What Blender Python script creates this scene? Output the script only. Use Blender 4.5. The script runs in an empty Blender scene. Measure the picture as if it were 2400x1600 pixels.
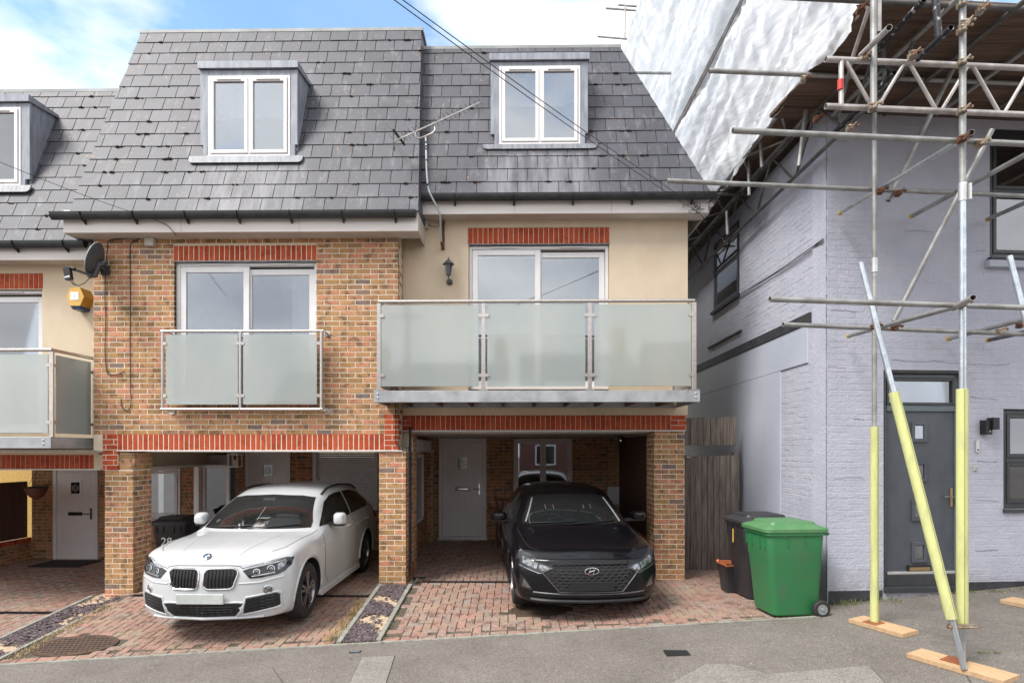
import bpy, bmesh, math, random
import numpy as np
from mathutils import Vector, Matrix, noise
from mathutils.bvhtree import BVHTree
from mathutils.geometry import delaunay_2d_cdt

random.seed(7)
R = math.radians
scene = bpy.context.scene
col = scene.collection

# ------------------------------------------------------------------ camera
FPX = 1333.0; XP = 1192.0; YH = 1056.0; CZ = 2.1; YAW = R(0.8)
cam_d = bpy.data.cameras.new('camera'); cam = bpy.data.objects.new('camera', cam_d); col.objects.link(cam)
cam.location = (0, 0, CZ); cam.rotation_euler = (R(90), 0, YAW)
cam_d.sensor_width = 36.0; cam_d.lens = FPX / 2400 * 36
cam_d.shift_x = (1200 - XP) / 2400; cam_d.shift_y = (YH - 800) / 2400
cam_d.clip_start = 0.05; cam_d.clip_end = 2000
scene.camera = cam
_s, _c = math.sin(YAW), math.cos(YAW)
def at(px, py, Y):
    """point of the photograph seen at depth Y (metres) from the camera position"""
    a = (px - XP) / FPX; b = (YH - py) / FPX
    dx = -_s + _c * a; dy = _c + _s * a
    t = Y / dy
    return Vector((dx * t, Y, b * t + CZ))

# ------------------------------------------------------------------ world, sun
w = bpy.data.worlds.new('World'); scene.world = w; w.use_nodes = True
nt = w.node_tree; nt.nodes.clear()
SUN_EL, SUN_AZ = R(52), R(232)     # azimuth clockwise from +Y
out = nt.nodes.new('ShaderNodeOutputWorld')
sky = nt.nodes.new('ShaderNodeTexSky'); sky.sky_type = 'NISHITA'; sky.sun_disc = False
sky.sun_elevation = SUN_EL; sky.sun_rotation = SUN_AZ
sky.air_density = 1.0; sky.dust_density = 0.4; sky.ozone_density = 1.6
bg1 = nt.nodes.new('ShaderNodeBackground'); bg1.inputs[1].default_value = 0.15
hs = nt.nodes.new('ShaderNodeHueSaturation'); hs.inputs['Saturation'].default_value = 1.15; hs.inputs['Hue'].default_value = 0.49; hs.inputs['Value'].default_value = 1.25
nt.links.new(sky.outputs[0], hs.inputs['Color']); nt.links.new(hs.outputs[0], bg1.inputs[0])
tc = nt.nodes.new('ShaderNodeTexCoord')
mp = nt.nodes.new('ShaderNodeMapping'); mp.inputs['Scale'].default_value = (1.5, 1.5, 3.2); mp.inputs['Location'].default_value = (0.35, 0.1, 0.25)
n1 = nt.nodes.new('ShaderNodeTexNoise'); n1.inputs['Scale'].default_value = 1.7; n1.inputs['Detail'].default_value = 9; n1.inputs['Roughness'].default_value = 0.5
cr = nt.nodes.new('ShaderNodeValToRGB'); cr.color_ramp.elements[0].position = 0.42; cr.color_ramp.elements[1].position = 0.54; cr.color_ramp.elements[0].color = (0.12, 0.12, 0.12, 1)
bg2 = nt.nodes.new('ShaderNodeBackground')
n2 = nt.nodes.new('ShaderNodeTexNoise'); n2.inputs['Scale'].default_value = 2.2; n2.inputs['Detail'].default_value = 5
cr2 = nt.nodes.new('ShaderNodeValToRGB')
cr2.color_ramp.elements[0].position = 0.32; cr2.color_ramp.elements[0].color = (0.60, 0.63, 0.68, 1)
cr2.color_ramp.elements[1].position = 0.6; cr2.color_ramp.elements[1].color = (1.0, 1.0, 1.0, 1)
bg2.inputs[1].default_value = 1.0
mx = nt.nodes.new('ShaderNodeMixShader')
L = nt.links.new
L(tc.outputs['Generated'], mp.inputs[0]); L(mp.outputs[0], n1.inputs[0])
sx = nt.nodes.new('ShaderNodeSeparateXYZ'); L(tc.outputs['Generated'], sx.inputs[0])
mr = nt.nodes.new('ShaderNodeMapRange'); mr.inputs[1].default_value = 0.35; mr.inputs[2].default_value = -0.6; mr.inputs[3].default_value = 0.0; mr.inputs[4].default_value = 0.13; L(sx.outputs['Y'], mr.inputs[0])
ad = nt.nodes.new('ShaderNodeMath'); ad.operation = 'ADD'; L(n1.outputs[0], ad.inputs[0]); L(mr.outputs[0], ad.inputs[1]); L(ad.outputs[0], cr.inputs[0])
L(mp.outputs[0], n2.inputs[0]); L(n2.outputs[0], cr2.inputs[0]); L(cr2.outputs[0], bg2.inputs[0])
L(cr.outputs[0], mx.inputs[0]); L(bg1.outputs[0], mx.inputs[1]); L(bg2.outputs[0], mx.inputs[2]); L(mx.outputs[0], out.inputs[0])

sd = bpy.data.lights.new('sun', 'SUN'); sd.energy = 2.6; sd.angle = R(22); sd.color = (1.0, 0.96, 0.9)
sun = bpy.data.objects.new('sun', sd); col.objects.link(sun)
_d = Vector((math.sin(SUN_AZ) * math.cos(SUN_EL), math.cos(SUN_AZ) * math.cos(SUN_EL), math.sin(SUN_EL)))
sun.rotation_euler = (-_d).to_track_quat('-Z', 'Y').to_euler(); sun.location = (0, -5, 20)

vs = scene.view_settings
scene.display_settings.display_device = 'sRGB'
vs.view_transform = 'Standard'; vs.look = 'None'; vs.exposure = 0.82; vs.gamma = 1.0; vs.use_curve_mapping = False
scene.cycles.use_denoising = True
scene.cycles.max_bounces = 7; scene.cycles.diffuse_bounces = 4; scene.cycles.transmission_bounces = 6; scene.cycles.transparent_max_bounces = 8
scene.cycles.caustics_reflective = False; scene.cycles.caustics_refractive = False
scene.cycles.sample_clamp_indirect = 4.0

# ------------------------------------------------------------------ materials
MT = {}
def nodes_of(name):
    m = bpy.data.materials.new(name); m.use_nodes = True
    t = m.node_tree; b = t.nodes['Principled BSDF']
    return m, t, b
def nd(t, typ, **kw):
    n = t.nodes.new(typ)
    for k, v in kw.items():
        if k.startswith('i_'):
            key = k[2:]
            n.inputs[int(key) if key.isdigit() else key.replace('_', ' ')].default_value = v
        else: setattr(n, k, v)
    return n
def c4(c): return (c[0], c[1], c[2], 1.0)
def pos(t, scale=(1, 1, 1)):
    g = nd(t, 'ShaderNodeNewGeometry'); m = nd(t, 'ShaderNodeMapping'); m.inputs['Scale'].default_value = scale
    t.links.new(g.outputs['Position'], m.inputs[0]); return m.outputs[0]
def noise_n(t, vec, scale, detail=4, rough=0.55):
    n = nd(t, 'ShaderNodeTexNoise'); n.inputs['Scale'].default_value = scale; n.inputs['Detail'].default_value = detail; n.inputs['Roughness'].default_value = rough
    t.links.new(vec, n.inputs[0]); return n.outputs[0]
def ramp(t, fac, pts):
    r = nd(t, 'ShaderNodeValToRGB'); e = r.color_ramp.elements
    while len(e) < len(pts): e.new(0.5)
    for i, (p, c) in enumerate(pts):
        e[i].position = p; e[i].color = c4(c) if not isinstance(c, (int, float)) else (c, c, c, 1)
    t.links.new(fac, r.inputs[0]); return r.outputs[0]
def mix(t, fac, a, b, mode='MIX'):
    n = nd(t, 'ShaderNodeMix', data_type='RGBA', blend_type=mode)
    for i, v in ((0, fac), (6, a), (7, b)):
        if isinstance(v, (int, float)): n.inputs[i].default_value = v if i == 0 else (v, v, v, 1)
        elif isinstance(v, tuple): n.inputs[i].default_value = c4(v)
        else: t.links.new(v, n.inputs[i])
    return n.outputs[2]
def bumpn(t, b, h, strength=0.3, dist=0.01):
    n = nd(t, 'ShaderNodeBump'); n.inputs['Strength'].default_value = strength; n.inputs['Distance'].default_value = dist
    t.links.new(h, n.inputs['Height']); t.links.new(n.outputs[0], b.inputs['Normal'])
def rnd(t):
    o = nd(t, 'ShaderNodeObjectInfo'); g = nd(t, 'ShaderNodeNewGeometry')
    a = nd(t, 'ShaderNodeMath', operation='ADD'); f = nd(t, 'ShaderNodeMath', operation='FRACT')
    t.links.new(o.outputs['Random'], a.inputs[0]); t.links.new(g.outputs['Random Per Island'], a.inputs[1]); t.links.new(a.outputs[0], f.inputs[0])
    return f.outputs[0]
def M(name, c, rough=0.6, metal=0.0, c2=None, scale=6, stretch=(1, 1, 1), bump=0.0, bscale=80, spec=0.5, coat=0.0, lo=0.35, hi=0.65, grit=0.0, isl=0.0, rr=0.0):
    m, t, b = nodes_of(name)
    b.inputs['Base Color'].default_value = c4(c); b.inputs['Roughness'].default_value = rough; b.inputs['Metallic'].default_value = metal
    b.inputs['Specular IOR Level'].default_value = spec; b.inputs['Coat Weight'].default_value = coat; b.inputs['Coat Roughness'].default_value = 0.03
    colr = None
    if c2 is None: c2 = tuple(x * 0.8 for x in c)
    v = pos(t, stretch)
    f = noise_n(t, v, scale, 6, 0.6)
    colr = mix(t, ramp(t, f, [(lo, 0.0), (hi, 1.0)]), c, c2)
    if grit:
        g = noise_n(t, v, 220, 2)
        colr = mix(t, grit, colr, ramp(t, g, [(0.35, 0.25), (0.65, 1.0)]), 'MULTIPLY')
    if isl:
        colr = mix(t, isl, colr, ramp(t, rnd(t), [(0.0, 0.35), (1.0, 1.0)]), 'MULTIPLY')
    t.links.new(colr, b.inputs['Base Color'])
    if rr:
        t.links.new(ramp(t, f, [(0.3, max(0, rough - rr)), (0.7, min(1, rough + rr))]), b.inputs['Roughness'])
    if bump: bumpn(t, b, noise_n(t, v, bscale, 5, 0.6), bump, 0.01)
    MT[name] = m; return m

def brick_mat(name, cols, dark, speck=0.8, b2=0.5):
    m, t, b = nodes_of(name)
    v = pos(t)
    r = rnd(t)
    base = ramp(t, r, cols)
    big = noise_n(t, v, 9, 4)
    base = mix(t, ramp(t, big, [(0.51, 0.0), (0.64, 0.78)]), base, dark)
    mid = noise_n(t, v, 22, 3); base = mix(t, ramp(t, mid, [(0.5, 0.0), (0.75, 0.6)]), base, tuple(min(1, x*1.9+.38) for x in dark), 'SOFT_LIGHT')
    sp = noise_n(t, v, 60, 3)
    base = mix(t, ramp(t, sp, [(0.585, 0.0), (0.65, speck)]), base, tuple(x * 0.35 for x in dark))
    fine = noise_n(t, v, 260, 2)
    base = mix(t, 0.45, base, ramp(t, fine, [(0.3, 0.68), (0.7, 1.08)]), 'MULTIPLY')
    t.links.new(base, b.inputs['Base Color']); b.inputs['Roughness'].default_value = 0.88; b.inputs['Specular IOR Level'].default_value = 0.25
    bumpn(t, b, noise_n(t, v, 120, 5, 0.7), b2, 0.006)
    MT[name] = m; return m
brick_mat('yellow_brick', [(0.0, (0.42, 0.245, 0.105)), (0.18, (0.52, 0.30, 0.15)), (0.36, (0.34, 0.205, 0.095)), (0.52, (0.58, 0.29, 0.17)), (0.66, (0.47, 0.27, 0.13)), (0.80, (0.60, 0.26, 0.165)), (0.93, (0.36, 0.21, 0.12)), (1.0, (0.20, 0.17, 0.165))], (0.15, 0.098, 0.06))
brick_mat('red_brick', [(0.0, (0.43, 0.075, 0.030)), (0.5, (0.50, 0.105, 0.045)), (1.0, (0.38, 0.06, 0.03))], (0.27, 0.05, 0.025), 0.35, 0.35)
brick_mat('paver', [(0.0, (0.34, 0.20, 0.155)), (0.25, (0.31, 0.205, 0.17)), (0.5, (0.40, 0.225, 0.175)), (0.72, (0.30, 0.24, 0.20)), (0.88, (0.35, 0.20, 0.16)), (1.0, (0.30, 0.265, 0.235))], (0.15, 0.10, 0.08), 0.6, 0.8)
# lichen, sand and moss over the pavers (blotches with their own shape)
t = MT['paver'].node_tree; b = t.nodes['Principled BSDF']; src = b.inputs['Base Color'].links[0].from_socket
v = pos(t); big = noise_n(t, v, 1.1, 4); f2 = noise_n(t, v, 38, 3); 
k = nd(t, 'ShaderNodeMath', operation='MULTIPLY'); t.links.new(ramp(t, big, [(0.42, 0.15), (0.6, 1.0)]), k.inputs[0]); t.links.new(ramp(t, f2, [(0.56, 0.0), (0.64, 0.8)]), k.inputs[1])
s2 = mix(t, k.outputs[0], src, (0.46, 0.43, 0.39))
f3 = noise_n(t, v, 2.3, 5, 0.7)
s3 = mix(t, ramp(t, f3, [(0.52, 0.0), (0.66, 0.55)]), s2, (0.34, 0.28, 0.20))
t.links.new(s3, b.inputs['Base Color'])

def slate_mat():
    m, t, b = nodes_of('slate')
    v = pos(t); r = rnd(t)
    base = ramp(t, r, [(0.0, (0.058, 0.059, 0.074)), (0.35, (0.077, 0.078, 0.097)), (0.7, (0.068, 0.069, 0.086)), (1.0, (0.092, 0.093, 0.112))])
    dk = noise_n(t, v, 3.2, 6, 0.7)
    base = mix(t, ramp(t, dk, [(0.52, 0.0), (0.75, 0.7)]), base, (0.045, 0.043, 0.046))
    st = noise_n(t, pos(t, (9, 9, 0.7)), 1.0, 5, 0.6)
    base = mix(t, ramp(t, st, [(0.56, 0.0), (0.72, 0.55)]), base, (0.20, 0.20, 0.215))
    sp = noise_n(t, v, 19, 4, 0.6); big = noise_n(t, v, 1.4, 3)
    k = nd(t, 'ShaderNodeMath', operation='MULTIPLY'); t.links.new(ramp(t, sp, [(0.65, 0.0), (0.672, 1.0)]), k.inputs[0]); t.links.new(ramp(t, big, [(0.42, 0.0), (0.55, 0.9)]), k.inputs[1])
    base = mix(t, k.outputs[0], base, (0.38, 0.185, 0.05))
    gg = nd(t, 'ShaderNodeNewGeometry'); sp3 = nd(t, 'ShaderNodeSeparateXYZ'); t.links.new(gg.outputs['Position'], sp3.inputs[0])
    stn = noise_n(t, pos(t, (6, 2, .45)), 1.3, 5, .6)
    for (xc_, zs_) in ((at(582, 400, 8.15).x, at(582, 388, 8.15).z), (at(1265, 400, 8.5).x, at(1265, 356, 8.5).z)):
        def mth(op, a, b_):
            n = nd(t, 'ShaderNodeMath', operation=op)
            for i, q in enumerate((a, b_)):
                if isinstance(q, (int, float)): n.inputs[i].default_value = q
                else: t.links.new(q, n.inputs[i])
            return n.outputs[0]
        dx = mth('ABSOLUTE', mth('SUBTRACT', sp3.outputs[0], xc_), 0); mxk = ramp(t, dx, [(.55, 1.0), (.95, 0.0)]); dz = mth('SUBTRACT', zs_, sp3.outputs[2]); mzk = ramp(t, dz, [(0.0, 0.0), (.06, 1.0)])
        mk = mth('MULTIPLY', mth('MULTIPLY', mxk, mzk), ramp(t, stn, [(.38, .15), (.62, .85)]))
        base = mix(t, mk, base, (0.215, 0.215, 0.24))
    t.links.new(base, b.inputs['Base Color']); b.inputs['Roughness'].default_value = 0.55; b.inputs['Specular IOR Level'].default_value = 0.45
    bumpn(t, b, noise_n(t, v, 45, 6, 0.7), 0.35, 0.006)
    MT['slate'] = m
slate_mat()
def asphalt_mat(name, c, c2, white=0.35):
    m, t, b = nodes_of(name)
    v = pos(t)
    base = mix(t, ramp(t, noise_n(t, v, 1.3, 6, 0.65), [(0.35, 0.0), (0.65, 1.0)]), c, c2)
    gr = nd(t, 'ShaderNodeTexVoronoi'); gr.inputs['Scale'].default_value = 130; t.links.new(v, gr.inputs[0])
    base = mix(t, 0.75, base, ramp(t, gr.outputs['Color'], [(0.1, 0.45), (0.9, 1.25)]), 'MULTIPLY')
    base = mix(t, ramp(t, noise_n(t, v, 90, 3, 0.5), [(0.64, 0.0), (0.70, white)]), base, (0.50, 0.48, 0.44))
    base = mix(t, 0.55, base, ramp(t, noise_n(t, v, 32, 4, 0.7), [(0.3, 0.6), (0.7, 1.25)]), 'MULTIPLY')
    base = mix(t, ramp(t, noise_n(t, v, 4.5, 5, 0.7), [(0.58, 0.0), (0.72, 0.5)]), base, (0.10, 0.088, 0.078))
    base = mix(t, ramp(t, noise_n(t, v, 0.8, 7, 0.7), [(0.56, 0.0), (0.68, 0.35)]), base, (0.06, 0.052, 0.047))
    t.links.new(base, b.inputs['Base Color']); b.inputs['Roughness'].default_value = 0.9; b.inputs['Specular IOR Level'].default_value = 0.3
    bumpn(t, b, gr.outputs['Distance'], 0.6, 0.006)
    MT[name] = m
asphalt_mat('asphalt', (0.185, 0.165, 0.148), (0.235, 0.212, 0.190))
asphalt_mat('asphalt_light', (0.26, 0.24, 0.215), (0.30, 0.278, 0.25), 0.6)
M('slate_edge', (0.022, 0.020, 0.020), 0.9)  # near-black rim: edge dirt, with the shadow line between slates painted in
M('room_hall', (0.2, 0.2, 0.2), 0.9)
M('mortar', (0.74, 0.64, 0.50), 0.95, c2=(0.62, 0.53, 0.41), scale=7, bump=0.3, spec=0.2)
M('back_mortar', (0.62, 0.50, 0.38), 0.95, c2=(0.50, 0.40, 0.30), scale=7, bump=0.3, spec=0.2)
M('joint_sand', (0.15, 0.125, 0.10), 0.95, c2=(0.06, 0.055, 0.04), scale=20, spec=0.2)
M('render_cream', (0.78, 0.655, 0.495), 0.9, c2=(0.72, 0.59, 0.43), scale=2.2, bump=0.35, bscale=190, spec=0.2, grit=0.25)
M('render_grey', (0.50, 0.43, 0.345), 0.9, bump=0.3, bscale=190, spec=0.2)
M('upvc', (0.80, 0.79, 0.80), 0.28, c2=(0.74, 0.72, 0.72), scale=3)
M('upvc_dull', (0.78, 0.76, 0.78), 0.4, c2=(0.70, 0.67, 0.68), scale=3)
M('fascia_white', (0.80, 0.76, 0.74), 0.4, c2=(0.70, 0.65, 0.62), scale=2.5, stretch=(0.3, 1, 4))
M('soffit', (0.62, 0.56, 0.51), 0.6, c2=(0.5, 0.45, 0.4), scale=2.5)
M('gutter_black', (0.016, 0.018, 0.021), 0.38, c2=(0.03, 0.03, 0.034), scale=9, rr=0.1)
M('lead_apron', (0.15, 0.16, 0.185), 0.55, 0.1, c2=(0.26, 0.27, 0.30), scale=4, stretch=(6, 1, 1))
M('lead', (0.21, 0.225, 0.265), 0.5, 0.2, c2=(0.33, 0.35, 0.39), scale=5, stretch=(3, 3, 0.6), bump=0.15, bscale=20)
M('ridge_metal', (0.33, 0.345, 0.34), 0.5, 0.3, c2=(0.22, 0.23, 0.23), scale=2)
M('galv', (0.34, 0.355, 0.375), 0.48, 0.6, c2=(0.46, 0.48, 0.50), scale=5, bump=0.1, bscale=60, rr=0.12)
M('galv_rust', (0.36, 0.25, 0.17), 0.7, 0.2, c2=(0.30, 0.13, 0.06), scale=14)
M('stainless', (0.62, 0.58, 0.55), 0.28, 0.85, c2=(0.50, 0.46, 0.43), scale=30, stretch=(1, 1, 1))
M('tube', (0.40, 0.405, 0.40), 0.5, 0.45, c2=(0.24, 0.235, 0.225), scale=5, stretch=(1, 1, 1), bump=0.2, bscale=50, rr=0.12)
M('tube_new', (0.60, 0.64, 0.67), 0.3, 0.8, c2=(0.42, 0.46, 0.50), scale=9, rr=0.1)
M('tube_dark', (0.17, 0.165, 0.16), 0.55, 0.4, c2=(0.08, 0.078, 0.075), scale=7, bump=0.2, bscale=50)
M('tube_black', (0.02, 0.02, 0.024), 0.5, 0.1, c2=(0.42, 0.42, 0.43), scale=22, lo=0.58, hi=0.63)
M('alu', (0.56, 0.52, 0.50), 0.42, 0.6, c2=(0.36, 0.33, 0.315), scale=8, rr=0.1)
M('clamp_metal', (0.46, 0.42, 0.34), 0.42, 0.7, c2=(0.25, 0.13, 0.07), scale=12)
M('clamp_rust', (0.20, 0.085, 0.045), 0.7, 0.3, c2=(0.10, 0.05, 0.035), scale=18)
M('foam', (0.56, 0.58, 0.25), 0.75, c2=(0.40, 0.41, 0.20), scale=5, stretch=(3, 3, .8), lo=.45, hi=.8, bump=0.4, bscale=18)
M('foam_slit', (0.25, 0.24, 0.11), 0.9)
M('yellow_cap', (0.62, 0.42, 0.04), 0.6)
M('board', (0.20, 0.125, 0.085), 0.85, c2=(0.10, 0.06, 0.045), scale=3, stretch=(0.6, 12, 1), bump=0.3, bscale=20, isl=0.6)
M('new_timber', (0.56, 0.38, 0.22), 0.75, c2=(0.45, 0.29, 0.16), scale=3, stretch=(22, 1.5, 4), bump=0.2, bscale=30)
M('rust_plate', (0.36, 0.12, 0.045), 0.7, 0.2, c2=(0.24, 0.08, 0.035), scale=25)
M('blue_paint', (0.42, 0.435, 0.52), 0.62, c2=(0.47, 0.48, 0.56), scale=3.5, bump=0.9, bscale=26, spec=0.35)
M('blue_smooth', (0.415, 0.45, 0.54), 0.55, c2=(0.455, 0.49, 0.57), scale=1.8, bump=0.25, bscale=9)
M('black_paint', (0.022, 0.023, 0.028), 0.6, c2=(0.045, 0.045, 0.05), scale=8, bump=0.6, bscale=30)
M('charcoal', (0.055, 0.063, 0.078), 0.42, c2=(0.075, 0.085, 0.10), scale=5, stretch=(1, 1, 0.5))
M('charcoal_frame', (0.028, 0.031, 0.036), 0.35, c2=(0.045, 0.05, 0.055), scale=5)
M('door_frame_grey', (0.115, 0.145, 0.16), 0.4)
M('fence_grey', (0.31, 0.26, 0.225), 0.85, c2=(0.13, 0.10, 0.085), scale=2.4, stretch=(16, 6, 1.0), bump=0.5, bscale=14, isl=0.45)
M('fence_brown', (0.13, 0.06, 0.04), 0.8, c2=(0.075, 0.035, 0.025), scale=2.4, stretch=(14, 14, 1), bump=0.3, bscale=14, isl=0.4)
M('door_white', (0.86, 0.85, 0.87), 0.32, c2=(0.80, 0.78, 0.79), scale=2, bump=0.05, bscale=30)
M('concrete_edge', (0.36, 0.36, 0.32), 0.9, c2=(0.24, 0.235, 0.20), scale=9, bump=0.5, bscale=90, grit=0.3)
M('sand', (0.56, 0.43, 0.30), 0.95, c2=(0.36, 0.27, 0.19), scale=12, bump=0.6, bscale=120)
M('chipping', (0.20, 0.155, 0.165), 0.75, c2=(0.13, 0.10, 0.11), scale=12, isl=0.75)
M('iron', (0.085, 0.058, 0.045), 0.7, 0.3, c2=(0.13, 0.08, 0.055), scale=12, bump=0.4, bscale=70)
M('iron_dark', (0.03, 0.03, 0.032), 0.6, 0.2)
M('plastic_grey', (0.25, 0.27, 0.28), 0.6)
M('rubber', (0.018, 0.018, 0.019), 0.78, c2=(0.028, 0.027, 0.026), scale=20)
M('black_plastic', (0.017, 0.018, 0.020), 0.45, c2=(0.026, 0.027, 0.029), scale=8)
M('bin_green', (0.035, 0.195, 0.072), 0.45, c2=(0.065, 0.16, 0.085), scale=5, lo=.5, hi=.8, bump=0.12, bscale=60, rr=.12)
M('bin_green_lid', (0.065, 0.20, 0.075), 0.5, c2=(0.10, 0.22, 0.10), scale=5)
M('bin_black', (0.024, 0.024, 0.028), 0.5, c2=(0.034, 0.033, 0.036), scale=4, bump=0.08)
M('red_tape', (0.65, 0.04, 0.03), 0.5)
M('orange', (0.52, 0.16, 0.06), 0.6)
M('white_paint', (0.8, 0.8, 0.8), 0.5)
M('beige_plastic', (0.52, 0.50, 0.44), 0.5)
M('cable_black', (0.02, 0.018, 0.018), 0.5)
M('dish', (0.075, 0.088, 0.098), 0.45, 0.2)
M('dish_rim', (0.38, 0.45, 0.46), 0.4)
M('alarm_yellow', (0.72, 0.43, 0.10), 0.45)
M('alarm_dark', (0.50, 0.24, 0.02), 0.5)
M('alarm_blue', (0.035, 0.065, 0.13), 0.3)
M('alu_bright', (0.66, 0.66, 0.66), 0.35, 0.7)
M('lantern_metal', (0.06, 0.06, 0.065), 0.5, 0.4, c2=(0.14, 0.14, 0.15), scale=30)
M('moss', (0.045, 0.038, 0.028), 0.95, c2=(0.028, 0.024, 0.02), scale=30)
M('dry_grass', (0.50, 0.35, 0.17), 0.9, c2=(0.40, 0.30, 0.14), scale=5)
M('weed_green', (0.12, 0.17, 0.05), 0.8, c2=(0.20, 0.20, 0.07), scale=9)
M('red_timber', (0.13, 0.045, 0.03), 0.6)
M('room_dark', (0.22, 0.22, 0.23), 0.9)
M('curtain', (0.78, 0.78, 0.78), 0.9, c2=(0.66, 0.66, 0.68), scale=2, stretch=(18, 1, 0.3))
M('blind', (0.62, 0.64, 0.68), 0.7)
M('ceiling_white', (0.80, 0.77, 0.75), 0.7)
M('doormat', (0.03, 0.03, 0.032), 0.95)
M('gold', (0.42, 0.30, 0.16), 0.35, 0.8)
M('chrome', (0.75, 0.76, 0.78), 0.12, 1.0)
M('shutter', (0.66, 0.64, 0.65), 0.45)
M('far_brick', (0.58, 0.40, 0.13), 0.9, c2=(0.45, 0.29, 0.09), scale=20, bump=0.6, bscale=40)
# splash-back grime low on the lilac wall, run-off streaks on the cream render
for nm, fz, c_, sc3_ in (('blue_paint', [(0.30, 0.75), (0.75, 0.0)], (0.24, 0.23, 0.23), (4, 4, 2)), ('render_cream', None, (0.58, 0.48, 0.35), (2.2, 2.2, .8))):
    t = MT[nm].node_tree; b = t.nodes['Principled BSDF']; src = b.inputs['Base Color'].links[0].from_socket
    f_ = ramp(t, noise_n(t, pos(t, sc3_), 1.6, 7, .7), [(.52, 0.0), (.74, .35)])
    if fz:
        g = nd(t, 'ShaderNodeNewGeometry'); q = nd(t, 'ShaderNodeSeparateXYZ'); t.links.new(g.outputs['Position'], q.inputs[0]); k = nd(t, 'ShaderNodeMath', operation='MULTIPLY'); t.links.new(ramp(t, q.outputs[2], fz), k.inputs[0]); t.links.new(ramp(t, noise_n(t, pos(t, sc3_), 2.5, 7, .7), [(.35, 0.2), (.6, 1.0)]), k.inputs[1])
        src = mix(t, k.outputs[0], src, c_); f2_ = ramp(t, noise_n(t, pos(t, (5, 5, .5)), 1.2, 6, .7), [(.55, 0.0), (.75, .35)]); src = mix(t, f2_, src, (0.33, 0.33, 0.35)); t.links.new(src, b.inputs['Base Color'])
    else: t.links.new(mix(t, f_, src, c_), b.inputs['Base Color'])
# glass
def glass_mat(name, tint, refl=0.12, rough=0.02):
    m, t, b = nodes_of(name)
    o = t.nodes['Material Output']; t.nodes.remove(b)
    tr = nd(t, 'ShaderNodeBsdfTransparent'); tr.inputs[0].default_value = c4(tint)
    gl = nd(t, 'ShaderNodeBsdfGlossy'); gl.inputs['Color'].default_value = (0.92, 0.95, 1.0, 1); gl.inputs['Roughness'].default_value = rough
    fr = nd(t, 'ShaderNodeFresnel'); fr.inputs[0].default_value = 1.5
    mm = nd(t, 'ShaderNodeMath', operation='ADD'); mm.inputs[1].default_value = refl; t.links.new(fr.outputs[0], mm.inputs[0])
    ms = nd(t, 'ShaderNodeMixShader'); t.links.new(mm.outputs[0], ms.inputs[0]); t.links.new(tr.outputs[0], ms.inputs[1]); t.links.new(gl.outputs[0], ms.inputs[2])
    t.links.new(ms.outputs[0], o.inputs[0]); MT[name] = m
glass_mat('glass', (0.80, 0.83, 0.86), 0.20)
glass_mat('glass_dark', (0.35, 0.38, 0.42), 0.14)
def frosted():
    m, t, b = nodes_of('frosted_glass')
    o = t.nodes['Material Output']; t.nodes.remove(b)
    v = pos(t)
    rf = nd(t, 'ShaderNodeBsdfRefraction'); rf.inputs['Color'].default_value = (0.88, 0.94, 0.93, 1); rf.inputs['Roughness'].default_value = 0.22; rf.inputs['IOR'].default_value = 1.06
    tl = nd(t, 'ShaderNodeBsdfTranslucent'); tl.inputs[0].default_value = (0.92, 0.955, 0.94, 1)
    df = nd(t, 'ShaderNodeBsdfDiffuse'); t.links.new(mix(t, ramp(t, noise_n(t, pos(t, (1, 1, .5)), 1.6, 6, .6), [(.35, 0.0), (.65, 1.0)]), (0.89, 0.945, 0.915), (0.74, 0.835, 0.825)), df.inputs[0])
    m1 = nd(t, 'ShaderNodeMixShader'); m1.inputs[0].default_value = 0.5; t.links.new(tl.outputs[0], m1.inputs[1]); t.links.new(df.outputs[0], m1.inputs[2])
    m2 = nd(t, 'ShaderNodeMixShader'); m2.inputs[0].default_value = 0.64; t.links.new(rf.outputs[0], m2.inputs[1]); t.links.new(m1.outputs[0], m2.inputs[2])
    gl = nd(t, 'ShaderNodeBsdfGlossy'); gl.inputs['Roughness'].default_value = 0.06
    fr = nd(t, 'ShaderNodeFresnel'); fr.inputs[0].default_value = 1.5
    mm = nd(t, 'ShaderNodeMath', operation='ADD'); mm.inputs[1].default_value = 0.06; t.links.new(fr.outputs[0], mm.inputs[0])
    m3 = nd(t, 'ShaderNodeMixShader'); t.links.new(mm.outputs[0], m3.inputs[0]); t.links.new(m2.outputs[0], m3.inputs[1]); t.links.new(gl.outputs[0], m3.inputs[2])
    t.links.new(m3.outputs[0], o.inputs[0]); MT['frosted_glass'] = m
frosted()
def car_paint(name, c, rough, coat, c2=None):
    m, t, b = nodes_of(name)
    b.inputs['Roughness'].default_value = rough; b.inputs['Coat Weight'].default_value = coat; b.inputs['Coat Roughness'].default_value = 0.04
    if c[0] < .1: b.inputs['Specular IOR Level'].default_value = 0.15
    v = pos(t); g = nd(t, 'ShaderNodeNewGeometry')
    dirt = noise_n(t, v, 3, 6, 0.7)
    cc = mix(t, ramp(t, dirt, [(0.5, 0.0), (0.8, 0.35)]), c, c2 or tuple(x * 0.75 for x in c))
    t.links.new(cc, b.inputs['Base Color']); MT[name] = m
car_paint('white_car_paint', (0.53, 0.545, 0.565), 0.35, 1.0)
car_paint('black_car_paint', (0.003, 0.003, 0.005), 0.3, 0.6, (0.006, 0.0055, 0.006))
M('car_glass', (0.012, 0.014, 0.015), 0.04, spec=0.7)
M('car_trim', (0.012, 0.012, 0.013), 0.45)
M('lamp_dark', (0.035, 0.037, 0.04), 0.15, 0.4, spec=0.8)
M('lamp_glass', (0.42, 0.43, 0.45), 0.08, 0.7, c2=(0.08, 0.08, 0.09), scale=22)
M('amber', (0.45, 0.16, 0.05), 0.2)
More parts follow.
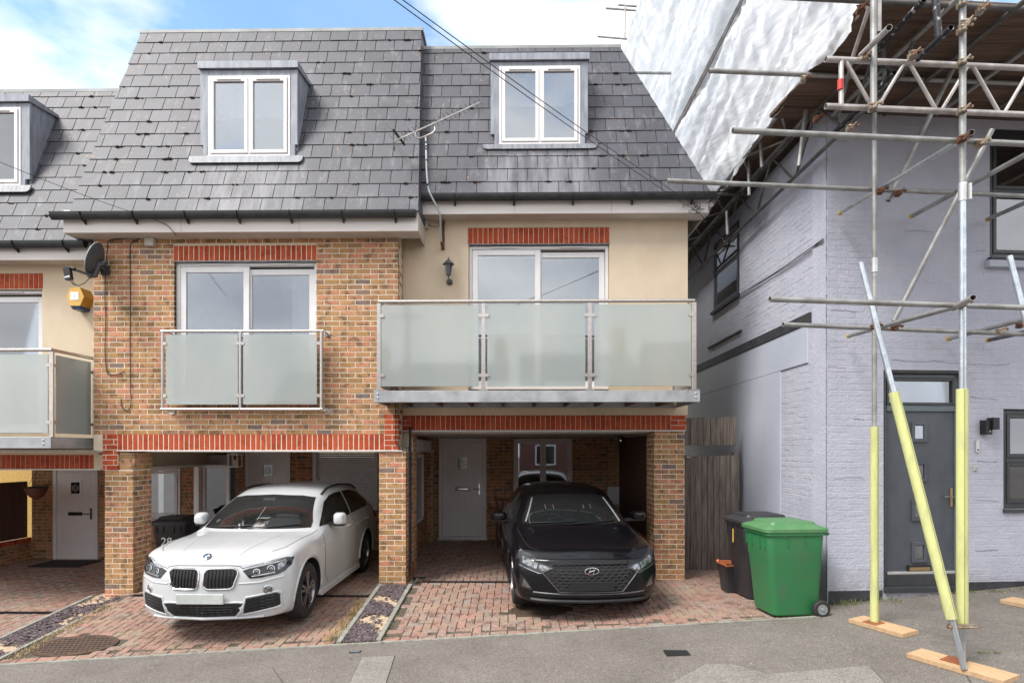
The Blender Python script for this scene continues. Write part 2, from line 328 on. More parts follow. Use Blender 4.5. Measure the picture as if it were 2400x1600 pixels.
M('tail_red', (0.25, 0.01, 0.01), 0.2)
M('alloy', (0.34, 0.34, 0.36), 0.25, 0.9, c2=(0.22, 0.22, 0.23), scale=10)
M('plate_grey', (0.50, 0.53, 0.52), 0.5)
M('plate_black', (0.012, 0.012, 0.014), 0.5)
M('badge_blue', (0.03, 0.17, 0.42), 0.3)
M('shut_line', (0.01, 0.01, 0.01), 0.8)
M('plastic_dark', (0.11, 0.11, 0.115), 0.3, 0.3)
M('crack', (0.10, 0.10, 0.12), 0.9)
M('seat_fabric', (0.02, 0.02, 0.022), 0.9)
M('red_car', (0.35, 0.01, 0.015), 0.3, coat=1.0)
def sheet_mat():
    m, t, b = nodes_of('scaffold_sheet')
    o = t.nodes['Material Output']
    v = pos(t)
    g = nd(t, 'ShaderNodeNewGeometry'); m1_ = nd(t, 'ShaderNodeMapping'); m1_.inputs['Rotation'].default_value = (-0.21, 0, 0); m2_ = nd(t, 'ShaderNodeMapping'); m2_.inputs['Scale'].default_value = (1, .22, 2.6)
    t.links.new(g.outputs['Position'], m1_.inputs[0]); t.links.new(m1_.outputs[0], m2_.inputs[0]); v2 = m2_.outputs[0]
    cc = mix(t, ramp(t, noise_n(t, v2, 1.6, 7, 0.7), [(0.44, 0.0), (0.64, 1.0)]), (0.88, 0.89, 0.91), (0.62, 0.63, 0.66))
    t.links.new(cc, b.inputs['Base Color']); b.inputs['Roughness'].default_value = 0.32; b.inputs['Specular IOR Level'].default_value = 0.7
    wv = noise_n(t, v2, 5, 6, 0.65)
    bumpn(t, b, wv, 0.4, 0.05)
    tl = nd(t, 'ShaderNodeBsdfTranslucent'); tl.inputs[0].default_value = (0.75, 0.76, 0.78, 1)
    ms = nd(t, 'ShaderNodeMixShader'); ms.inputs[0].default_value = 0.28
    t.links.new(b.outputs[0], ms.inputs[1]); t.links.new(tl.outputs[0], ms.inputs[2]); t.links.new(ms.outputs[0], o.inputs[0]); MT['scaffold_sheet'] = m
sheet_mat()

# ------------------------------------------------------------------ mesh helpers
WM = {}
def props(o, label=None, cat=None, group=None, kind=None):
    if label: o['label'] = label
    if cat: o['category'] = cat
    if group: o['group'] = group
    if kind: o['kind'] = kind
    return o
def empty(name, loc, label, cat, group=None, rz=0.0):
    o = bpy.data.objects.new(name, None); o.empty_display_size = 0.2; o.location = loc; o.rotation_euler = (0, 0, rz)
    col.objects.link(o); WM[o.name] = Matrix.Translation(Vector(loc)) @ Matrix.Rotation(rz, 4, 'Z')
    return props(o, label, cat, group)
def link(o, parent=None, world=None):
    col.objects.link(o)
    if parent is not None:
        o.parent = parent; o.matrix_parent_inverse = WM[parent.name].inverted()
    WM[o.name] = world if world is not None else Matrix.Translation(o.location)
    return o
class MB:
    def __init__(s): s.v = []; s.f = []; s.m = []; s.mi = 0
    def add(s, vs, fs):
        n = len(s.v); s.v.extend([tuple(p) for p in vs])
        for f in fs: s.f.append([i + n for i in f]); s.m.append(s.mi)
        return s
    def box(s, x0, x1, y0, y1, z0, z1):
        return s.add([(x0, y0, z0), (x1, y0, z0), (x1, y1, z0), (x0, y1, z0), (x0, y0, z1), (x1, y0, z1), (x1, y1, z1), (x0, y1, z1)],
                     [(0, 3, 2, 1), (4, 5, 6, 7), (0, 1, 5, 4), (1, 2, 6, 5), (2, 3, 7, 6), (3, 0, 4, 7)])
    def cbox(s, c, sx, sy, sz): return s.box(c[0]-sx/2, c[0]+sx/2, c[1]-sy/2, c[1]+sy/2, c[2]-sz/2, c[2]+sz/2)
    def bbox(s, x0, x1, y0, y1, z0, z1, ch=0.004):
        """box whose front (-y) edges are chamfered"""
        c = min(ch, (x1-x0)/3, (z1-z0)/3)
        vs = [(x0+c, y0, z0+c), (x1-c, y0, z0+c), (x1-c, y0, z1-c), (x0+c, y0, z1-c),
              (x0, y0+c, z0), (x1, y0+c, z0), (x1, y0+c, z1), (x0, y0+c, z1), (x0, y1, z0), (x1, y1, z0), (x1, y1, z1), (x0, y1, z1)]
        fs = [(0, 1, 2, 3)]
        for a in range(4):
            b_ = (a + 1) % 4; fs.append((4+a, 4+b_, b_, a)); fs.append((8+a, 8+b_, 4+b_, 4+a))
        fs.append((11, 10, 9, 8))
        return s.add(vs, fs)
    def mbox(s, mat, sx, sy, sz):
        vs = [mat @ Vector((a*sx/2, b_*sy/2, c*sz/2)) for c in (-1, 1) for b_ in (-1, 1) for a in (-1, 1)]
        return s.add(vs, [(0, 2, 3, 1), (4, 5, 7, 6), (0, 1, 5, 4), (1, 3, 7, 5), (3, 2, 6, 7), (2, 0, 4, 6)])
    def bar(s, p0, p1, w_, h_, up=Vector((0, 0, 1))):
        p0, p1 = Vector(p0), Vector(p1); d = (p1 - p0); ln = d.length; d.normalize()
        x = d.cross(up)
        if x.length < 1e-4: x = d.cross(Vector((1, 0, 0)))
        x.normalize(); z = x.cross(d)
        mt = Matrix((x, d, z)).transposed().to_4x4(); mt.translation = (p0 + p1) / 2
        return s.mbox(mt, w_, ln, h_)
    def tube(s, p0, p1, r, n=10, r2=None, cap=True, hollow=0.0):
        p0, p1 = Vector(p0), Vector(p1); d = (p1 - p0).normalized(); r2 = r if r2 is None else r2
        x = d.orthogonal().normalized(); y = d.cross(x)
        vs = []
        for p, rr in ((p0, r), (p1, r2)):
            for i in range(n):
                a = 2*math.pi*i/n; vs.append(p + (x*math.cos(a) + y*math.sin(a))*rr)
        fs = [(i, (i+1) % n, n+(i+1) % n, n+i) for i in range(n)]
        if hollow:
            for p, dd in ((p0, 1), (p1, -1)):
                for rr, off in ((hollow, 0), (hollow, 0.12*dd)):
                    for i in range(n):
                        a = 2*math.pi*i/n; vs.append(p + d*off + (x*math.cos(a) + y*math.sin(a))*rr)
            for e, base in ((0, 0), (1, n)):
                i0 = 2*n + e*2*n; i1 = i0 + n
                for i in range(n):
                    j = (i+1) % n
                    fs.append((base+i, i0+i, i0+j, base+j)); fs.append((i0+i, i1+i, i1+j, i0+j))
                fs.append([i1+i for i in range(n)])
        elif cap: fs += [list(range(n))[::-1], list(range(n, 2*n))]
        return s.add(vs, fs)
    def path(s, pts, r, n=8):
        pts = [Vector(p) for p in pts]; N = len(pts); vs = []; ref = None; y = None
        for k_, p in enumerate(pts):
            d = (pts[min(k_+1, N-1)] - pts[max(k_-1, 0)]).normalized()
            if ref is None: ref = d.orthogonal().normalized()
            x = ref - d*ref.dot(d)
            if x.length < 0.4 and y is not None: x = y.cross(d)
            x.normalize(); ref = x; y = d.cross(x)
            for i in range(n):
                a = 2*math.pi*i/n; vs.append(p + (x*math.cos(a) + y*math.sin(a))*r)
        fs = [(k_*n+i, k_*n+(i+1) % n, (k_+1)*n+(i+1) % n, (k_+1)*n+i) for k_ in range(N-1) for i in range(n)]
        fs += [list(range(n))[::-1], [(N-1)*n+i for i in range(n)]]
        return s.add(vs, fs)
    def lathe(s, c, axis, prof, n=20, cap=True):
        """prof: (radius, height along axis)"""
        c = Vector(c); d = Vector(axis).normalized(); x = d.orthogonal().normalized(); y = d.cross(x); vs = []; fs = []
        for (r, h) in prof:
            for i in range(n):
                a = 2*math.pi*i/n; vs.append(c + d*h + (x*math.cos(a) + y*math.sin(a))*r)
        for k_ in range(len(prof)-1):
            for i in range(n): fs.append((k_*n+i, k_*n+(i+1) % n, (k_+1)*n+(i+1) % n, (k_+1)*n+i))
        if cap and prof[0][0] > 1e-6: fs.append(list(range(n))[::-1])
        if cap and prof[-1][0] > 1e-6: fs.append([(len(prof)-1)*n+i for i in range(n)])
        return s.add(vs, fs)
    def prism(s, poly, fn0, fn1):
        n = len(poly); vs = [fn0(p) for p in poly] + [fn1(p) for p in poly]
        fs = [list(range(n)), [n+i for i in range(n)][::-1]] + [(i, n+i, n+(i+1) % n, (i+1) % n) for i in range(n)]
        return s.add(vs, fs)
    def blob(s, c, rx, ry, rz):
        vs = [(c[0], c[1], c[2]+rz), (c[0], c[1], c[2]-rz)]
        for i in range(5):
            a = 2*math.pi*i/5; k_ = random.uniform(0.75, 1.2); vs.append((c[0]+rx*k_*math.cos(a), c[1]+ry*k_*math.sin(a), c[2]))
        fs = []
        for i in range(5): fs += [(0, 2+i, 2+(i+1) % 5), (1, 2+(i+1) % 5, 2+i)]
        return s.add(vs, fs)
    def mesh(s, name, mats, smooth=False, origin=None):
        me = bpy.data.meshes.new(name)
        vv = s.v
        if origin is not None: vv = [(p[0]-origin[0], p[1]-origin[1], p[2]-origin[2]) for p in vv]
        me.from_pydata(vv, [], s.f)
        if isinstance(mats, str): mats = [mats]
        for m in mats: me.materials.append(MT[m])
        if len(mats) > 1: me.polygons.foreach_set('material_index', s.m)
        if smooth:
            me.shade_smooth() if hasattr(me, 'shade_smooth') else None
            me.set_sharp_from_angle(angle=R(38))
        me.update(); return me
    def build(s, name, mats, parent=None, smooth=False, kind=None, label=None, fix=False):
        a = np.array(s.v); c = (a.min(0) + a.max(0)) / 2; c[2] = a[:, 2].min()
        me = s.mesh(name, mats, smooth, c)
        if fix:
            bm = bmesh.new(); bm.from_mesh(me); bmesh.ops.recalc_face_normals(bm, faces=bm.faces); bm.to_mesh(me); bm.free()
        o = bpy.data.objects.new(name, me); o.location = c
        link(o, parent)
        return props(o, label=label, kind=kind)
def box(name, mat, parent, x0, x1, y0, y1, z0, z1, **k): return MB().box(x0, x1, y0, y1, z0, z1).build(name, mat, parent, **k)
def pbox(name, mat, parent, px0, px1, py0, py1, Y, depth, **k):
    """box whose front face fills the photograph rectangle at depth Y"""
    a = at(px0, py1, Y); b_ = at(px1, py0, Y)
    return MB().box(a.x, b_.x, Y, Y+depth, a.z, b_.z).build(name, mat, parent, **k)
def zx(px, py, Y): p = at(px, py, Y); return p.x, p.z

# bricks: 'frame' maps wall coords (u, v, out) to the world; individual bricks share meshes
BC = {}
def brick_mesh(wd, ht, dp, mat):
    key = (round(wd, 3), round(ht, 3), round(dp, 3), mat)
    if key not in BC:
        BC[key] = MB().bbox(-wd/2, wd/2, 0, dp, 0, ht, 0.005).mesh('brick', mat)
    return BC[key]
def lay(parent, bricks, fr, mat, name='brick', n_ind=300, dp=0.05, score=None, jit=0.0015):
    """bricks: list of (u0,u1,v0,v1). fr: 4x4 matrix, local x=u, z=v, -y outward"""
    if score: bricks = sorted(bricks, key=score)
    else: bricks = sorted(bricks, key=lambda q: -(q[1]-q[0])*(q[3]-q[2]))
    fr = Matrix(fr)
    for q in bricks[:n_ind]:
        o = bpy.data.objects.new(name, brick_mesh(q[1]-q[0], q[3]-q[2], dp, mat))
        mw = fr @ Matrix.Translation(((q[0]+q[1])/2, random.uniform(-jit, jit), q[2])) @ Matrix.Rotation(random.uniform(-0.006, 0.006), 4, 'Y')
        o.matrix_world = mw
        col.objects.link(o); o.parent = parent; o.matrix_parent_inverse = WM[parent.name].inverted()
        o.matrix_basis = mw
    rest = bricks[n_ind:]
    if rest:
        mb = MB()
        for q in rest:
            t_ = MB().bbox(q[0], q[1], 0, dp, q[2], q[3], 0.005); dy = random.uniform(-jit, jit)
            mb.add([fr @ Vector((p[0], p[1]+dy, p[2])) for p in t_.v], t_.f)
        mb.build('brickwork', mat, parent, kind='stuff')
    return len(bricks)
def courses(u0, u1, v0, v1, holes=(), ch=0.075, bl=0.225, mort=0.0095, phase=0.0):
    res = []; row = 0; v = v0
    while v < v1 - 0.02:
        t0, t1 = v + mort/2, min(v + ch - mort/2, v1)
        cuts = [(h[0], h[1]) for h in holes if min(t1, h[3]) - max(t0, h[2]) > 0.35*(t1-t0)]
        u = u0 + phase - (bl/2 if row % 2 else 0.0) - bl
        while u < u1:
            segs = [(max(u + mort/2, u0), min(u + bl - mort/2, u1))]
            for a, b_ in cuts:
                ns = []
                for s0, s1 in segs:
                    if b_ <= s0 or a >= s1: ns.append((s0, s1))
                    else:
                        if a > s0: ns.append((s0, a))
                        if b_ < s1: ns.append((b_, s1))
                segs = ns
            for s0, s1 in segs:
                if s1 - s0 > 0.015: res.append((s0, s1, t0, t1))
            u += bl
        v += ch; row += 1
    return res
def soldiers(u0, u1, v0, v1, bl=0.075, mort=0.0105):
    n = max(1, round((u1-u0)/bl)); p = (u1-u0)/n
    return [(u0+i*p+mort/2, u0+(i+1)*p-mort/2, v0+mort/2, v1-mort/2) for i in range(n)]
def front(Y, x=0.0): return Matrix.Translation((x, Y, 0))     # wall facing the camera, u = world X, v = world Z
def side(X, Y0, s=1):                                         # wall along depth; s=1 faces +X, u grows with depth
    # local x -> +Y ; local -y -> +X (s=1) or -X
    return Matrix(((0, -s, 0, X), (1, 0, 0, Y0), (0, 0, 1, 0), (0, 0, 0, 1)))

# ------------------------------------------------------------------ ground
def zs(X, Y=0):
    X = max(-30, min(40, X))
    return 0.20 + (0.0446*(X-3.3) if X <= 3.3 else 0.073*(X-3.3) if X < 9 else 0.073*5.7 + 0.04*(X-9))
def ye(X): return 6.5 + 0.057*(X-3.3)
Y2, Y3, Y1 = 8.2, 8.55, 8.55
YB = 12.15                                              # back wall of the carports
def lerp(a, b_, k): return a + (b_-a)*max(0.0, min(1.0, k))
def zplot(X, Y, lvl, back=0.0):
    e = ye(X)
    if Y >= 8.0: return lvl + back*(Y-8.0)/4.0
    return lerp(zs(X), lvl, (Y-e)/(8.0-e))
def z3(X, Y): return zplot(X, Y, 0.15, 0.06)
def z2(X, Y): return zplot(X, Y, 0.035, 0.0)
def z1(X, Y): return zplot(X, Y, -0.22, 0.0)
def sheet(name, mat, xs, ys, zf, kind='structure'):
    mb = MB(); vs = []; fs = []
    for j, y in enumerate(ys):
        for x in xs: vs.append((x, y, zf(x, y)))
    n = len(xs)
    for j in range(len(ys)-1):
        for i in range(n-1): fs.append((j*n+i, j*n+i+1, (j+1)*n+i+1, (j+1)*n+i))
    mb.add(vs, fs); return mb.build(name, mat, None, kind=kind)
fr_ = lambda a, b_, n: [a + (b_-a)*i/n for i in range(n+1)]
# wide terrain, well under everything near
sheet('ground', 'asphalt', fr_(-300, 300, 24), fr_(-300, 300, 24), lambda x, y: -1.6)
xs_ = sorted(fr_(-30, 40, 140)+[3.445, 3.455])
mb = MB(); vs = []; fs = []
for x in xs_:
    yy = ye(x) + 0.004 if x < 3.45 else (6.99 + 0.09*(x-3.8) if x < 40 else 9)
    for k in range(9):
        y = -12 + (yy+12)*(k/8); vs.append((x, y, zs(x)))
for i in range(len(xs_)-1):
    for k in range(8): a = i*9+k; fs.append((a, a+9, a+10, a+1))
mb.add(vs, fs); mb.build('pavement', 'asphalt', None, kind='structure')
# repaired patches of paler asphalt, with a narrow dark seam all round
def patch(pts, mat='asphalt_light', up=0.004):
    P = [Vector((p[0], p[1])) for p in pts]; c = sum(P, Vector((0, 0)))/len(P)
    def ins(p, k): d = (p-c); return p - d.normalized()*k
    mb = MB(); mb.add([(p.x, p.y, zs(p.x)+up) for p in P], [list(range(len(P)))]); mb.build('pavement_seam', 'joint_sand', None, kind='structure')
    Q = [ins(p, 0.012) for p in P]
    mb = MB(); mb.add([(p.x, p.y, zs(p.x)+up+0.004) for p in Q], [list(range(len(Q)))]); mb.build('pavement_patch', mat, None, kind='structure')
def gp(px, py):                                          # point of the pavement seen at a pixel
    Y = 5.5
    for _ in range(12):
        p = at(px, py, Y); Y *= (zs(p.x)-CZ)/(p.z-CZ)
    p = at(px, py, Y); return (p.x, p.y)
patch([gp(815, 1608), gp(848, 1540), gp(926, 1536), gp(903, 1608)])
patch([gp(1500, 1640), gp(1650, 1556), gp(1718, 1557), gp(1800, 1580), gp(2040, 1560), gp(2110, 1640)])
patch([gp(2240, 1545), gp(2420, 1522), gp(2520, 1600), gp(2400, 1640), gp(2300, 1640)], 'asphalt')
patch([gp(-60, 1612), gp(-40, 1588), gp(560, 1560), gp(640, 1564), gp(690, 1640), gp(-60, 1660)], 'asphalt')

PV = {}
def pavers(name, x0, x1, zf, y1, n_ind, holes=(), ext=None):
    base = sheet('driveway', 'joint_sand', fr_(x0, x1, 10), [0, 1], lambda x, y: 0)
    me = base.data; cx = base.location.copy()
    # sheet follows the street edge and the plot's fall
    mb = MB(); vs = []; fs = []; ys = 14; xs = fr_(x0, x1, 10)
    for x in xs:
        for k in range(ys+1):
            y = ye(x) + (y1-ye(x))*k/ys; vs.append((x, y, zf(x, y)-0.012))
    for i in range(10):
        for k in range(ys): a = i*(ys+1)+k; fs.append((a, a+ys+1, a+ys+2, a+1))
    mb.add(vs, fs)
    if ext: mb.add([(ext[0], ext[1], zf(x0, ext[1]+.5)-.016), (ext[2], ext[1], zf(x0, ext[1]+.5)-.016), (ext[2], y1, zf(x0, y1)-.016), (ext[0], y1, zf(x0, y1)-.016)], [(0, 1, 2, 3)])
    m2 = mb.mesh('driveway', 'joint_sand'); base.data = m2; base.location = (0, 0, 0)
    WM[base.name] = Matrix.Identity(4); base.name = name; WM[base.name] = Matrix.Identity(4)
    for hv in (0, 1):
        if hv not in PV:
            lx, ly = (0.094, 0.0465)
            t_ = MB(); c = 0.005
            t_.add([(-lx+c, -ly+c, 0), (lx-c, -ly+c, 0), (lx-c, ly-c, 0), (-lx+c, ly-c, 0), (-lx, -ly, -c), (lx, -ly, -c), (lx, ly, -c), (-lx, ly, -c), (-lx, -ly, -0.03), (lx, -ly, -0.03), (lx, ly, -0.03), (-lx, ly, -0.03)],
                   [(0, 1, 2, 3), (4, 5, 1, 0), (5, 6, 2, 1), (6, 7, 3, 2), (7, 4, 0, 3), (8, 9, 5, 4), (9, 10, 6, 5), (10, 11, 7, 6), (11, 8, 4, 7)])
            PV[hv] = t_.mesh('paver', 'paver')
    L_ = []
    nx = int((x1-x0)/0.1)+4; ny = int((y1-5.7)/0.1)+4
    for i in range(-2 if not ext else -int((x0-ext[0])/.1)//4*4-8, nx if not ext else nx+6):
        for j in range(-2, ny):
            k = (i-j) % 4
            if k == 0: cx_, cy_, r_ = x0+(i+1)*0.1, 5.7+(j+0.5)*0.1, 0
            elif k == 3: cx_, cy_, r_ = x0+(i+0.5)*0.1, 5.7+(j+1)*0.1, 90
            else: continue
            e = ye(cx_)+0.165
            if (cx_ < x0+0.07 and not (ext and cy_ > ext[1] and cx_ > ext[0])) or (ext and cx_ > x1-.07 and not (cy_ > ext[1] and cx_ < ext[2])) and True or (not ext and cx_ > x1-0.07) or cy_ < e+0.03 or cy_ > y1-0.05: continue
            if any(((cx_-h[0])/h[2])**2+((cy_-h[1])/h[3])**2 < 1 for h in holes): continue
            L_.append((cx_, cy_, r_))
    x = x0+0.1
    while x < x1-0.08: L_.append((x, ye(x)+0.11, math.degrees(0.057))); x += 0.2
    L_.sort(key=lambda q: q[1] + abs(q[0])*0.25)
    for n_, (x, y, r_) in enumerate(L_):
        z = zf(x, y)+random.uniform(-0.0015, 0.0025)
        gx = (zf(x+0.05, y)-zf(x-0.05, y))/0.1; gy = (zf(x, y+0.05)-zf(x, y-0.05))/0.1
        mw = Matrix.Translation((x, y, z)) @ Matrix.Rotation(-gx*1.0+random.uniform(-.008, .008), 4, 'Y') @ Matrix.Rotation(gy+random.uniform(-.008, .008), 4, 'X') @ Matrix.Rotation(R(r_+random.uniform(-1, 1)), 4, 'Z')
        if n_ < n_ind:
            o = bpy.data.objects.new('paver', PV[0]); o.parent = base; o.matrix_basis = mw; col.objects.link(o)
        else:
            if n_ == n_ind: st = MB()
            me_ = PV[0]
            st.add([mw @ v_.co for v_ in me_.vertices], [list(p_.vertices) for p_ in me_.polygons])
    if len(L_) > n_ind:
        o = st.build('paving', 'paver', base, kind='stuff')
    return props(base, kind='structure')
S1 = (-6.2, -5.62); S2 = (-1.99, -1.5)
MH1 = at(186, 1500, 6.85); MH2 = at(1262, 1414, 7.3)
mh1 = (-5.05, 6.45); mh2 = (0.28, 7.12)
pavers('driveway', S2[1], 3.76, z3, YB, 300, [(mh2[0], mh2[1], 0.40, 0.28)], ext=(-1.9, 8.75, 3.7))
pavers('driveway', S1[1], S2[0], z2, YB, 300, [(mh1[0], mh1[1], 0.50, 0.30)], ext=(-6.22, 8.66, -1.75))
pavers('driveway', -13.0, S1[0], z1, YB+0.3, 200)
# concrete edging along the pavement
mb = MB(); xs_ = fr_(-13, 3.45, 60)
for i in range(60):
    a, b_ = xs_[i]+0.002, xs_[i+1]-0.002
    vs = []
    for x in (a, b_):
        for (dy, dz) in ((0.0, -0.05), (0.0, 0.010), (0.045, 0.010), (0.045, -0.05)): vs.append((x, ye(x)+dy, zs(x)+dz))
    mb.add(vs, [(0, 1, 5, 4), (1, 2, 6, 5), (2, 3, 7, 6), (0, 3, 2, 1), (4, 5, 6, 7)])
mb.build('edging', 'concrete_edge', None, kind='structure')
# borders of slate chippings between the driveways
def border(x0, x1, zl, zr, lvl, seed):
    rs = random.Random(seed); 
    def zb(x, y):
        e = ye(x); return lerp(zs(x)+0.01, lvl, (y-e-0.05)/(8.15-e-0.05))
    o = sheet('border', 'sand', fr_(x0+0.03, x1-0.03, 4), fr_(ye(x0)+0.05, 8.45, 12), lambda x, y: zb(x, y)-0.008+0.012*noise.noise(Vector((x*9, y*9, 0))))
    WM[o.name] = Matrix.Translation(o.location)
    for xx in (x0, x1-0.055):
        mb = MB(); n = 8; ys = fr_(ye(xx)+0.05, 8.19 if xx > x0 or True else 8.4, n)
        for i in range(n):
            a, b_ = ys[i]+0.002, ys[i+1]-0.002; vs = []
            for y in (a, b_):
                for (dx, dz) in ((0, -0.12), (0, 0.02), (0.05, 0.02), (0.05, -0.12)): vs.append((xx+dx, y, zb(xx, y)+dz))
            mb.add(vs, [(0, 4, 5, 1), (1, 5, 6, 2), (2, 6, 7, 3), (0, 1, 2, 3), (4, 7, 6, 5)])
        mb.build('kerb_edging', 'concrete_edge', o)
    mb = MB()
    for i in range(2600):
        x = rs.uniform(x0+0.06, x1-0.06); y = rs.uniform(ye(x)+0.06, 8.18)
        nn = noise.noise(Vector((x*2.2+seed, y*3.2, 1.7)))
        if nn < -0.12 and rs.random() < 0.93: continue
        z = zb(x, y)+rs.uniform(0.0, 0.012); a = rs.uniform(0, 6.28); r1, r2 = rs.uniform(0.012, 0.032), rs.uniform(0.008, 0.018)
        tx, ty = rs.uniform(-.35, .35), rs.uniform(-.35, .35)
        vs = []
        for (u, v_) in ((-r1, -r2*.6), (r1*.5, -r2), (r1, r2*.3), (-r1*.3, r2)):
            X = u*math.cos(a)-v_*math.sin(a); Yv = u*math.sin(a)+v_*math.cos(a); vs.append((x+X, y+Yv, z+X*tx+Yv*ty+0.006))
        vs += [(p[0], p[1], p[2]-0.007) for p in vs]
        mb.add(vs, [(0, 1, 2, 3), (0, 4, 5, 1), (1, 5, 6, 2), (2, 6, 7, 3), (3, 7, 4, 0)])
    mb.build('slate_chippings', 'chipping', o, kind='stuff')
    return props(o, kind='structure')
border(S2[0], S2[1], 0, 0, 0.165, 3)
border(S1[0], S1[1], 0, 0, -0.02, 9)
# grass, weeds
def tuft(mb, x, y, z, n, h, sp, rs):
    for i in range(n):
        a = rs.uniform(0, 6.28); l = rs.uniform(.4, 1)*h; bx, by = x+rs.gauss(0, sp), y+rs.gauss(0, sp)
        dx, dy = math.cos(a)*l*rs.uniform(.2, .9), math.sin(a)*l*rs.uniform(.2, .9); w_ = 0.003
        px_, py_ = -math.sin(a)*w_, math.cos(a)*w_
        mb.add([(bx-px_, by-py_, z), (bx+px_, by+py_, z), (bx+dx*.5+px_*.7, by+dy*.5+py_*.7, z+l*.6), (bx+dx*.5-px_*.7, by+dy*.5-py_*.7, z+l*.6), (bx+dx, by+dy, z+l*rs.uniform(.5, .9))],
               [(0, 1, 2, 3), (3, 2, 4)])
rs = random.Random(5)
mb = MB()
for i in range(46):
    k = i/45; x = S2[0]-0.05-rs.random()*0.12; y = ye(x)+0.1+k*1.5; tuft(mb, x, y, z2(x, y), 9, 0.11, 0.03, rs)
for i in range(60):
    k = i/59; x = S1[1]+0.02+rs.random()*0.16; y = ye(x)+0.15+k*1.5; tuft(mb, x, y, z2(x, y), 8, 0.06, 0.04, rs)
for i in range(50):
    x = rs.uniform(-4.3, -2.6); y = rs.uniform(6.15, 6.5); tuft(mb, x, y, z2(x, y), 3, 0.03, 0.02, rs)
props(mb.build('dry_grass', 'dry_grass', None, kind='stuff'), 'straw coloured dry grass growing along the kerb beside the white car', 'grass')
mb = MB()
for (px_, py_, n) in ((1240, 1462, 3), (1675, 1462, 6), (1790, 1452, 8), (1830, 1449, 5)):
    X, Y = gp(px_, py_); 
    for q in range(n): tuft(mb, X+rs.uniform(-.2, .2), Y+rs.uniform(-.01, .03), zs(X), 9, 0.03, 0.02, rs)
for i in range(22):
    x = 3.72+rs.uniform(-.1, .9); y = 6.93+rs.uniform(-.07, .03); tuft(mb, x, y, zs(x), 10, 0.09, 0.03, rs)
for i in range(14):
    x = S2[1]+0.02; y = ye(x)+rs.uniform(0, 1.2); tuft(mb, x, y, z3(x, y), 6, 0.03, 0.01, rs)
for i in range(26):
    x = 5.3+rs.uniform(0, 1.2); y = 7.02+rs.uniform(-.04, .03); tuft(mb, x, y, zs(x), 7, 0.06, 0.03, rs)
for i in range(12):
    X, Y = gp(rs.uniform(2290, 2350), 1530); tuft(mb, X, Y, zs(X), 6, 0.025, 0.015, rs)
props(mb.build('weeds', 'weed_green', None, kind='stuff'), 'small green weeds growing at the foot of the lilac wall and kerbs', 'weeds')
# litter of small pale stones on the pavement
mb = MB()
for i in range(260):
    x = rs.uniform(-6, 8); y = rs.uniform(4.6, ye(x)-0.02) if x < 3.5 else rs.uniform(4.6, 7.0); s_ = rs.uniform(.003, .009); mb.blob((x, y, zs(x)+s_*.4), s_, s_, s_*.6)
for i in range(60):
    x = rs.uniform(3.7, 8); y = 6.95+0.09*(x-3.8)-rs.random()**2*0.25; s_ = rs.uniform(.004, .013); mb.blob((x, y, zs(x)+s_*.4), s_, s_, s_*.6)
props(mb.build('grit', 'sand', None, kind='stuff'), 'scattered pale grit and small stones on the pavement', 'grit')
# manhole covers, drains
def cover(x, y, rx, ry, zf, label, rect=False):
    e = empty('manhole_cover', (x, y, zf(x, y)), label, 'manhole cover')
    mb = MB(); n = 36
    def ring(r, dz): return [(x+rx*r*math.cos(2*math.pi*i/n), y+ry*r*math.sin(2*math.pi*i/n), zf(x+rx*r*math.cos(2*math.pi*i/n), y+ry*r*math.sin(2*math.pi*i/n))+dz) for i in range(n)]
    vs = ring(1, -0.02)+ring(1, 0.006)+ring(.93, 0.006)+ring(.92, 0.0)
    mb.add(vs, [(a*n+i, a*n+(i+1) % n, (a+1)*n+(i+1) % n, (a+1)*n+i) for a in range(3) for i in range(n)])
    mb.build('frame', 'iron', e)
    mb = MB(); vs = ring(.915, 0.003); mb.add(vs, [list(range(n))]); mb.build('lid', 'iron', e)
    mb = MB()
    k = 0.055
    for i in range(-12, 13):
        for j in range(-12, 13):
            u, v_ = i*k+(k/2 if j % 2 else 0), j*k
            if (u/rx)**2+(v_/ry)**2 < .72:
                mb.box(x+u-.014, x+u+.014, y+v_-.006, y+v_+.006, zf(x+u, y+v_)+.0035, zf(x+u, y+v_)+.008)
    mb.build('studs', 'iron_dark', e, kind='stuff')
cover(mh1[0], mh1[1], 0.46, 0.27, z2, 'rusty oval manhole cover in front of the white car')
cover(mh2[0], mh2[1], 0.36, 0.24, z3, 'brown round manhole cover by the front wheel of the black car')
def grate(px, py, w_, d_, mat, label):
    X, Y = gp(px, py); z = zs(X)
    e = empty('drain_cover', (X, Y, z), label, 'drain cover')
    mb = MB(); mb.box(X-w_/2, X+w_/2, Y-d_/2, Y+d_/2, z-.02, z+.006); mb.build('plate', 'iron_dark', e)
    mb = MB(); n = 7
    for i in range(n):
        a = X-w_/2+.01+(w_-.02)*i/n; mb.box(a, a+(w_-.02)/n*.6, Y-d_/2+.01, Y+d_/2-.01, z+.006, z+.011)
    mb.build('bars', mat, e)
grate(1587, 1530, 0.235, 0.15, 'iron_dark', 'small black iron drain grating set in the grey pavement')
grate(833, 1527, 0.115, 0.07, 'plastic_grey', 'small grey water meter cover at the end of the slate border')
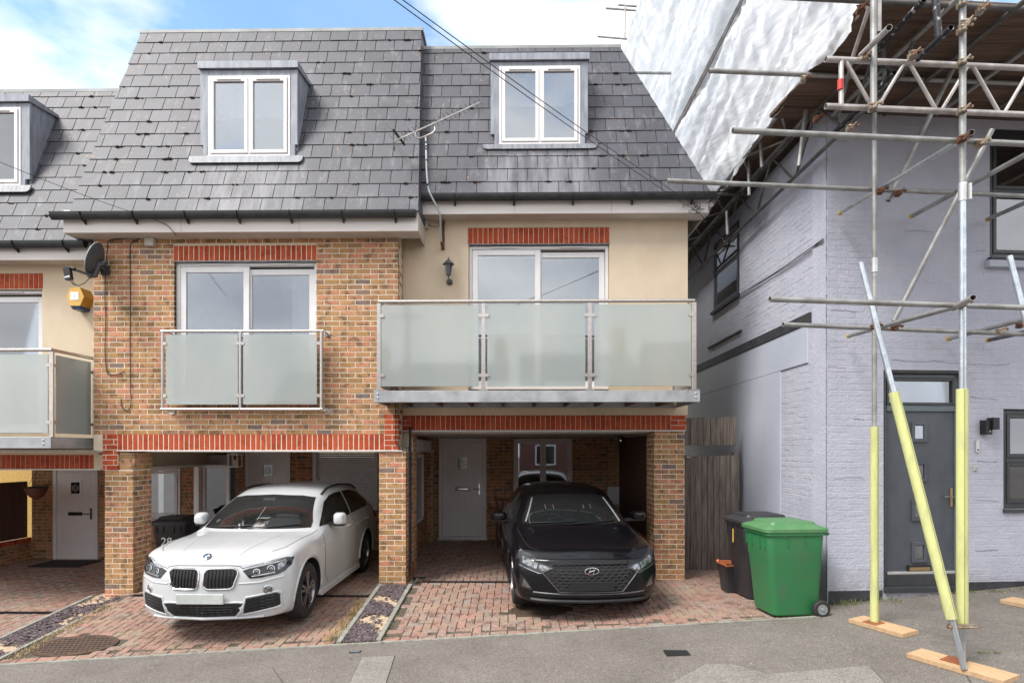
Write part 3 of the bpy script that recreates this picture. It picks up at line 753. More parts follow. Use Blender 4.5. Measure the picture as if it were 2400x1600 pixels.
for (x0, x1, zf, lab) in ((S2[1]+.1, 0.4, z3, 'narrow black channel drain across the driveway of the cream house'), (-5.5, S2[0], z2, 'narrow black channel drain across the brick driveway behind the white car'), (-9.5, S1[0]-.02, z1, 'narrow black channel drain across the far left driveway')):
    yy = 8.42 if zf is z3 else 8.05
    e = empty('channel_drain', ((x0+x1)/2, yy, zf(0, yy)), lab, 'drain')
    mb = MB(); z = zf((x0+x1)/2, yy); mb.box(x0, x1, yy-.05, yy+.05, z-.03, z+.004); mb.build('channel', 'iron_dark', e)
    mb = MB(); x = x0+.01
    while x < x1-.02: mb.box(x, x+.012, yy-.045, yy+.045, z+.004, z+.011); x += .026
    mb.build('bars', 'gutter_black', e, kind='stuff')

# ------------------------------------------------------------------ building helpers
def holed(mb, u0, u1, v0, v1, holes, y0, y1, fr=Matrix.Identity(4)):
    us = sorted({u0, u1, *[min(max(h[i], u0), u1) for h in holes for i in (0, 1)]}); vv = sorted({v0, v1, *[min(max(h[i], v0), v1) for h in holes for i in (2, 3)]})
    for i in range(len(us)-1):
        for j in range(len(vv)-1):
            cu, cv = (us[i]+us[i+1])/2, (vv[j]+vv[j+1])/2
            if any(h[0] < cu < h[1] and h[2] < cv < h[3] for h in holes): continue
            t_ = MB().box(us[i], us[i+1], y0, y1, vv[j], vv[j+1]); mb.add([fr @ Vector(p) for p in t_.v], t_.f)
    return mb
def framebox(mb, x0, x1, z0, z1, y0, y1, w_, wb=None):
    wb = wb or w_
    mb.bbox(x0, x0+w_, y0, y1, z0, z1); mb.bbox(x1-w_, x1, y0, y1, z0, z1)
    mb.bbox(x0+w_+.0005, x1-w_-.0005, y0+.0005, y1, z1-w_, z1); mb.bbox(x0+w_+.0005, x1-w_-.0005, y0+.0005, y1, z0, z0+wb)
def casement_window(parent, x0, x1, z0, z1, Y, n=2, mat='upvc', vents=True, back='curtain', glass='glass', outer=.05, leaf=.055, name='window', label=None, splits=None, blinds=False, room=True):
    mb = MB(); framebox(mb, x0, x1, z0, z1, Y, Y+.07, outer)
    w_ = (x1-x0-2*outer)/n; rects = []
    for i in range(n):
        a = x0+outer+w_*i
        if i: mb.box(a-.012, a+.012, Y-.002, Y+.06, z0+outer, z1-outer)
        rects.append((a+.006 if i == 0 else a+.014, a+w_-(.006 if i == n-1 else .014), z0+outer+.006, z1-outer-.006))
    win = mb.build(name, mat, parent, label=label)
    for r_ in rects:
        mb = MB(); framebox(mb, *r_, Y-.014, Y+.05, leaf); mb.build('casement', mat, win)
        MB().box(r_[0]+leaf, r_[1]-leaf, Y+.012, Y+.018, r_[2]+leaf, r_[3]-leaf).build('pane', glass, win)
        if vents:
            c = (r_[0]+r_[1])/2; MB().bbox(c-.17, c+.17, Y-.03, Y-.0145, r_[3]-.034, r_[3]-.016).build('vent', 'upvc_dull', win)
    if back == 'curtain':
        MB().box(x0+.02, x1-.02, Y+.20, Y+.21, z0, z1).build('net_curtain', 'curtain', win)
    elif back == 'dark':
        MB().box(x0-.02, x1+.02, Y+.7, Y+.71, z0-.02, z1+.02).build('room_back', 'room_dark', win)
    elif back == 'blind':
        mb = MB(); z = z0+.05
        while z < z1-.04: mb.bar(((x0+.05), Y+.10, z), ((x1-.05), Y+.10, z), .022, .002, Vector((0, .6, .8))); z += .022
        mb.build('blind_slats', 'blind', win, kind='stuff')
        MB().box(x0+.02, x1-.02, Y+.20, Y+.21, z0, z1).build('room_back', 'room_dark', win)
    return win
def clip_poly(poly, planes):
    for (a, b_, c) in planes:                            # keep a*u+b*v+c >= 0
        outp = []
        for i in range(len(poly)):
            p, q = poly[i], poly[(i+1) % len(poly)]
            dp, dq = a*p[0]+b_*p[1]+c, a*q[0]+b_*q[1]+c
            if dp >= 0: outp.append(p)
            if (dp >= 0) != (dq >= 0):
                k = dp/(dp-dq); outp.append((p[0]+(q[0]-p[0])*k, p[1]+(q[1]-p[1])*k))
        poly = outp
        if len(poly) < 3: return []
    return poly
PITCH = R(70); SP, CP = math.sin(PITCH), math.cos(PITCH)
def slate_roof(parent, uLb, uRb, uLt, uRt, Ye, Ze, ln, hole=None, phase=0.0, seed=1, yback=18.0):
    rs = random.Random(seed)
    fr = Matrix(((1, 0, 0, 0), (0, CP, -SP, Ye), (0, SP, CP, Ze), (0, 0, 0, 1)))     # local (u, v up the slope, n outward)
    Yt, Zt = Ye+CP*ln, Ze+SP*ln
    mb = MB()
    mb.add([(uLb, Ye, Ze), (uRb, Ye, Ze), (uRt, Yt, Zt), (uLt, Yt, Zt), (uLb, yback, Ze), (uRb, yback, Ze), (uRt, yback, Zt), (uLt, yback, Zt)],
           [(0, 1, 2, 3), (3, 2, 6, 7), (1, 5, 6, 2), (0, 3, 7, 4), (0, 4, 5, 1), (4, 7, 6, 5)])
    roof = mb.build('roof', 'slate', parent)
    fr = fr @ Matrix.Translation((0, 0, 0.004))
    # left: u - (uLb + (uLt-uLb)*v/ln) >= 0 ; right: (uRb + (uRt-uRb)*v/ln) - u >= 0
    planes = [(1, -(uLt-uLb)/ln, -uLb), (-1, (uRt-uRb)/ln, uRb), (0, -1, ln-.01)]
    g, wd, hd = 0.2445, 0.298, 0.30
    row = 0; v = -0.03; cells = []
    while v < ln-0.03:
        u = uLb-0.4+phase+(wd/2 if row % 2 else 0)
        while u < uRb+.3:
            jw = .0048
            poly = clip_poly([(u+jw, v), (u+wd-jw, v), (u+wd-jw, v+hd), (u+jw, v+hd)], planes)
            if poly:
                us = [p[0] for p in poly]
                if max(us)-min(us) > .02 and not (hole and hole[0] < min(us) and hole[1] > max(us) and hole[2] < v and hole[3] > v+g*1.1): cells.append((poly, v))
            u += wd
        v += g; row += 1
    for n_, (poly, v) in enumerate(cells):
        us = [p[0] for p in poly]; cu = (min(us)+max(us))/2
        lift = rs.uniform(.009, .013); tl = rs.uniform(-.004, .004)
        def up(p): return lift*(1-(p[1]-v)/.30)+.0045
        t_ = MB(); k = len(poly)
        top = [(p[0]-cu, p[1]-v, up(p)+.0035+rs.uniform(0, .001)) for p in poly]; bot = [(p[0]-cu, p[1]-v, up(p)-.0035) for p in poly]
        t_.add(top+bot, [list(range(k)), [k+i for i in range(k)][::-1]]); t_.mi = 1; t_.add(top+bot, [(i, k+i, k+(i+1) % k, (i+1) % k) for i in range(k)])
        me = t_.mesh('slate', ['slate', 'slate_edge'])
        o = bpy.data.objects.new('slate', me)
        mw = fr @ Matrix.Translation((cu, v+rs.uniform(-.003, .003), 0)) @ Matrix.Rotation(rs.uniform(-.006, .006), 4, 'Z')
        o.parent = roof; o.matrix_parent_inverse = WM[roof.name].inverted(); o.matrix_basis = mw; col.objects.link(o)
    # moss clumps along the slate edges
    mb = MB()
    for i in range(int(58*(uRb-uLb)/4.5)):
        v = -0.03+g*rs.randint(1, int(ln/g)); u = rs.uniform(uLb+.05, uRb-.05)
        if clip_poly([(u-.02, v), (u+.02, v), (u+.02, v+.02)], planes) and not (hole and hole[0]-.1 < u < hole[1]+.1 and v > hole[2]-.1):
            for q in range(rs.randint(2, 6)):
                p = fr @ Vector((u+rs.uniform(-.05, .05), v-rs.uniform(0, .012), .016)); s_ = rs.choice((.008, .011, .014, .022))*rs.uniform(.8, 1.2); mb.blob(p, s_*1.7, s_, s_)
    mb.build('moss', 'moss', roof, kind='stuff')
    return roof, Yt, Zt
def gutter(parent, x0, x1, Y, Z, n_br, r=.056, brk=None):
    mb = MB(); n = 12; vs = []
    for x in (x0, x1):
        for rr in (r, r-.006):
            for i in range(n+1):
                a = math.pi*i/n; vs.append((x, Y-rr*math.cos(a), Z-rr*math.sin(a)*1.75))
    m = n+1; fs = []
    for i in range(n): fs += [(i, i+1, 2*m+i+1, 2*m+i), (m+i, 3*m+i, 3*m+i+1, m+i+1), (i, m+i, m+i+1, i+1), (2*m+i, 2*m+i+1, 3*m+i+1, 3*m+i)]
    fs += [(0, 2*m, 3*m, m), (n, m+n, 3*m+n, 2*m+n)]
    mb.add(vs, fs)
    for x in (x0, x1):                                   # stop ends
        mb.add([(x, Y-r*math.cos(math.pi*i/n), Z-r*1.75*math.sin(math.pi*i/n)) for i in range(n+1)], [list(range(n+1))])
    g = mb.build('gutter', 'gutter_black', parent, smooth=True)
    for i in range(n_br):
        x = x0+(x1-x0)*(i+.6)/n_br
        mb = MB(); pts = [(x, Y-(r+.005)*math.cos(math.pi*k/10), Z-(r*1.75+.005)*math.sin(math.pi*k/10)) for k in range(11)]
        for k in range(10): mb.bar(pts[k], pts[k+1], .028, .006, Vector((1, 0, 0)))
        mb.prism([(Y-.01, Z-r*1.7), (Y+.06, Z-r), (Y+.06, Z-r*1.75-.045)], lambda p: (x-.012, p[0], p[1]), lambda p: (x+.012, p[0], p[1]))
        mb.build('bracket', 'gutter_black', g)
    return g
def dormer(parent, roof, bx, wx, Yd, topY, botz, apron, label=None, back='curtain', blinds=False):
    """bx: outer lead box in pixels (x0,x1,y0,y1), wx: window in pixels"""
    X0, Zt = zx(bx[0], bx[2], Yd); X1, Zb = zx(bx[1], bx[3], Yd)
    w0, wzt = zx(wx[0], wx[2], Yd); w1, wzb = zx(wx[1], wx[3], Yd)
    e = MB()
    e.box(X0+.0, X0+.03, Yd+.03, topY+.15, wzb-.05, Zt-.05).box(X1-.03, X1, Yd+.03, topY+.15, wzb-.05, Zt-.05)      # cheeks
    e.box(X0+.03, X1-.03, Yd+.03, topY+.15, Zt-.10, Zt-.05)
    d = e.build('dormer', 'lead', parent, label=label)
    mb = MB(); mb.bbox(X0-.012, w0-.002, Yd-.01, Yd+.03, Zb, Zt-.105).bbox(w1+.002, X1+.012, Yd-.01, Yd+.03, Zb, Zt-.105).bbox(w0-.002, w1+.002, Yd-.008, Yd+.03, wzt, Zt-.105)
    mb.build('surround', 'lead', d)
    mb = MB()
    vs = [(X0-.03, Yd-.05, Zt-.10), (X1+.03, Yd-.05, Zt-.10), (X1+.03, Yd-.05, Zt), (X0-.03, Yd-.05, Zt), (X0-.03, topY+.12, Zt-.02), (X1+.03, topY+.12, Zt-.02), (X1+.03, topY+.12, Zt+.02), (X0-.03, topY+.12, Zt+.02)]
    mb.add(vs, [(0, 1, 2, 3), (3, 2, 6, 7), (1, 5, 6, 2), (0, 3, 7, 4), (0, 4, 5, 1)]); mb.build('flat_top', 'lead', d)
    mb = MB(); mb.bbox(w0-.07, w0-.002, Yd-.02, Yd+.02, wzb-.03, Zb).bbox(w1+.002, w1+.07, Yd-.02, Yd+.02, wzb-.03, Zb); mb.build('side_flashing', 'lead', d)
    # apron of lead dressed over the slates
    a0, _ = zx(apron[0], apron[2], Yd); a1, za = zx(apron[1], apron[2], Yd)
    zt_ = wzb-.005; zb_ = za; mb = MB(); sl = CP/SP; n = 12
    pts = [(a0, zt_), (a0, zb_+.06)]+[(a0+.06-.06*math.cos(R(q*22.5)), zb_+.06-.06*math.sin(R(q*22.5))) for q in range(1, 5)]+[(a1-.06+.06*math.sin(R(q*22.5)), zb_+.06-.06*math.cos(R(q*22.5))) for q in range(0, 5)]+[(a1, zt_)]
    yy = lambda z: Yd-.035+(z-wzb)*sl
    mb.prism(pts, lambda p: (p[0], yy(p[1])-.004, p[1]), lambda p: (p[0], yy(p[1])+.02, p[1])); mb.build('apron', 'lead_apron', d)
    casement_window(d, w0, w1, wzb, wzt, Yd-.02, 2, back=None, outer=.035, leaf=.05)
    win = [c for c in d.children if c.name.startswith('window')]
    MB().bbox(w0-.006, w1+.006, Yd-.036, Yd-.015, wzb-.012, wzb+.006).build('sill', 'upvc', d)
    if back == 'blind':
        mb = MB(); z = wzb+.05
        while z < wzt-.04: mb.bar((w0+.05, Yd+.08, z), (w1-.05, Yd+.08, z), .022, .002, Vector((0, .6, .8))); z += .022
        mb.build('blind', 'blind', d, kind='stuff')
    MB().box(w0+.01, w1-.01, Yd+.28, Yd+.29, wzb, wzt).build('room_back', 'curtain' if back != 'room' else 'room_dark', d)
    return d
def patio_door(parent, x0, x1, z0, z1, Y, label=None, curt=()):
    mb = MB(); framebox(mb, x0, x1, z0, z1, Y, Y+.09, .045)
    m = (x0+x1)/2
    door = mb.build('patio_door', 'upvc', parent, label=label)
    for (a, b_, yy, dz, nm) in ((x0+.05, m+.03, Y+.004, 0, 'fixed_leaf'), (m-.03, x1-.05, Y+.045, .03, 'sliding_leaf')):
        mb = MB(); framebox(mb, a, b_, z0+.04, z1-.05-dz, yy, yy+.04, .085); mb.build(nm, 'upvc', door)
        MB().box(a+.085, b_-.085, yy+.016, yy+.022, z0+.125, z1-.135-dz).build('pane', 'glass', door)
    for c in ((x0*3+x1)/4, (x0+x1*3)/4): MB().bbox(c-.20, c+.20, Y-.02, Y-.001, z1-.032, z1-.012).build('vent', 'upvc', door)
    for (a, b_) in curt:
        mb = MB(); n = 14; X0, X1 = x0+(x1-x0)*a, x0+(x1-x0)*b_; vs = []
        for i in range(n+1):
            x = X0+(X1-X0)*i/n; y = Y+.22+.025*math.sin(i*2.1); vs += [(x, y, z0+.1), (x, y, z1-.08)]
        mb.add(vs, [(2*i, 2*i+2, 2*i+3, 2*i+1) for i in range(n)]); mb.build('curtain', 'curtain', door)
    MB().box(x0, x1, Y+1.6, Y+1.62, z0, z1).box(x0, x0+.02, Y+.1, Y+1.6, z0, z1).box(x1-.02, x1, Y+.1, Y+1.6, z0, z1).box(x0, x1, Y+.1, Y+1.6, z0-.02, z0+.02).build('room', 'room_dark', door)
    return door
def front_door(parent, px0, px1, py0, py1, Y, mat='door_white', hinge='l', letter=True, label=None, dark_furn=False, lz=None):
    x0, z1 = zx(px0, py0, Y); x1, z0 = zx(px1, py1, Y)
    mb = MB(); framebox(mb, x0, x1, z0, z1, Y-.03, Y+.05, .075, .035)
    d = mb.build('front_door', mat, parent, label=label)
    a, b_, c, e_ = x0+.08, x1-.08, z0+.045, z1-.08
    leaf = MB(); leaf.bbox(a, b_, Y-.012, Y+.03, c, e_)
    # plank grooves: raised slats on the leaf
    n = 5; w_ = (b_-a-.16)/n
    for i in range(n): leaf.bbox(a+.08+i*w_+.003, a+.08+(i+1)*w_-.003, Y-.017, Y-.011, c+.13, e_-.12)
    leaf.build('leaf', mat, d)
    cx_ = (a+b_)/2; h = z1-z0; zc = z0+h*.755
    mb = MB(); framebox(mb, cx_-.145, cx_+.145, zc-.17, zc+.17, Y-.032, Y-.012, .05); mb.build('glazing_frame', mat, d)
    MB().box(cx_-.094, cx_+.094, Y-.021, Y-.018, zc-.119, zc+.119).build('glazing', 'glass_dark', d)
    mb = MB()
    for r_ in (.035, .065): 
        pts = [(cx_+r_*math.cos(q*.524), Y-.024, zc+r_*1.1*math.sin(q*.524)) for q in range(13)]; mb.path(pts, .005, 5)
    mb.build('leaded_ring', 'alu_bright', d)
    if letter:
        zl = z0+h*.495; MB().bbox(cx_-.15, cx_+.15, Y-.035, Y-.012, zl-.035, zl+.035).build('letter_plate', 'car_trim', d)
        if not dark_furn: MB().bbox(cx_-.13, cx_+.13, Y-.04, Y-.034, zl-.02, zl+.02).build('letter_flap', 'chrome', d)
        hx = b_-.07
        MB().bbox(hx-.018, hx+.018, Y-.03, Y-.012, zl-.12, zl+.12).build('handle_plate', 'chrome' if not dark_furn else 'lantern_metal', d)
        MB().tube((hx, Y-.03, zl), (hx, Y-.06, zl), .010, 8).tube((hx+.01, Y-.06, zl), (hx-.13, Y-.06, zl), .010, 8).build('handle', 'chrome' if not dark_furn else 'lantern_metal', d)
    MB().bbox(x0-.02, x1+.02, Y-.10, Y-.028, z0-.03, z0+.0).build('threshold', 'upvc_dull', d)
    return d
def clamp(mb, x, Y, z, s, axis='x'):
    """stainless glass clamp, half-round tongue reaching s metres sideways"""
    if axis == 'x':
        mb.box(min(x, x+s*.6), max(x, x+s*.6), Y-.014, Y+.014, z-.022, z+.022); mb.tube((x+s*.6, Y-.0141, z), (x+s*.6, Y+.0141, z), .022, 14)
    else:
        mb.box(x-.014, x+.014, min(Y, Y+s*.6), max(Y, Y+s*.6), z-.022, z+.022); mb.tube((x-.0141, Y+s*.6, z), (x+.0141, Y+s*.6, z), .022, 14)

# ------------------------------------------------------------------ house with the yellow brick front (middle left)
E = at
def X_(px, Y): return at(px, 1000, Y).x
def Z_(py, Y): return at(1200, py, Y).z
h2 = empty('terraced_house', (-3.9, Y2, 0.03), 'yellow brick house with steep slate roof, small glass balcony and the white car under it', 'house', 'terraced houses')
xl, xr = X_(219, Y2), X_(933, Y2)
zb2, zt2 = Z_(1055, Y2), Z_(545, Y2)
dx0, dx1, dz0, dz1 = X_(408, Y2), X_(741, Y2), Z_(945, Y2), Z_(608, Y2)
lx0, lx1, lz0, lz1 = X_(406, Y2), X_(742, Y2), Z_(608, Y2), Z_(571, Y2)
bx0, bx1, bz1 = X_(275, Y2), X_(901, Y2), Z_(1015, Y2)
qz = Z_(968, Y2)
holes = [(dx0, dx1, dz0, dz1)]
wall = holed(MB(), xl, xr, zb2, zt2+.1, holes, Y2+.004, Y2+.3).build('wall', 'mortar', h2)
# window reveals, side return of the wall in brick
fr2 = front(Y2)
bh = holes + [(lx0, lx1, lz0, lz1), (xl, bx1, zb2, bz1), (bx1, xr, zb2, qz)]
br = courses(xl, xr, zb2+.0, zt2, bh)
lay(wall, br, fr2, 'yellow_brick', n_ind=295, score=lambda q: (q[1]-q[0] < .15, -((q[0]+q[1])/2*0.2)-q[2]*.0 + abs((q[2]+q[3])/2-1.8)))
red = soldiers(lx0, lx1, lz0, lz1)+soldiers(bx0, bx1, zb2, bz1)
red += courses(bx1, xr, zb2, qz, phase=.11)+courses(X_(240, Y2), bx0, zb2-.29, bz1, phase=.05)
lay(wall, red, fr2, 'red_brick', 'red_brick', 300)
zq = zb2-.29
holed(MB(), X_(240, Y2), bx0, zq, zb2-.001, [], Y2+.004, Y2+.3).build('wall_corner', 'mortar', h2)
sr = side(xr, Y2+.01)
lay(wall, courses(0, .33, zb2, qz, phase=.11), sr, 'red_brick', 'red_brick', 0)
lay(wall, courses(0, .33, qz, zt2, phase=.11), sr, 'yellow_brick', 'brick', 0)
MB().bbox(X_(273, Y2), X_(944, Y2), Y2-.012, Y2+.25, zb2-.014, zb2-.001).build('lintel_angle', 'upvc', h2)
MB().bbox(lx0, lx1, Y2-.006, Y2+.1, lz0-.010, lz0-.001).build('lintel_angle', 'lead', h2)
patio_door(h2, dx0+.005, dx1-.005, dz0, dz1-.012, Y2+.06, curt=((.78, .96),))
def pillar(parent, px0, px1, Y, dep, z0, z1, wall_z0=None, side_s=1, mat='yellow_brick'):
    a, b_ = X_(px0, Y), X_(px1, Y)
    p = MB().box(a+.004, b_-.004, Y+.004, Y+dep, z0-.1, z1).build('pillar', 'mortar', parent)
    fb = courses(a, b_, z0-.03, z1); lay(p, fb, front(Y), mat, n_ind=120)
    sb = courses(0.0, dep, z0-.03, z1, phase=.11); lay(p, sb, side(b_, Y+.004, 1) if side_s == 1 else side(a, Y+.004, -1), mat, n_ind=60)
    return p
zpl = Z_(1058, Y2)
pillar(h2, 245, 312, Y2+.02, .42, Z_(1403, Y2), Z_(1100, Y2)-.002)
pillar(h2, 312.5, 345, Y2+.03, .02, 0, 0.1) if False else None
pillar(h2, 888, 951.5, Y2+.02, .55, Z_(1371, Y2), zpl)
# piece of brickwork above the left pillar, right of the red corner
pz = MB().box(bx0+.01, X_(312, Y2)-.01, Y2+.04, Y2+.44, Z_(1100, Y2), zb2-.02).build('pillar_head', 'mortar', h2)
lay(pz, courses(bx0, X_(312, Y2), Z_(1100, Y2), zb2-.02), front(Y2+.03), 'yellow_brick', n_ind=10)
lay(pz, courses(0, .42, Z_(1100, Y2), zb2-.02), side(X_(312, Y2), Y2+.03), 'yellow_brick', n_ind=10)
# roof
Ye2, Ze2, LN2 = 7.90, 3.35+CZ, 3.655
g0, g1 = X_(452, 8.25), X_(712, 8.25)
h2roof, Yt2, Zt2 = slate_roof(h2, -6.28, -1.365, -6.075, -1.535, Ye2, Ze2, LN2, hole=(X_(478, 8.22), X_(692, 8.22), (8.229-Ye2)/CP+.02, (8.70-Ye2)/CP), phase=.12, seed=3)
MB().bbox(-6.10, -1.50, Yt2-.035, Yt2+.03, Zt2-.035, Zt2+.02).build('ridge_cap', 'ridge_metal', h2)
MB().box(-6.10, -1.50, Yt2+.03, 18, Zt2-.02, Zt2+.016).build('flat_roof', 'ridge_metal', h2)
dormer(h2, h2roof, (472, 696, 149, 340), (489, 681, 180, 367), 8.22, 8.716, 0, (447, 712, 386))
fx0, fx1 = X_(148, 7.95), X_(980, 7.95)
zf0, zf1 = Z_(540, 7.95), Z_(506, 7.95)
mb = MB(); n = 3
for i in range(n):
    a = fx0+(fx1-fx0)*i/n; b_ = fx0+(fx1-fx0)*(i+1)/n; mb.bbox(a+.001, b_-.001, 7.95, 7.975, zf0, zf1+.12)
mb.build('fascia', 'fascia_white', h2)
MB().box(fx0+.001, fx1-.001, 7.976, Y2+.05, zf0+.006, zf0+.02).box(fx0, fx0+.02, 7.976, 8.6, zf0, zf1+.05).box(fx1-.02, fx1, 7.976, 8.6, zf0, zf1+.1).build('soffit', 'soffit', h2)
gutter(h2, X_(122, 7.88), X_(975, 7.88), 7.875, Z_(493, 7.88), 7, brk=1)
# juliet balcony
yj = 8.05
jx = [X_(381, yj), X_(563, yj), X_(753, yj)]; jz0, jz1 = Z_(958, yj), Z_(774, yj)
mb = MB(); mb.tube((jx[0]-.02, yj, jz1), (jx[2]+.03, yj, jz1), .021, 12)
bal = mb.build('balcony', 'stainless', h2, smooth=True)
MB().tube((jx[0]-.02, yj, jz0), (jx[2]+.02, yj, jz0), .021, 12).build('bottom_rail', 'stainless', bal, smooth=True)
for x in jx: MB().tube((x, yj, jz0), (x, yj, jz1-.02), .021, 12).build('post', 'stainless', bal, smooth=True)
for (a, b_) in ((389, 558), (570, 743)):
    MB().bbox(X_(a, yj), X_(b_, yj), yj-.005, yj+.005, Z_(947, yj), Z_(782, yj), .002).build('glass_panel', 'frosted_glass', bal)
for z in (Z_(803, yj), Z_(926, yj)):
    for (x, s_) in ((jx[0], .07), (jx[1], -.07), (jx[1], .07), (jx[2], -.07)):
        mb = MB(); clamp(mb, x, yj, z, s_); mb.build('glass_clamp', 'stainless', bal)
for x in (jx[0]+.05, jx[2]+.04):
    for z in (jz0-.02, jz1-.01): MB().tube((x, yj, z), (x, Y2-.012, z), .014, 8).tube((x, Y2-.012, z), (x, Y2, z), .045, 16).build('wall_fixing', 'stainless', bal, smooth=True)

# ------------------------------------------------------------------ carport of that house
def back_wall(parent, px0, px1, zf, zt, holes_px, Y, n_ind=0, mat='yellow_brick', lintels=()):
    a, b_ = X_(px0, Y), X_(px1, Y)
    hs_ = [(X_(h[0], Y), X_(h[1], Y), Z_(h[3], Y), Z_(h[2], Y)) for h in holes_px]
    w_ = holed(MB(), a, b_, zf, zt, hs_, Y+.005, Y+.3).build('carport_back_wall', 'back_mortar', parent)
    ls = [(X_(h[0], Y), X_(h[1], Y), Z_(h[3], Y), Z_(h[2], Y)) for h in lintels]
    lay(w_, courses(a, b_, zf, zt, hs_+ls), front(Y), mat, n_ind=n_ind)
    for l in ls: lay(w_, soldiers(*l), front(Y), 'red_brick', 'red_brick', 0)
    return w_
YW2 = 11.8
cz2 = zb2-.03                                            # ceiling
bw2 = back_wall(h2, 232, 1012, -.1, cz2, [(350, 424, 1097, 1216), (576, 681, 1040, 1300), (737, 886, 1050, 1193)], YW2)
MB().box(-9.6, -1.72, Y2+.31, YW2, cz2, cz2+.04).build('carport_ceiling', 'ceiling_white', h2)
MB().box(-6.0, -1.88, Y2+2.4, YW2+.3, cz2+.041, Ze2-.3).box(-9.6, -1.88, 10.4, YW2+.3, cz2+.041, cz2+.3).build('upper_storey', 'room_dark', h2)
x0, z1_ = zx(350, 1097, YW2); x1, z0_ = zx(424, 1214, YW2)
casement_window(h2, x0-.1, x1, z0_, z1_, YW2-.03, 1, 'upvc_dull', False, 'dark')
MB().bbox(x0-.1, x1+.03, YW2-.14, YW2-.032, z0_-.05, z0_-.005).build('sill', 'upvc_dull', h2)
pbox('shutter_housing', 'upvc_dull', h2, 352, 537, 1066, 1094, YW2-.22, .2)
front_door(h2, 576, 681, 1046, 1275, YW2-.02, hinge='l')
# open white leaf beside the door
x0, z1_ = zx(455, 1092, 10.9); x1, z0_ = zx(541, 1249, 11.1)
leafo = MB(); leafo.bbox(x0, x0+.10, 10.88, 10.96, z0_-.1, z1_)
leaf2 = leafo.build('open_window', 'upvc', h2, label='open white framed leaf beside the lantern')
mb = MB(); framebox(mb, x0+.101, x1+.02, z0_-.1, z1_+.02, 11.0, 11.05, .06); mb.build('casement', 'upvc_dull', leaf2)
MB().box(x0+.15, x1-.03, 11.02, 11.03, z0_-.05, z1_-.04).build('pane', 'glass_dark', leaf2)
MB().box(x0+.12, x1-.01, 11.3, 11.31, z0_-.1, z1_).build('room_back', 'room_dark', leaf2)
# roller shutter
x0, z1_ = zx(735, 1040, YW2-.1); x1, z0_ = zx(887, 1195, YW2-.1)
mb = MB(); mb.bbox(x0, x0+.075, YW2-.16, YW2, z0_, cz2-.01).bbox(x1-.075, x1, YW2-.16, YW2, z0_, cz2-.01).bbox(x0+.076, x1-.076, YW2-.15, YW2, z0_, z0_+.035)
sh = mb.build('roller_shutter', 'upvc_dull', h2)
z = z0_+.04
while z < cz2-.05: MB().bbox(x0+.078, x1-.078, YW2-.11, YW2-.09, z, z+.0445, .009).build('slat', 'shutter', sh); z += .046

# ------------------------------------------------------------------ cream house with the big balcony (middle right)
h3 = empty('terraced_house', (0.4, Y3, 0.15), 'cream rendered house with wide frosted glass balcony above the black car', 'house', 'terraced houses')
xl3, xr3 = X_(933, Y3), X_(1612, Y3)
zb3, zband3, zt3 = Z_(1008, Y3), Z_(972, Y3), Z_(518, Y3)
px0_, px1_, pz0_, pz1_ = X_(1098, Y3), X_(1428, Y3), Z_(909, Y3)+.0, Z_(572, Y3)
lx0, lx1, lz0, lz1 = X_(1096, Y3), X_(1429, Y3), Z_(571, Y3), Z_(533, Y3)
wall3 = holed(MB(), xl3, xr3, zband3, zt3+.15, [(px0_, px1_, Z_(915, Y3), pz1_), (lx0, lx1, lz0, lz1)], Y3, Y3+.3).build('wall', 'render_cream', h3)
MB().box(lx0, lx1, Y3+.012, Y3+.2, lz0, lz1).build('lintel_bed', 'mortar', h3)
MB().box(xl3, xr3-.02, Y3+.011, Y3+.3, zb3, zband3-.001).build('lintel_bed', 'mortar', h3)
lay(wall3, soldiers(lx0+.003, lx1-.003, lz0, lz1), front(Y3+.004), 'red_brick', 'red_brick', 60)
sx0, sx1, sx2 = X_(962, Y3), X_(1573, Y3), X_(1609, Y3)
lay(wall3, soldiers(sx0, sx1, zb3, zband3), front(Y3+.003), 'red_brick', 'red_brick', 80)
lay(wall3, courses(sx1, sx2, zb3, zband3)+courses(xl3, sx0, zb3, zband3), front(Y3+.003), 'red_brick', 'red_brick', 80)
MB().bbox(X_(943, Y3), X_(1606, Y3), Y3-.014, Y3+.25, zb3-.016, zb3-.001).build('lintel_angle', 'upvc', h3)
MB().bbox(lx0, lx1, Y3-.004, Y3+.1, lz0-.012, lz0-.001).build('lintel_angle', 'lead', h3)
patio_door(h3, px0_+.005, px1_-.005, Z_(911, Y3), pz1_-.014, Y3+.05, curt=((.04, .10), (.86, .90)))
p3 = pillar(h3, 1533, 1605, Y3+.02, .5, Z_(1363, Y3), zb3-.017, side_s=-1)
# short brick return behind the middle pillar
hz = Z_(1368, 8.8)
mb = MB(); mb.box(X_(951, Y2)-.3, X_(951.5, Y2)-.0075, Y2+.58, Y2+.9, .05, zb3-.02); pr = mb.build('pier', 'mortar', h3)
lay(pr, courses(0, .32, .12, zb3-.02, phase=.05), side(X_(951.5, Y2), Y2+.58), 'yellow_brick', n_ind=60)
Ye3, Ze3, LN3 = 8.25, 3.72+CZ, 3.04
h3roof, Yt3, Zt3 = slate_roof(h3, -1.72, 2.80, -1.72, 1.67, Ye3, Ze3, LN3, hole=(X_(1158, 8.57), X_(1372, 8.57), (8.576-Ye3)/CP+.02, (8.95-Ye3)/CP), phase=.05, seed=8)
MB().bbox(-1.72, 1.70, Yt3-.035, Yt3+.03, Zt3-.035, Zt3+.02).build('ridge_cap', 'ridge_metal', h3)
MB().box(-1.72, 1.68, Yt3+.03, 18, Zt3-.02, Zt3+.016).build('flat_roof', 'ridge_metal', h3)
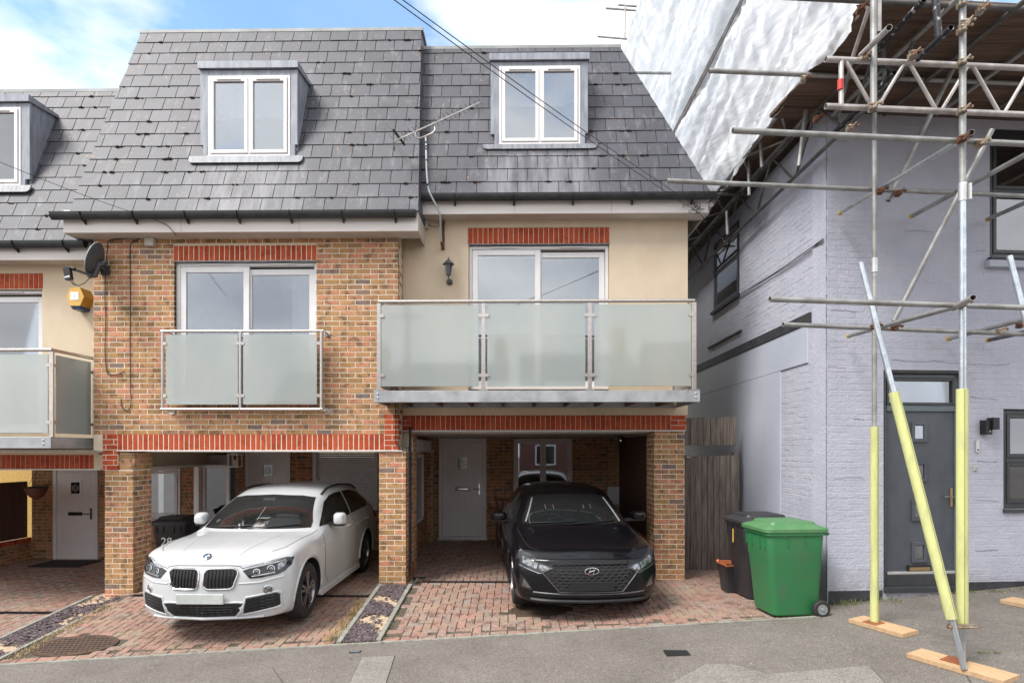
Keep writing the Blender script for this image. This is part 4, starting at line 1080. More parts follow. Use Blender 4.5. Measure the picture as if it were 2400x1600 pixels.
dormer(h3, h3roof, (1152, 1376, 130, 314), (1170, 1360, 157, 339), 8.56, 9.06, 0, (1132, 1398, 353))
fx0, fx1 = X_(981, 8.3), X_(1661, 8.3); zf0, zf1 = Z_(501, 8.3), Z_(470, 8.3)
mb = MB()
for i in range(3):
    a = fx0+(fx1-fx0)*i/3; b_ = fx0+(fx1-fx0)*(i+1)/3; mb.bbox(a+.001, b_-.001, 8.3, 8.325, zf0, zf1+.13)
mb.build('fascia', 'fascia_white', h3)
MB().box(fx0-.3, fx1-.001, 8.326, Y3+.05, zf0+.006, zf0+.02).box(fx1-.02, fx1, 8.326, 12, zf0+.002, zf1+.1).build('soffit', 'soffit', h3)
gutter(h3, X_(983, 8.24), X_(1678, 8.24), 8.225, Z_(456, 8.24), 5)
# balcony
yb = 7.5
bx = [X_(p, yb) for p in (888, 1133, 1382.5, 1627)]; bz1 = Z_(706, yb); bz0 = Z_(915, yb)
mb = MB(); mb.path([(bx[0], Y3-.05, bz1), (bx[0], yb, bz1), (bx[3], yb, bz1), (bx[3], Y3-.05, bz1)], .024, 12)
bal3 = mb.build('balcony', 'stainless', h3, smooth=True)
for x in bx:
    MB().bbox(x-.027, x+.027, yb-.012, yb+.012, bz0, bz1-.022, .003).box(x-.06, x+.06, yb-.03, yb+.03, bz0, bz0+.012).build('post', 'stainless', bal3)
for x in (bx[0], bx[3]): MB().bbox(x-.025, x+.025, Y3-.12, Y3-.09, bz0, bz1-.02).build('post', 'stainless', bal3)
zg0, zg1 = Z_(905, yb), Z_(714, yb)
for (a, b_) in ((893.5, 1122), (1142, 1372), (1393, 1620)):
    MB().bbox(X_(a, yb), X_(b_, yb), yb-.005, yb+.005, zg0, zg1, .002).build('glass_panel', 'frosted_glass', bal3)
for x in (bx[0], bx[3]): MB().box(x-.005, x+.005, yb+.06, Y3-.16, zg0, zg1).build('glass_panel', 'frosted_glass', bal3)
for z in (Z_(739, yb), Z_(879, yb)):
    for (x, s_) in ((bx[0], .09), (bx[1], -.09), (bx[1], .09), (bx[2], -.09), (bx[2], .09), (bx[3], -.09)):
        mb = MB(); clamp(mb, x, yb-.004, z, s_); mb.build('glass_clamp', 'stainless', bal3)
cx0, cx1 = X_(877, yb), X_(1639, yb); cz0 = Z_(942.5, yb)
mb = MB(); mb.bbox(cx0, cx1, yb-.03, yb-.02, cz0, bz0-.001, .003).box(cx0, cx1, yb-.02, yb+.05, cz0, cz0+.01).box(cx0, cx1, yb-.02, yb+.05, bz0-.011, bz0-.001)
mb.build('steel_channel', 'galv', bal3)
for x in (cx0, cx1-.012): MB().box(x, x+.012, yb-.019, Y3-.01, cz0+.002, bz0-.002).box(x-.03 if x > 0 else x+.012, x+.0 if x > 0 else x+.05, yb+.06, Y3-.01, cz0+.001, cz0+.012).build('steel_channel', 'galv', bal3)
MB().box(cx0+.06, cx1-.06, Y3-.012, Y3-.001, cz0+.004, bz0-.004).build('steel_channel', 'galv', bal3)
for i in range(9):
    x = cx0+.3+i*(cx1-cx0-.6)/8; MB().box(x-.022, x+.022, yb+.055, Y3-.015, cz0+.02, bz0-.03).build('joist', 'board', bal3)
n = 8
for i in range(n):
    a = yb+.055+(Y3-.02-yb-.06)*i/n; MB().box(cx0+.02, cx1-.02, a, a+.11, bz0-.028, bz0-.003).build('deck_board', 'board', bal3)
for x in (cx0+.055, cx1-.055):
    for z in (bz0-.042, bz0-.095): MB().lathe((x, yb-.03, z), (0, -1, 0), [(.013, 0), (.013, .006), (.007, .011), (0, .012)], 12).build('bolt', 'galv', bal3, smooth=True)
# carport of the cream house
cz3 = zb3-.03
xw = -1.86
bw3 = back_wall(h3, 995, 1560, 0.1, cz3, [(1029, 1140, 1027, 1262), (1204, 1341, 1028, 1160)], YB, lintels=[(985, 1560, 1008, 1026)])
MB().box(xw-.3, 2.5, Y3+.32, YB+.3, cz3, cz3+.04).build('carport_ceiling', 'ceiling_white', h3)
MB().box(xw+.02, 2.45, Y3+.32, 18, cz3+.041, Ze3-.3).box(xw+.02, 2.55, YB+.31, 18, -.5, cz3+.04).build('upper_storey', 'render_cream', h3)
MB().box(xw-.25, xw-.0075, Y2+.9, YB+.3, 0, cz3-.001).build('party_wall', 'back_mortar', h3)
lay(bw3, courses(0, YB-(Y2+.93), .13, cz3-.005, [(.25, 2.0, .75, 2.05)]), side(xw, Y2+.93), 'yellow_brick', n_ind=0)
# side window with tall white reveal
sy0, sy1 = Y2+1.15, Y2+2.95
mb = MB(); mb.box(xw-.005, xw+.095, sy0-.02, sy0+.04, Z_(1234, sy0), Z_(1060, sy0)).box(xw-.005, xw+.04, sy1-.05, sy1, .80, 2.03).box(xw-.005, xw+.04, sy0+.041, sy1-.051, .76, .82).box(xw-.005, xw+.04, sy0+.041, sy1-.051, 1.97, 2.03).box(xw-.005, xw+.035, sy0+.95, sy0+1.02, .82, 1.97)
sw = mb.build('side_window', 'upvc', h3)
MB().box(xw+.005, xw+.01, sy0+.04, sy1-.05, .82, 1.97).build('pane', 'glass_dark', sw)
MB().box(xw-.006, xw+.14, sy0-.2, sy1+.3, 2.08, 2.30).build('shutter_box', 'upvc_dull', h3)
front_door(h3, 1029, 1140, 1027, 1261, YB-.02)
x0, z1_ = zx(1204, 1028, YB); x1, z0_ = zx(1341, 1158, YB)
casement_window(h3, x0, x1, z0_, z1_, YB-.03, 2, 'upvc', False, 'dark', outer=.045, leaf=.05)
MB().bbox(x0-.03, x1+.03, YB-.13, YB-.032, z0_-.045, z0_-.003).build('sill', 'upvc', h3)
# the carport's right side: low brick wall with dark boards above
xrw = X_(1533, Y3+.02)+.05
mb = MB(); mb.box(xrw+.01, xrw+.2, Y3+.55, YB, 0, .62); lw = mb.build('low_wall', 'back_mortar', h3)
lay(lw, courses(0, YB-Y3-.56, .13, .55), side(xrw, Y3+.55, -1), 'yellow_brick', n_ind=0)
lay(lw, soldiers(0, YB-Y3-.56, .55, .66, .112), side(xrw, Y3+.55, -1), 'red_brick', 'red_brick', 0)
fb = empty('board_fence', (xrw+.1, 10.3, .62), 'dark brown board fence closing the right side behind the black car', 'fence')
y = Y3+.56
while y < YB-.1: MB().box(xrw+.05, xrw+.07, y, y+.135, .66, cz3-.02).build('board', 'fence_brown', fb); y += .14
pbox('meter_box', 'upvc_dull', h3, 1425, 1452, 1140, 1182, YB-.12, .11, label='white meter box low on the back wall')

# ------------------------------------------------------------------ left house, cropped by the picture
h1 = empty('terraced_house', (-8.3, Y1, -.2), 'cream rendered house cut off at the left edge with venetian blind dormer', 'house', 'terraced houses')
zb1, zband1, zt1 = Z_(1099, Y1), Z_(1065, Y1), Z_(605, Y1)
WX = -11.5; xr1 = X_(224, Y1)
dxr = X_(99, Y1); dzt = Z_(673, Y1)
wall1 = holed(MB(), WX, xr1+.05, zband1, zt1+.15, [(dxr-2.1, dxr, Z_(1015, Y1), dzt), (dxr-2.1, dxr+.01, Z_(672, Y1), Z_(635, Y1))], Y1, Y1+.3).build('wall', 'render_cream', h1)
MB().box(dxr-2.1, dxr+.01, Y1+.012, Y1+.2, Z_(672, Y1), Z_(635, Y1)).box(WX, X_(240, Y2), Y1+.011, Y1+.3, zb1, zband1-.001).build('lintel_bed', 'mortar', h1)
lay(wall1, soldiers(dxr-2.1, dxr+.008, Z_(672, Y1), Z_(635, Y1)), front(Y1+.004), 'red_brick', 'red_brick', 30)
lay(wall1, soldiers(-11.4, X_(219, Y1), zb1, zband1), front(Y1+.003), 'red_brick', 'red_brick', 80)
MB().bbox(WX, X_(236, Y1), Y1-.014, Y1+.25, zb1-.016, zb1-.001).build('lintel_angle', 'upvc', h1)
patio_door(h1, dxr-2.1, dxr-.005, Z_(1013, Y1), dzt-.01, Y1+.05, curt=((.5, .97),))
Ye1, Ze1 = 8.25, 3.07+CZ
h1roof, Yt1, Zt1 = slate_roof(h1, -11.5, -5.95, -11.5, -5.95, Ye1, Ze1, 3.05, hole=(X_(-140, 8.58), X_(64, 8.58), .98+.02, 2.1), phase=.2, seed=12)
MB().bbox(-11.5, -5.96, Yt1-.035, Yt1+.03, Zt1-.035, Zt1+.02).build('ridge_cap', 'ridge_metal', h1)
dormer(h1, h1roof, (-160, 69, 228, 421), (-142, 51, 254, 436), 8.57, 9.05, 0, (-170, 78, 455), back='blind')
fx1 = X_(212, 8.3); zf0, zf1 = Z_(604, 8.3), Z_(575, 8.3)
MB().bbox(-11.5, fx1, 8.3, 8.325, zf0, zf1+.13).build('fascia', 'fascia_white', h1)
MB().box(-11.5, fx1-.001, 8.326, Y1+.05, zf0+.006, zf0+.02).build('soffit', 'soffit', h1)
gutter(h1, -11.5, X_(202, 8.24), 8.225, Z_(561, 8.24), 7)
# balcony with return
yl = 7.66
zr, zs_ = Z_(817, yl), Z_(1023, yl); xc = X_(121.5, yl); zc0 = Z_(1050, yl)
bal1 = MB().path([(-10.4, yl, zr), (xc, yl, zr), (xc+.03, 8.50, zr)], .024, 12).build('balcony', 'stainless', h1, smooth=True)
for (x, y) in ((xc, yl), (xc-1.3, yl), (xc-2.6, yl), (xc+.02, 8.42)): MB().bbox(x-.026, x+.026, y-.014, y+.014, zs_, zr-.022, .003).build('post', 'stainless', bal1)
for i in range(3): MB().bbox(xc-1.3*(i+1)+.05, xc-1.3*i-.05, yl-.005, yl+.005, zs_+.05, zr-.06, .002).build('glass_panel', 'frosted_glass', bal1)
MB().box(xc+.0, xc+.01, yl+.06, 8.36, zs_+.05, zr-.06).build('glass_panel', 'frosted_glass', bal1)
for z in (Z_(853, yl), Z_(988, yl)):
    for (x, s_) in ((xc, -.09), (xc-1.3, .09), (xc-1.3, -.09)):
        mb = MB(); clamp(mb, x, yl-.004, z, s_); mb.build('glass_clamp', 'stainless', bal1)
    for (y, s_) in ((yl, .09), (8.42, -.09)):
        mb = MB(); clamp(mb, xc+.008, y, z, s_, 'y'); mb.build('glass_clamp', 'stainless', bal1)
MB().bbox(-10.5, xc+.01, yl-.03, yl-.018, zc0, zs_-.001, .003).box(-10.5, xc, yl-.017, yl+.05, zc0, zc0+.01).build('steel_channel', 'galv', bal1)
MB().box(xc+.0, xc+.012, yl-.017, 8.54, zc0, zs_-.001).box(xc-.07, xc, yl+.051, 8.54, zc0+.0, zc0+.01).build('steel_channel', 'galv', bal1)
for (x, y, ax) in ((xc-.09, yl-.03, (0, -1, 0)), (xc+.012, yl+.09, (1, 0, 0))):
    for z in (zs_-.045, zs_-.10): MB().lathe((x, y, z), ax, [(.013, 0), (.013, .006), (.007, .011), (0, .012)], 12).build('bolt', 'galv', bal1, smooth=True)
for i in range(7): MB().box(-10.4+i*.65, -10.36+i*.65, yl+.055, Y1-.015, zc0+.02, zs_-.03).build('joist', 'board', bal1)
for i in range(6): MB().box(-10.45, xc-.02, yl+.055+i*.14, yl+.18+i*.14, zs_-.028, zs_-.003).build('deck_board', 'board', bal1)
# carport of the left house
YW1 = 12.1
cz1 = zb1-.03
bw1 = back_wall(h1, 74, 262, -.32, cz1+.1, [(126, 231, 1090, 1318)], YW1)
front_door(h1, 126, 231, 1086, 1318, YW1-.02, dark_furn=True)
MB().box(WX, -6.1, Y1+.32, YW1, cz1, cz1+.04).build('carport_ceiling', 'ceiling_white', h1)
MB().box(WX, -6.3, Y1+.32, YW1+.6, cz1+.041, Ze1-.3).build('upper_storey', 'render_cream', h1)
xw1 = X_(75, YW1)
lwl = MB().box(xw1-.25, xw1-.01, 8.6, YW1, -.4, .22).build('low_wall', 'back_mortar', h1)
lay(lwl, courses(0, YW1-8.7, -.27, .14), side(xw1, 8.7), 'yellow_brick', n_ind=40)
lay(lwl, soldiers(0, YW1-8.7, .14, .25, .112), side(xw1, 8.7), 'red_brick', 'red_brick', 30)
fl = empty('board_fence', (xw1-.1, 10.3, .2), 'dark brown board fence behind the hanging basket, left of the white door', 'fence')
y = 8.7
while y < YW1-.1: MB().box(xw1-.08, xw1-.06, y, y+.135, .25, 1.45).build('board', 'fence_brown', fl); y += .14
# sunlit wall of the next building, seen over the fence
fw = MB().box(-16, xw1-.4, 13.3, 13.5, -.5, 5).build('far_wall', 'far_brick', None, label=None)
props(fw, 'bright yellow brick wall seen over the dark fence at far left', 'wall')

# ------------------------------------------------------------------ lilac painted building on the right
YC = 6.95; XC = 3.77; BA = math.atan(0.085)              # front wall swings away to the right
bb = empty('painted_building', (XC, YC, .2), 'lilac painted brick building with charcoal door behind the scaffolding', 'building')
FRB = Matrix.Translation((XC, YC, 0)) @ Matrix.Rotation(BA, 4, 'Z')
def ub(px, py):
    """wall coordinates on the angled front"""
    a = (px-XP)/FPX; b_ = (YH-py)/FPX; d = Vector((-_s+_c*a, _c+_s*a, b_)); n_ = FRB.to_3x3() @ Vector((0, 1, 0))
    k = (FRB.translation-Vector((0, 0, CZ))).dot(n_)/d.dot(n_); p = Vector((0, 0, CZ))+d*k
    q = FRB.inverted() @ p; return q.x, q.z
UB, ZT = 5.2, CZ+4.12
u0, z1_ = ub(2071, 866); u1, z0_ = ub(2262, 1380)
w0, wz1 = ub(2320, 302); w1 = 4.05; _, wz0 = ub(2320, 604)
v0, vz1 = ub(2352, 958); v1 = 3.85; _, vz0 = ub(2352, 1192)
bholes = [(u0, u1, z0_, z1_), (w0, w1, wz0, wz1), (v0, v1, vz0, vz1)]
zg = .28
bwall = holed(MB(), 0.0, UB, -.1, ZT, bholes, .0015, .3, FRB).build('wall', 'blue_paint', bb)
lay(bwall, courses(0.0, UB, zg, ZT, bholes, ch=.073, bl=.22, mort=.007, phase=.03), FRB, 'blue_paint', n_ind=300, dp=.03, score=lambda q: (q[1]-q[0] < .15, q[0]), jit=.0012)
pl = MB(); t_ = MB().box(.012, u0-.02, -.006, .05, -.1, zg+.12).box(u1+.02, UB, -.006, .05, -.1, zg+.20)
pl.add([FRB @ Vector(p) for p in t_.v], t_.f); pl.build('plinth', 'black_paint', bb)
pl = MB(); t_ = MB().box(u0-.02, u1+.02, .02, .1, -.1, z0_-.03); pl.add([FRB @ Vector(p) for p in t_.v], t_.f); pl.build('plinth', 'black_paint', bb)
def B(name, mat, parent, *boxes, **k):
    m_ = MB()
    for q in boxes:
        t_ = MB().bbox(*q); m_.add([FRB @ Vector(p) for p in t_.v], t_.f)
    return m_.build(name, mat, parent, **k)
def bframe(name, mat, parent, x0, x1, z0, z1, y0, y1, w_, **k):
    t_ = MB(); framebox(t_, x0, x1, z0, z1, y0, y1, w_); m_ = MB(); m_.add([FRB @ Vector(p) for p in t_.v], t_.f); return m_.build(name, mat, parent, **k)
# door with fanlight
_, zt_ = ub(2100, 950)
B('reveal', 'black_paint', bb, (u0, u0+.028, .005, .14, z0_, z1_), (u1-.028, u1, .005, .14, z0_, z1_), (u0+.03, u1-.03, .005, .14, z1_-.04, z1_))
dr = bframe('front_door', 'door_frame_grey', bb, u0+.03, u1-.03, z0_+.02, z1_-.04, .06, .13, .05)
_, zl1 = ub(2100, 963); _, zl0 = ub(2100, 1342)
B('transom', 'door_frame_grey', dr, (u0+.081, u1-.081, .055, .13, zl1+.002, zl1+.075))
bframe('fanlight_frame', 'charcoal_frame', dr, u0+.082, u1-.082, zl1+.078, z1_-.092, .05, .12, .035)
B('pane', 'glass', dr, (u0+.115, u1-.115, .08, .086, zl1+.11, z1_-.125))
B('blind', 'curtain', dr, (u0+.1, u1-.1, .16, .17, zl1+.1, z1_-.11))
B('leaf', 'charcoal', dr, (u0+.082, u1-.082, .075, .12, zl0+.0, zl1))
dm = (u0+u1)/2
for i, py in enumerate((1012, 1105, 1198, 1296)):
    _, zc = ub(2150, py); bframe('glazing_frame', 'charcoal', dr, dm-.115, dm+.085, zc-.125, zc+.125, .052, .0745, .04)
    B('glazing', 'glass', dr, (dm-.072, dm+.042, .066, .07, zc-.083, zc+.083))
_, zc = ub(2150, 1333); B('letter_plate', 'car_trim', dr, (dm-.17, dm+.13, .05, .0745, zc-.045, zc+.035)); B('letter_flap', 'gold', dr, (dm-.155, dm+.115, .044, .0495, zc-.03, zc+.012))
B('weather_bar', 'alu_bright', dr, (u0+.085, u1-.085, .045, .0745, zl0-.03, zl0+.004)); B('sill', 'charcoal_frame', dr, (u0-.0, u1, -.035, .055, z0_-.02, z0_+.045), (u0+.03, u1-.03, .03, .0745, z0_+.046, zl0-.031))
_, zh = ub(2230, 1164); hm_ = MB(); hx = u1-.135
B('handle_plate', 'gold', dr, (hx, hx+.032, .062, .0745, zh-.13, zh+.11)); B('handle', 'chrome', dr, (hx-.10, hx+.02, .03, .045, zh-.008, zh+.008), (hx+.004, hx+.02, .045, .062, zh-.008, zh+.008))
# windows
def bwin(x0, x1, z0, z1, split):
    w_ = bframe('window', 'charcoal_frame', bb, x0+.01, x1, z0+.01, z1-.01, .03, .10, .055)
    B('mullion', 'charcoal_frame', w_, (x0+.066, x1-.056, .028, .09, split-.03, split+.03))
    for a, b_ in ((z0+.066, split-.031), (split+.031, z1-.066)):
        bframe('sash', 'charcoal_frame', w_, x0+.067, x1-.057, a, b_, .02, .08, .045)
        B('pane', 'glass', w_, (x0+.112, x1-.102, .045, .05, a+.045, b_-.045))
    B('net_curtain', 'curtain', w_, (x0+.07, x1-.06, .17, .18, z0, z1))
    B('reveal', 'black_paint', w_, (x0, x0+.009, .0, .12, z0, z1), (x0, x1, .0, .12, z1-.009, z1))
    return w_
_, sp = ub(2352, 447); wu = bwin(w0, w1, wz0, wz1, sp)
B('sill', 'black_paint', bb, (w0-.03, w1, -.05, .06, wz0-.035, wz0-.001)); B('stone_sill', 'blue_smooth', bb, (w0-.07, w1, -.07, .06, wz0-.13, wz0-.045))
_, sp = ub(2352, 1078); bwin(v0, v1, vz0, vz1, sp); B('sill', 'charcoal_frame', bb, (v0-.01, v1, -.03, .05, vz0-.045, vz0-.001))
# wall fittings
def fit(name, label, cat, parts):
    x = (parts[0][1][0]+parts[0][1][1])/2; p = FRB @ Vector((x, -.02, parts[0][1][4]))
    e = empty(name, p, label, cat)
    for nm, q, mt in parts: B(nm, mt, e, q)
a, z_ = ub(2296, 985); b_, z2_ = ub(2327, 1018)
fit('wall_lamp', 'black square porch lamp on the lilac wall right of the door', 'lamp', [('body', (a, a+.085, -.09, -.001, z2_-.0, z_), 'car_trim'), ('shade', (a+.065, a+.15, -.12, -.03, z2_+.06, z_+.03), 'car_trim'), ('sensor', (a+.045, a+.06, -.094, -.0905, z2_+.03, z2_+.045), 'alu_bright')])
a, z_ = ub(2285, 1031); fit('door_bell', 'narrow silver keypad plate under the porch lamp', 'keypad', [('plate', (a, a+.045, -.02, -.001, z_-.15, z_), 'alu_bright'), ('button', (a+.012, a+.034, -.024, -.0205, z_-.13, z_-.11), 'car_trim')])
a, z_ = ub(2281, 1092); fit('bell_push', 'small cream bell push on the lilac wall beside the door', 'bell push', [('plate', (a, a+.038, -.02, -.001, z_-.055, z_), 'beige_plastic'), ('button', (a+.012, a+.026, -.024, -.0205, z_-.035, z_-.02), 'car_trim')])
# side wall, running back along the passage
SD = side(XC, YC+.012, -1)                                # u grows with depth, faces the camera's left
YE_ = 6.9
def su(px, py):
    a = (px-XP)/FPX; b_ = (YH-py)/FPX; dx = -_s+_c*a; dy = _c+_s*a; k = XC/dx; return k*dy-(YC+.012), b_*k+CZ
pu0, pz_ = su(1895, 850); pu1, _ = su(1831, 871)
bu0, bz_ = su(1902, 731); _, bzb = su(1902, 757)
wu0, wz_1 = su(1733, 560); wu1, _ = su(1673, 560); _, wz_0 = su(1733, 690)
swall = holed(MB(), 0.03, YE_, -.2, ZT, [(wu0, wu1, wz_0, wz_1+.35)], .0015, .08, SD).build('side_wall', 'blue_paint', bb)
plaster = [(pu0, YE_, pz_, bzb), (pu1, YE_, -.2, pz_+.001)]
sh_ = [(wu0, wu1, wz_0, wz_1+.35), (bu0, YE_, bzb, bz_)]+plaster
lay(swall, courses(0.032, YE_, .2, ZT, sh_, ch=.073, bl=.22, mort=.008), SD, 'blue_paint', n_ind=0, dp=.03, jit=.002)
m_ = MB()
for q in ((pu0, YE_, -.016, .01, pz_, bzb-.001), (pu1, YE_, -.016, .01, -.2, pz_-.0015)):
    t_ = MB().bbox(q[0], q[1], q[2], q[3], q[4], q[5], .006); m_.add([SD @ Vector(p) for p in t_.v], t_.f)
m_.build('plaster', 'blue_smooth', bb)
t_ = MB().bbox(bu0, YE_, -.03, .01, bzb, bz_-.001); m_ = MB(); m_.add([SD @ Vector(p) for p in t_.v], t_.f); m_.build('black_band', 'black_paint', bb)
t_ = MB(); framebox(t_, wu0+.02, wu1-.02, wz_0+.02, wz_1+.33, -.012, .05, .07); t_.box(wu0+.09, wu1-.09, -.01, .04, (wz_0+wz_1)/2+.2, (wz_0+wz_1)/2+.26); m_ = MB(); m_.add([SD @ Vector(p) for p in t_.v], t_.f); swn = m_.build('side_window', 'charcoal_frame', bb)
t_ = MB().box(wu0+.08, wu1-.08, .012, .016, wz_0+.08, wz_1+.27); m_ = MB(); m_.add([SD @ Vector(p) for p in t_.v], t_.f); m_.build('pane', 'glass_dark', swn)
t_ = MB().box(wu0, wu1, .25, .26, wz_0, wz_1+.35); m_ = MB(); m_.add([SD @ Vector(p) for p in t_.v], t_.f); m_.build('room_back', 'room_dark', swn)
t_ = MB().box(wu0-.03, wu1+.03, -.06, .06, wz_0-.05, wz_0-.001); m_ = MB(); m_.add([SD @ Vector(p) for p in t_.v], t_.f); m_.build('sill', 'black_paint', swn)
ra, rz_ = su(1739, 773); rb, _ = su(1662, 811)
t_ = MB().box(ra, rb, -.035, .01, rz_-.03, rz_); m_ = MB(); m_.add([SD @ Vector(p) for p in t_.v], t_.f); m_.build('ledge', 'black_paint', bb)
# body of the building behind the walls, wall-top timber
m_ = MB(); t_ = MB().box(.95, UB, .3, 6.5, -.2, ZT-.02); m_.add([FRB @ Vector(p) for p in t_.v], t_.f); m_.build('body', 'room_dark', bb)
# cable slung across the side wall
cb = empty('wall_cable', SD @ Vector((0, -.02, 3.2)), 'thin black cable pinned across the lilac side wall', 'cable')
p0 = su(1934, 560); p1 = su(1736, 690)
pts = [SD @ Vector((p0[0]+(p1[0]-p0[0])*k/8, -.025, p0[1]+(p1[1]-p0[1])*k/8-.03*math.sin(math.pi*k/8))) for k in range(9)]
MB().path(pts, .007, 6).path([p+Vector((0, 0, -.02-.01*math.sin(i))) for i, p in enumerate(pts)], .005, 6).build('cable', 'cable_black', cb)

# ------------------------------------------------------------------ wooden gate in the passage
gY = 9.3
gt = empty('wooden_gate', (X_(1670, gY), gY, .1), 'weathered grey board gate in the passage behind the bins', 'gate')
ga, gb = X_(1604, gY), X_(1727, gY); zg0 = Z_(1338, gY); zgt, zgm0, zgm1 = Z_(978, gY), Z_(1043, gY), Z_(1067, gY)
n = 9; w_ = (gb-ga)/n; rs = random.Random(2)
for i in range(n):
    MB().bbox(ga+i*w_+.003, ga+(i+1)*w_-.003, gY+rs.uniform(0, .006), gY+.022, zg0+.01, zgm1-.0+rs.uniform(-.006, .006)).build('board', 'fence_grey', gt)
MB().box(gb-.045, gb+.05, gY+.03, gY+.1, zg0, zgm1+.06).build('post', 'fence_grey', gt)
for z in (zg0+.2, zgm1-.25): MB().box(ga, gb-.05, gY+.024, gY+.06, z, z+.09).build('rail', 'fence_grey', gt)
MB().tube((ga+.03, gY-.02, zgm1-.03), (ga+.09, gY-.02, zgm1-.03), .014, 8).box(ga+.04, ga+.08, gY-.02, gY, zgm1-.05, zgm1-.01).build('latch', 'alu', gt)
ft = empty('timber_screen', (X_(1670, gY), gY+.03, zgm0), 'short weathered boards above the wooden gate', 'fence')
n = 8; w_ = (gb-ga)/n
for i in range(n): MB().bbox(ga+i*w_+.002, ga+(i+1)*w_-.002, gY+.01+rs.uniform(0, .006), gY+.035, zgm0+rs.uniform(-.003, .003), zgt+rs.uniform(-.01, .01)).build('board', 'fence_grey', ft)
MB().box(ga, gb, gY+.036, gY+.07, zgm0+.05, zgm0+.13).build('rail', 'fence_grey', ft)

# ------------------------------------------------------------------ wheelie bins
def rrect(x0, x1, y0, y1, r, n=4):
    pts = []
    for (cx_, cy_, a0) in ((x1-r, y1-r, 0), (x0+r, y1-r, 90), (x0+r, y0+r, 180), (x1-r, y0+r, 270)):
        for k in range(n+1): a = R(a0+90*k/n); pts.append((cx_+r*math.cos(a), cy_+r*math.sin(a)))
    return pts
def wheelie(loc, rz, mat, lidmat, label, w_=.58, d_=.66, h_=1.0, number=None, wheels=True):
    """local: front of bin at -y, wheels at +y"""
    e = empty('wheelie_bin', loc, label, 'wheelie bin', 'wheelie bins', rz); Mx = WM[e.name]
    def T(mb): mb.v = [tuple(Mx @ Vector(p)) for p in mb.v]; return mb
    mb = MB(); levels = [(0.0, .80, .72), (.02, .82, .74), (.62, .93, .90), (.64, .95, .92), (.90, 1.0, .98), (.905, 1.06, 1.04), (.94, 1.06, 1.04)]
    rings = []
    for (hz_, kx, ky) in levels:
        rings.append([(p[0], p[1], hz_*h_+.02) for p in rrect(-w_/2*kx, w_/2*kx, -d_/2*ky, d_/2*(ky*.4+.58), .07)])
    n = len(rings[0])
    for q in rings: mb.v.extend(q)
    for k in range(len(rings)-1):
        for i in range(n): mb.f.append([k*n+i, k*n+(i+1) % n, (k+1)*n+(i+1) % n, (k+1)*n+i]); mb.m.append(0)
    mb.f.append(list(range(n))[::-1]); mb.m.append(0); mb.f.append([(len(rings)-1)*n+i for i in range(n)]); mb.m.append(0)
    T(mb).build('body', mat, e, smooth=True)
    for x in (-.20, -.09, .09, .20): T(MB().box(x-.004, x+.004, -d_/2*.99-.012, -d_/2*.9, .78*h_, .905*h_+.02)).build('rib', mat, e)
    for s_ in (-1, 1):
        for y in (-.12, .10): T(MB().box(s_*w_/2*.97-.014, s_*w_/2*.97+.014, y-.004, y+.004, .80*h_, .905*h_+.02)).build('rib', mat, e)
    mb = MB(); rings = []
    zl = .955*h_+.005
    for (dz, k, m_) in ((0, 1.10, 0), (.035, 1.10, 0), (.045, 1.06, 0), (.06, .80, 1), (.085, .76, 1), (.09, .70, 1)):
        rings.append([(p[0], p[1], zl+dz+ (.03*(1-(p[1]/(d_*.6))**2) if m_ else 0)) for p in rrect(-w_/2*k, w_/2*k, -d_/2*k, d_/2*k, .07*k)])
    for q in rings: mb.v.extend(q)
    for k in range(len(rings)-1):
        for i in range(n): mb.f.append([k*n+i, k*n+(i+1) % n, (k+1)*n+(i+1) % n, (k+1)*n+i]); mb.m.append(0)
    mb.f.append(list(range(n))[::-1]); mb.m.append(0); mb.f.append([(len(rings)-1)*n+i for i in range(n)]); mb.m.append(0)
    T(mb).build('lid', lidmat, e, smooth=True)
    T(MB().tube((-w_*.42, d_/2+.05, .93*h_), (w_*.42, d_/2+.05, .93*h_), .014, 8).box(-w_*.42, -w_*.38, d_/2-.03, d_/2+.05, .915*h_, .945*h_).box(w_*.38, w_*.42, d_/2-.03, d_/2+.05, .915*h_, .945*h_)).build('handle', mat, e)
    if wheels:
        T(MB().tube((-w_/2-.0, d_/2*.80, .10), (w_/2+.0, d_/2*.80, .10), .011, 8)).build('axle', 'iron_dark', e)
        for s_ in (-1, 1):
            x = s_*(w_/2*.93)
            wh = T(MB().lathe((x, d_/2*.80, .10), (s_, 0, 0), [(.04, 0), (.088, .0), (.10, .012), (.10, .038), (.088, .05), (.06, .05)], 22)).build('wheel', 'rubber', e, smooth=True)
            T(MB().lathe((x, d_/2*.80, .10), (s_, 0, 0), [(.06, .046), (.058, .054), (.02, .052), (.016, .062), (0, .062)], 18)).build('hub', 'plastic_grey', wh, smooth=True)
    return e, T
cg = 3.17
wheelie((3.17, 6.80, zs(3.17)+.0), R(-84), 'bin_green', 'bin_green_lid', 'green wheelie bin, nearest of the bins at the lilac wall', .57, .70, 1.02)
b2, T = wheelie((3.24, 7.66, z3(3.08, 7.66)), R(-86), 'bin_black', 'bin_black', 'black wheelie bin standing behind the green bin', .56, .68, 1.04)
T(MB().box(-.10, .06, -.1, -.02, 1.104, 1.106)).build('sticker', 'foam', b2)
T(MB().box(-.03, -.01, -.345, -.335, .72, .90)).build('sticker', 'alarm_yellow', b2)
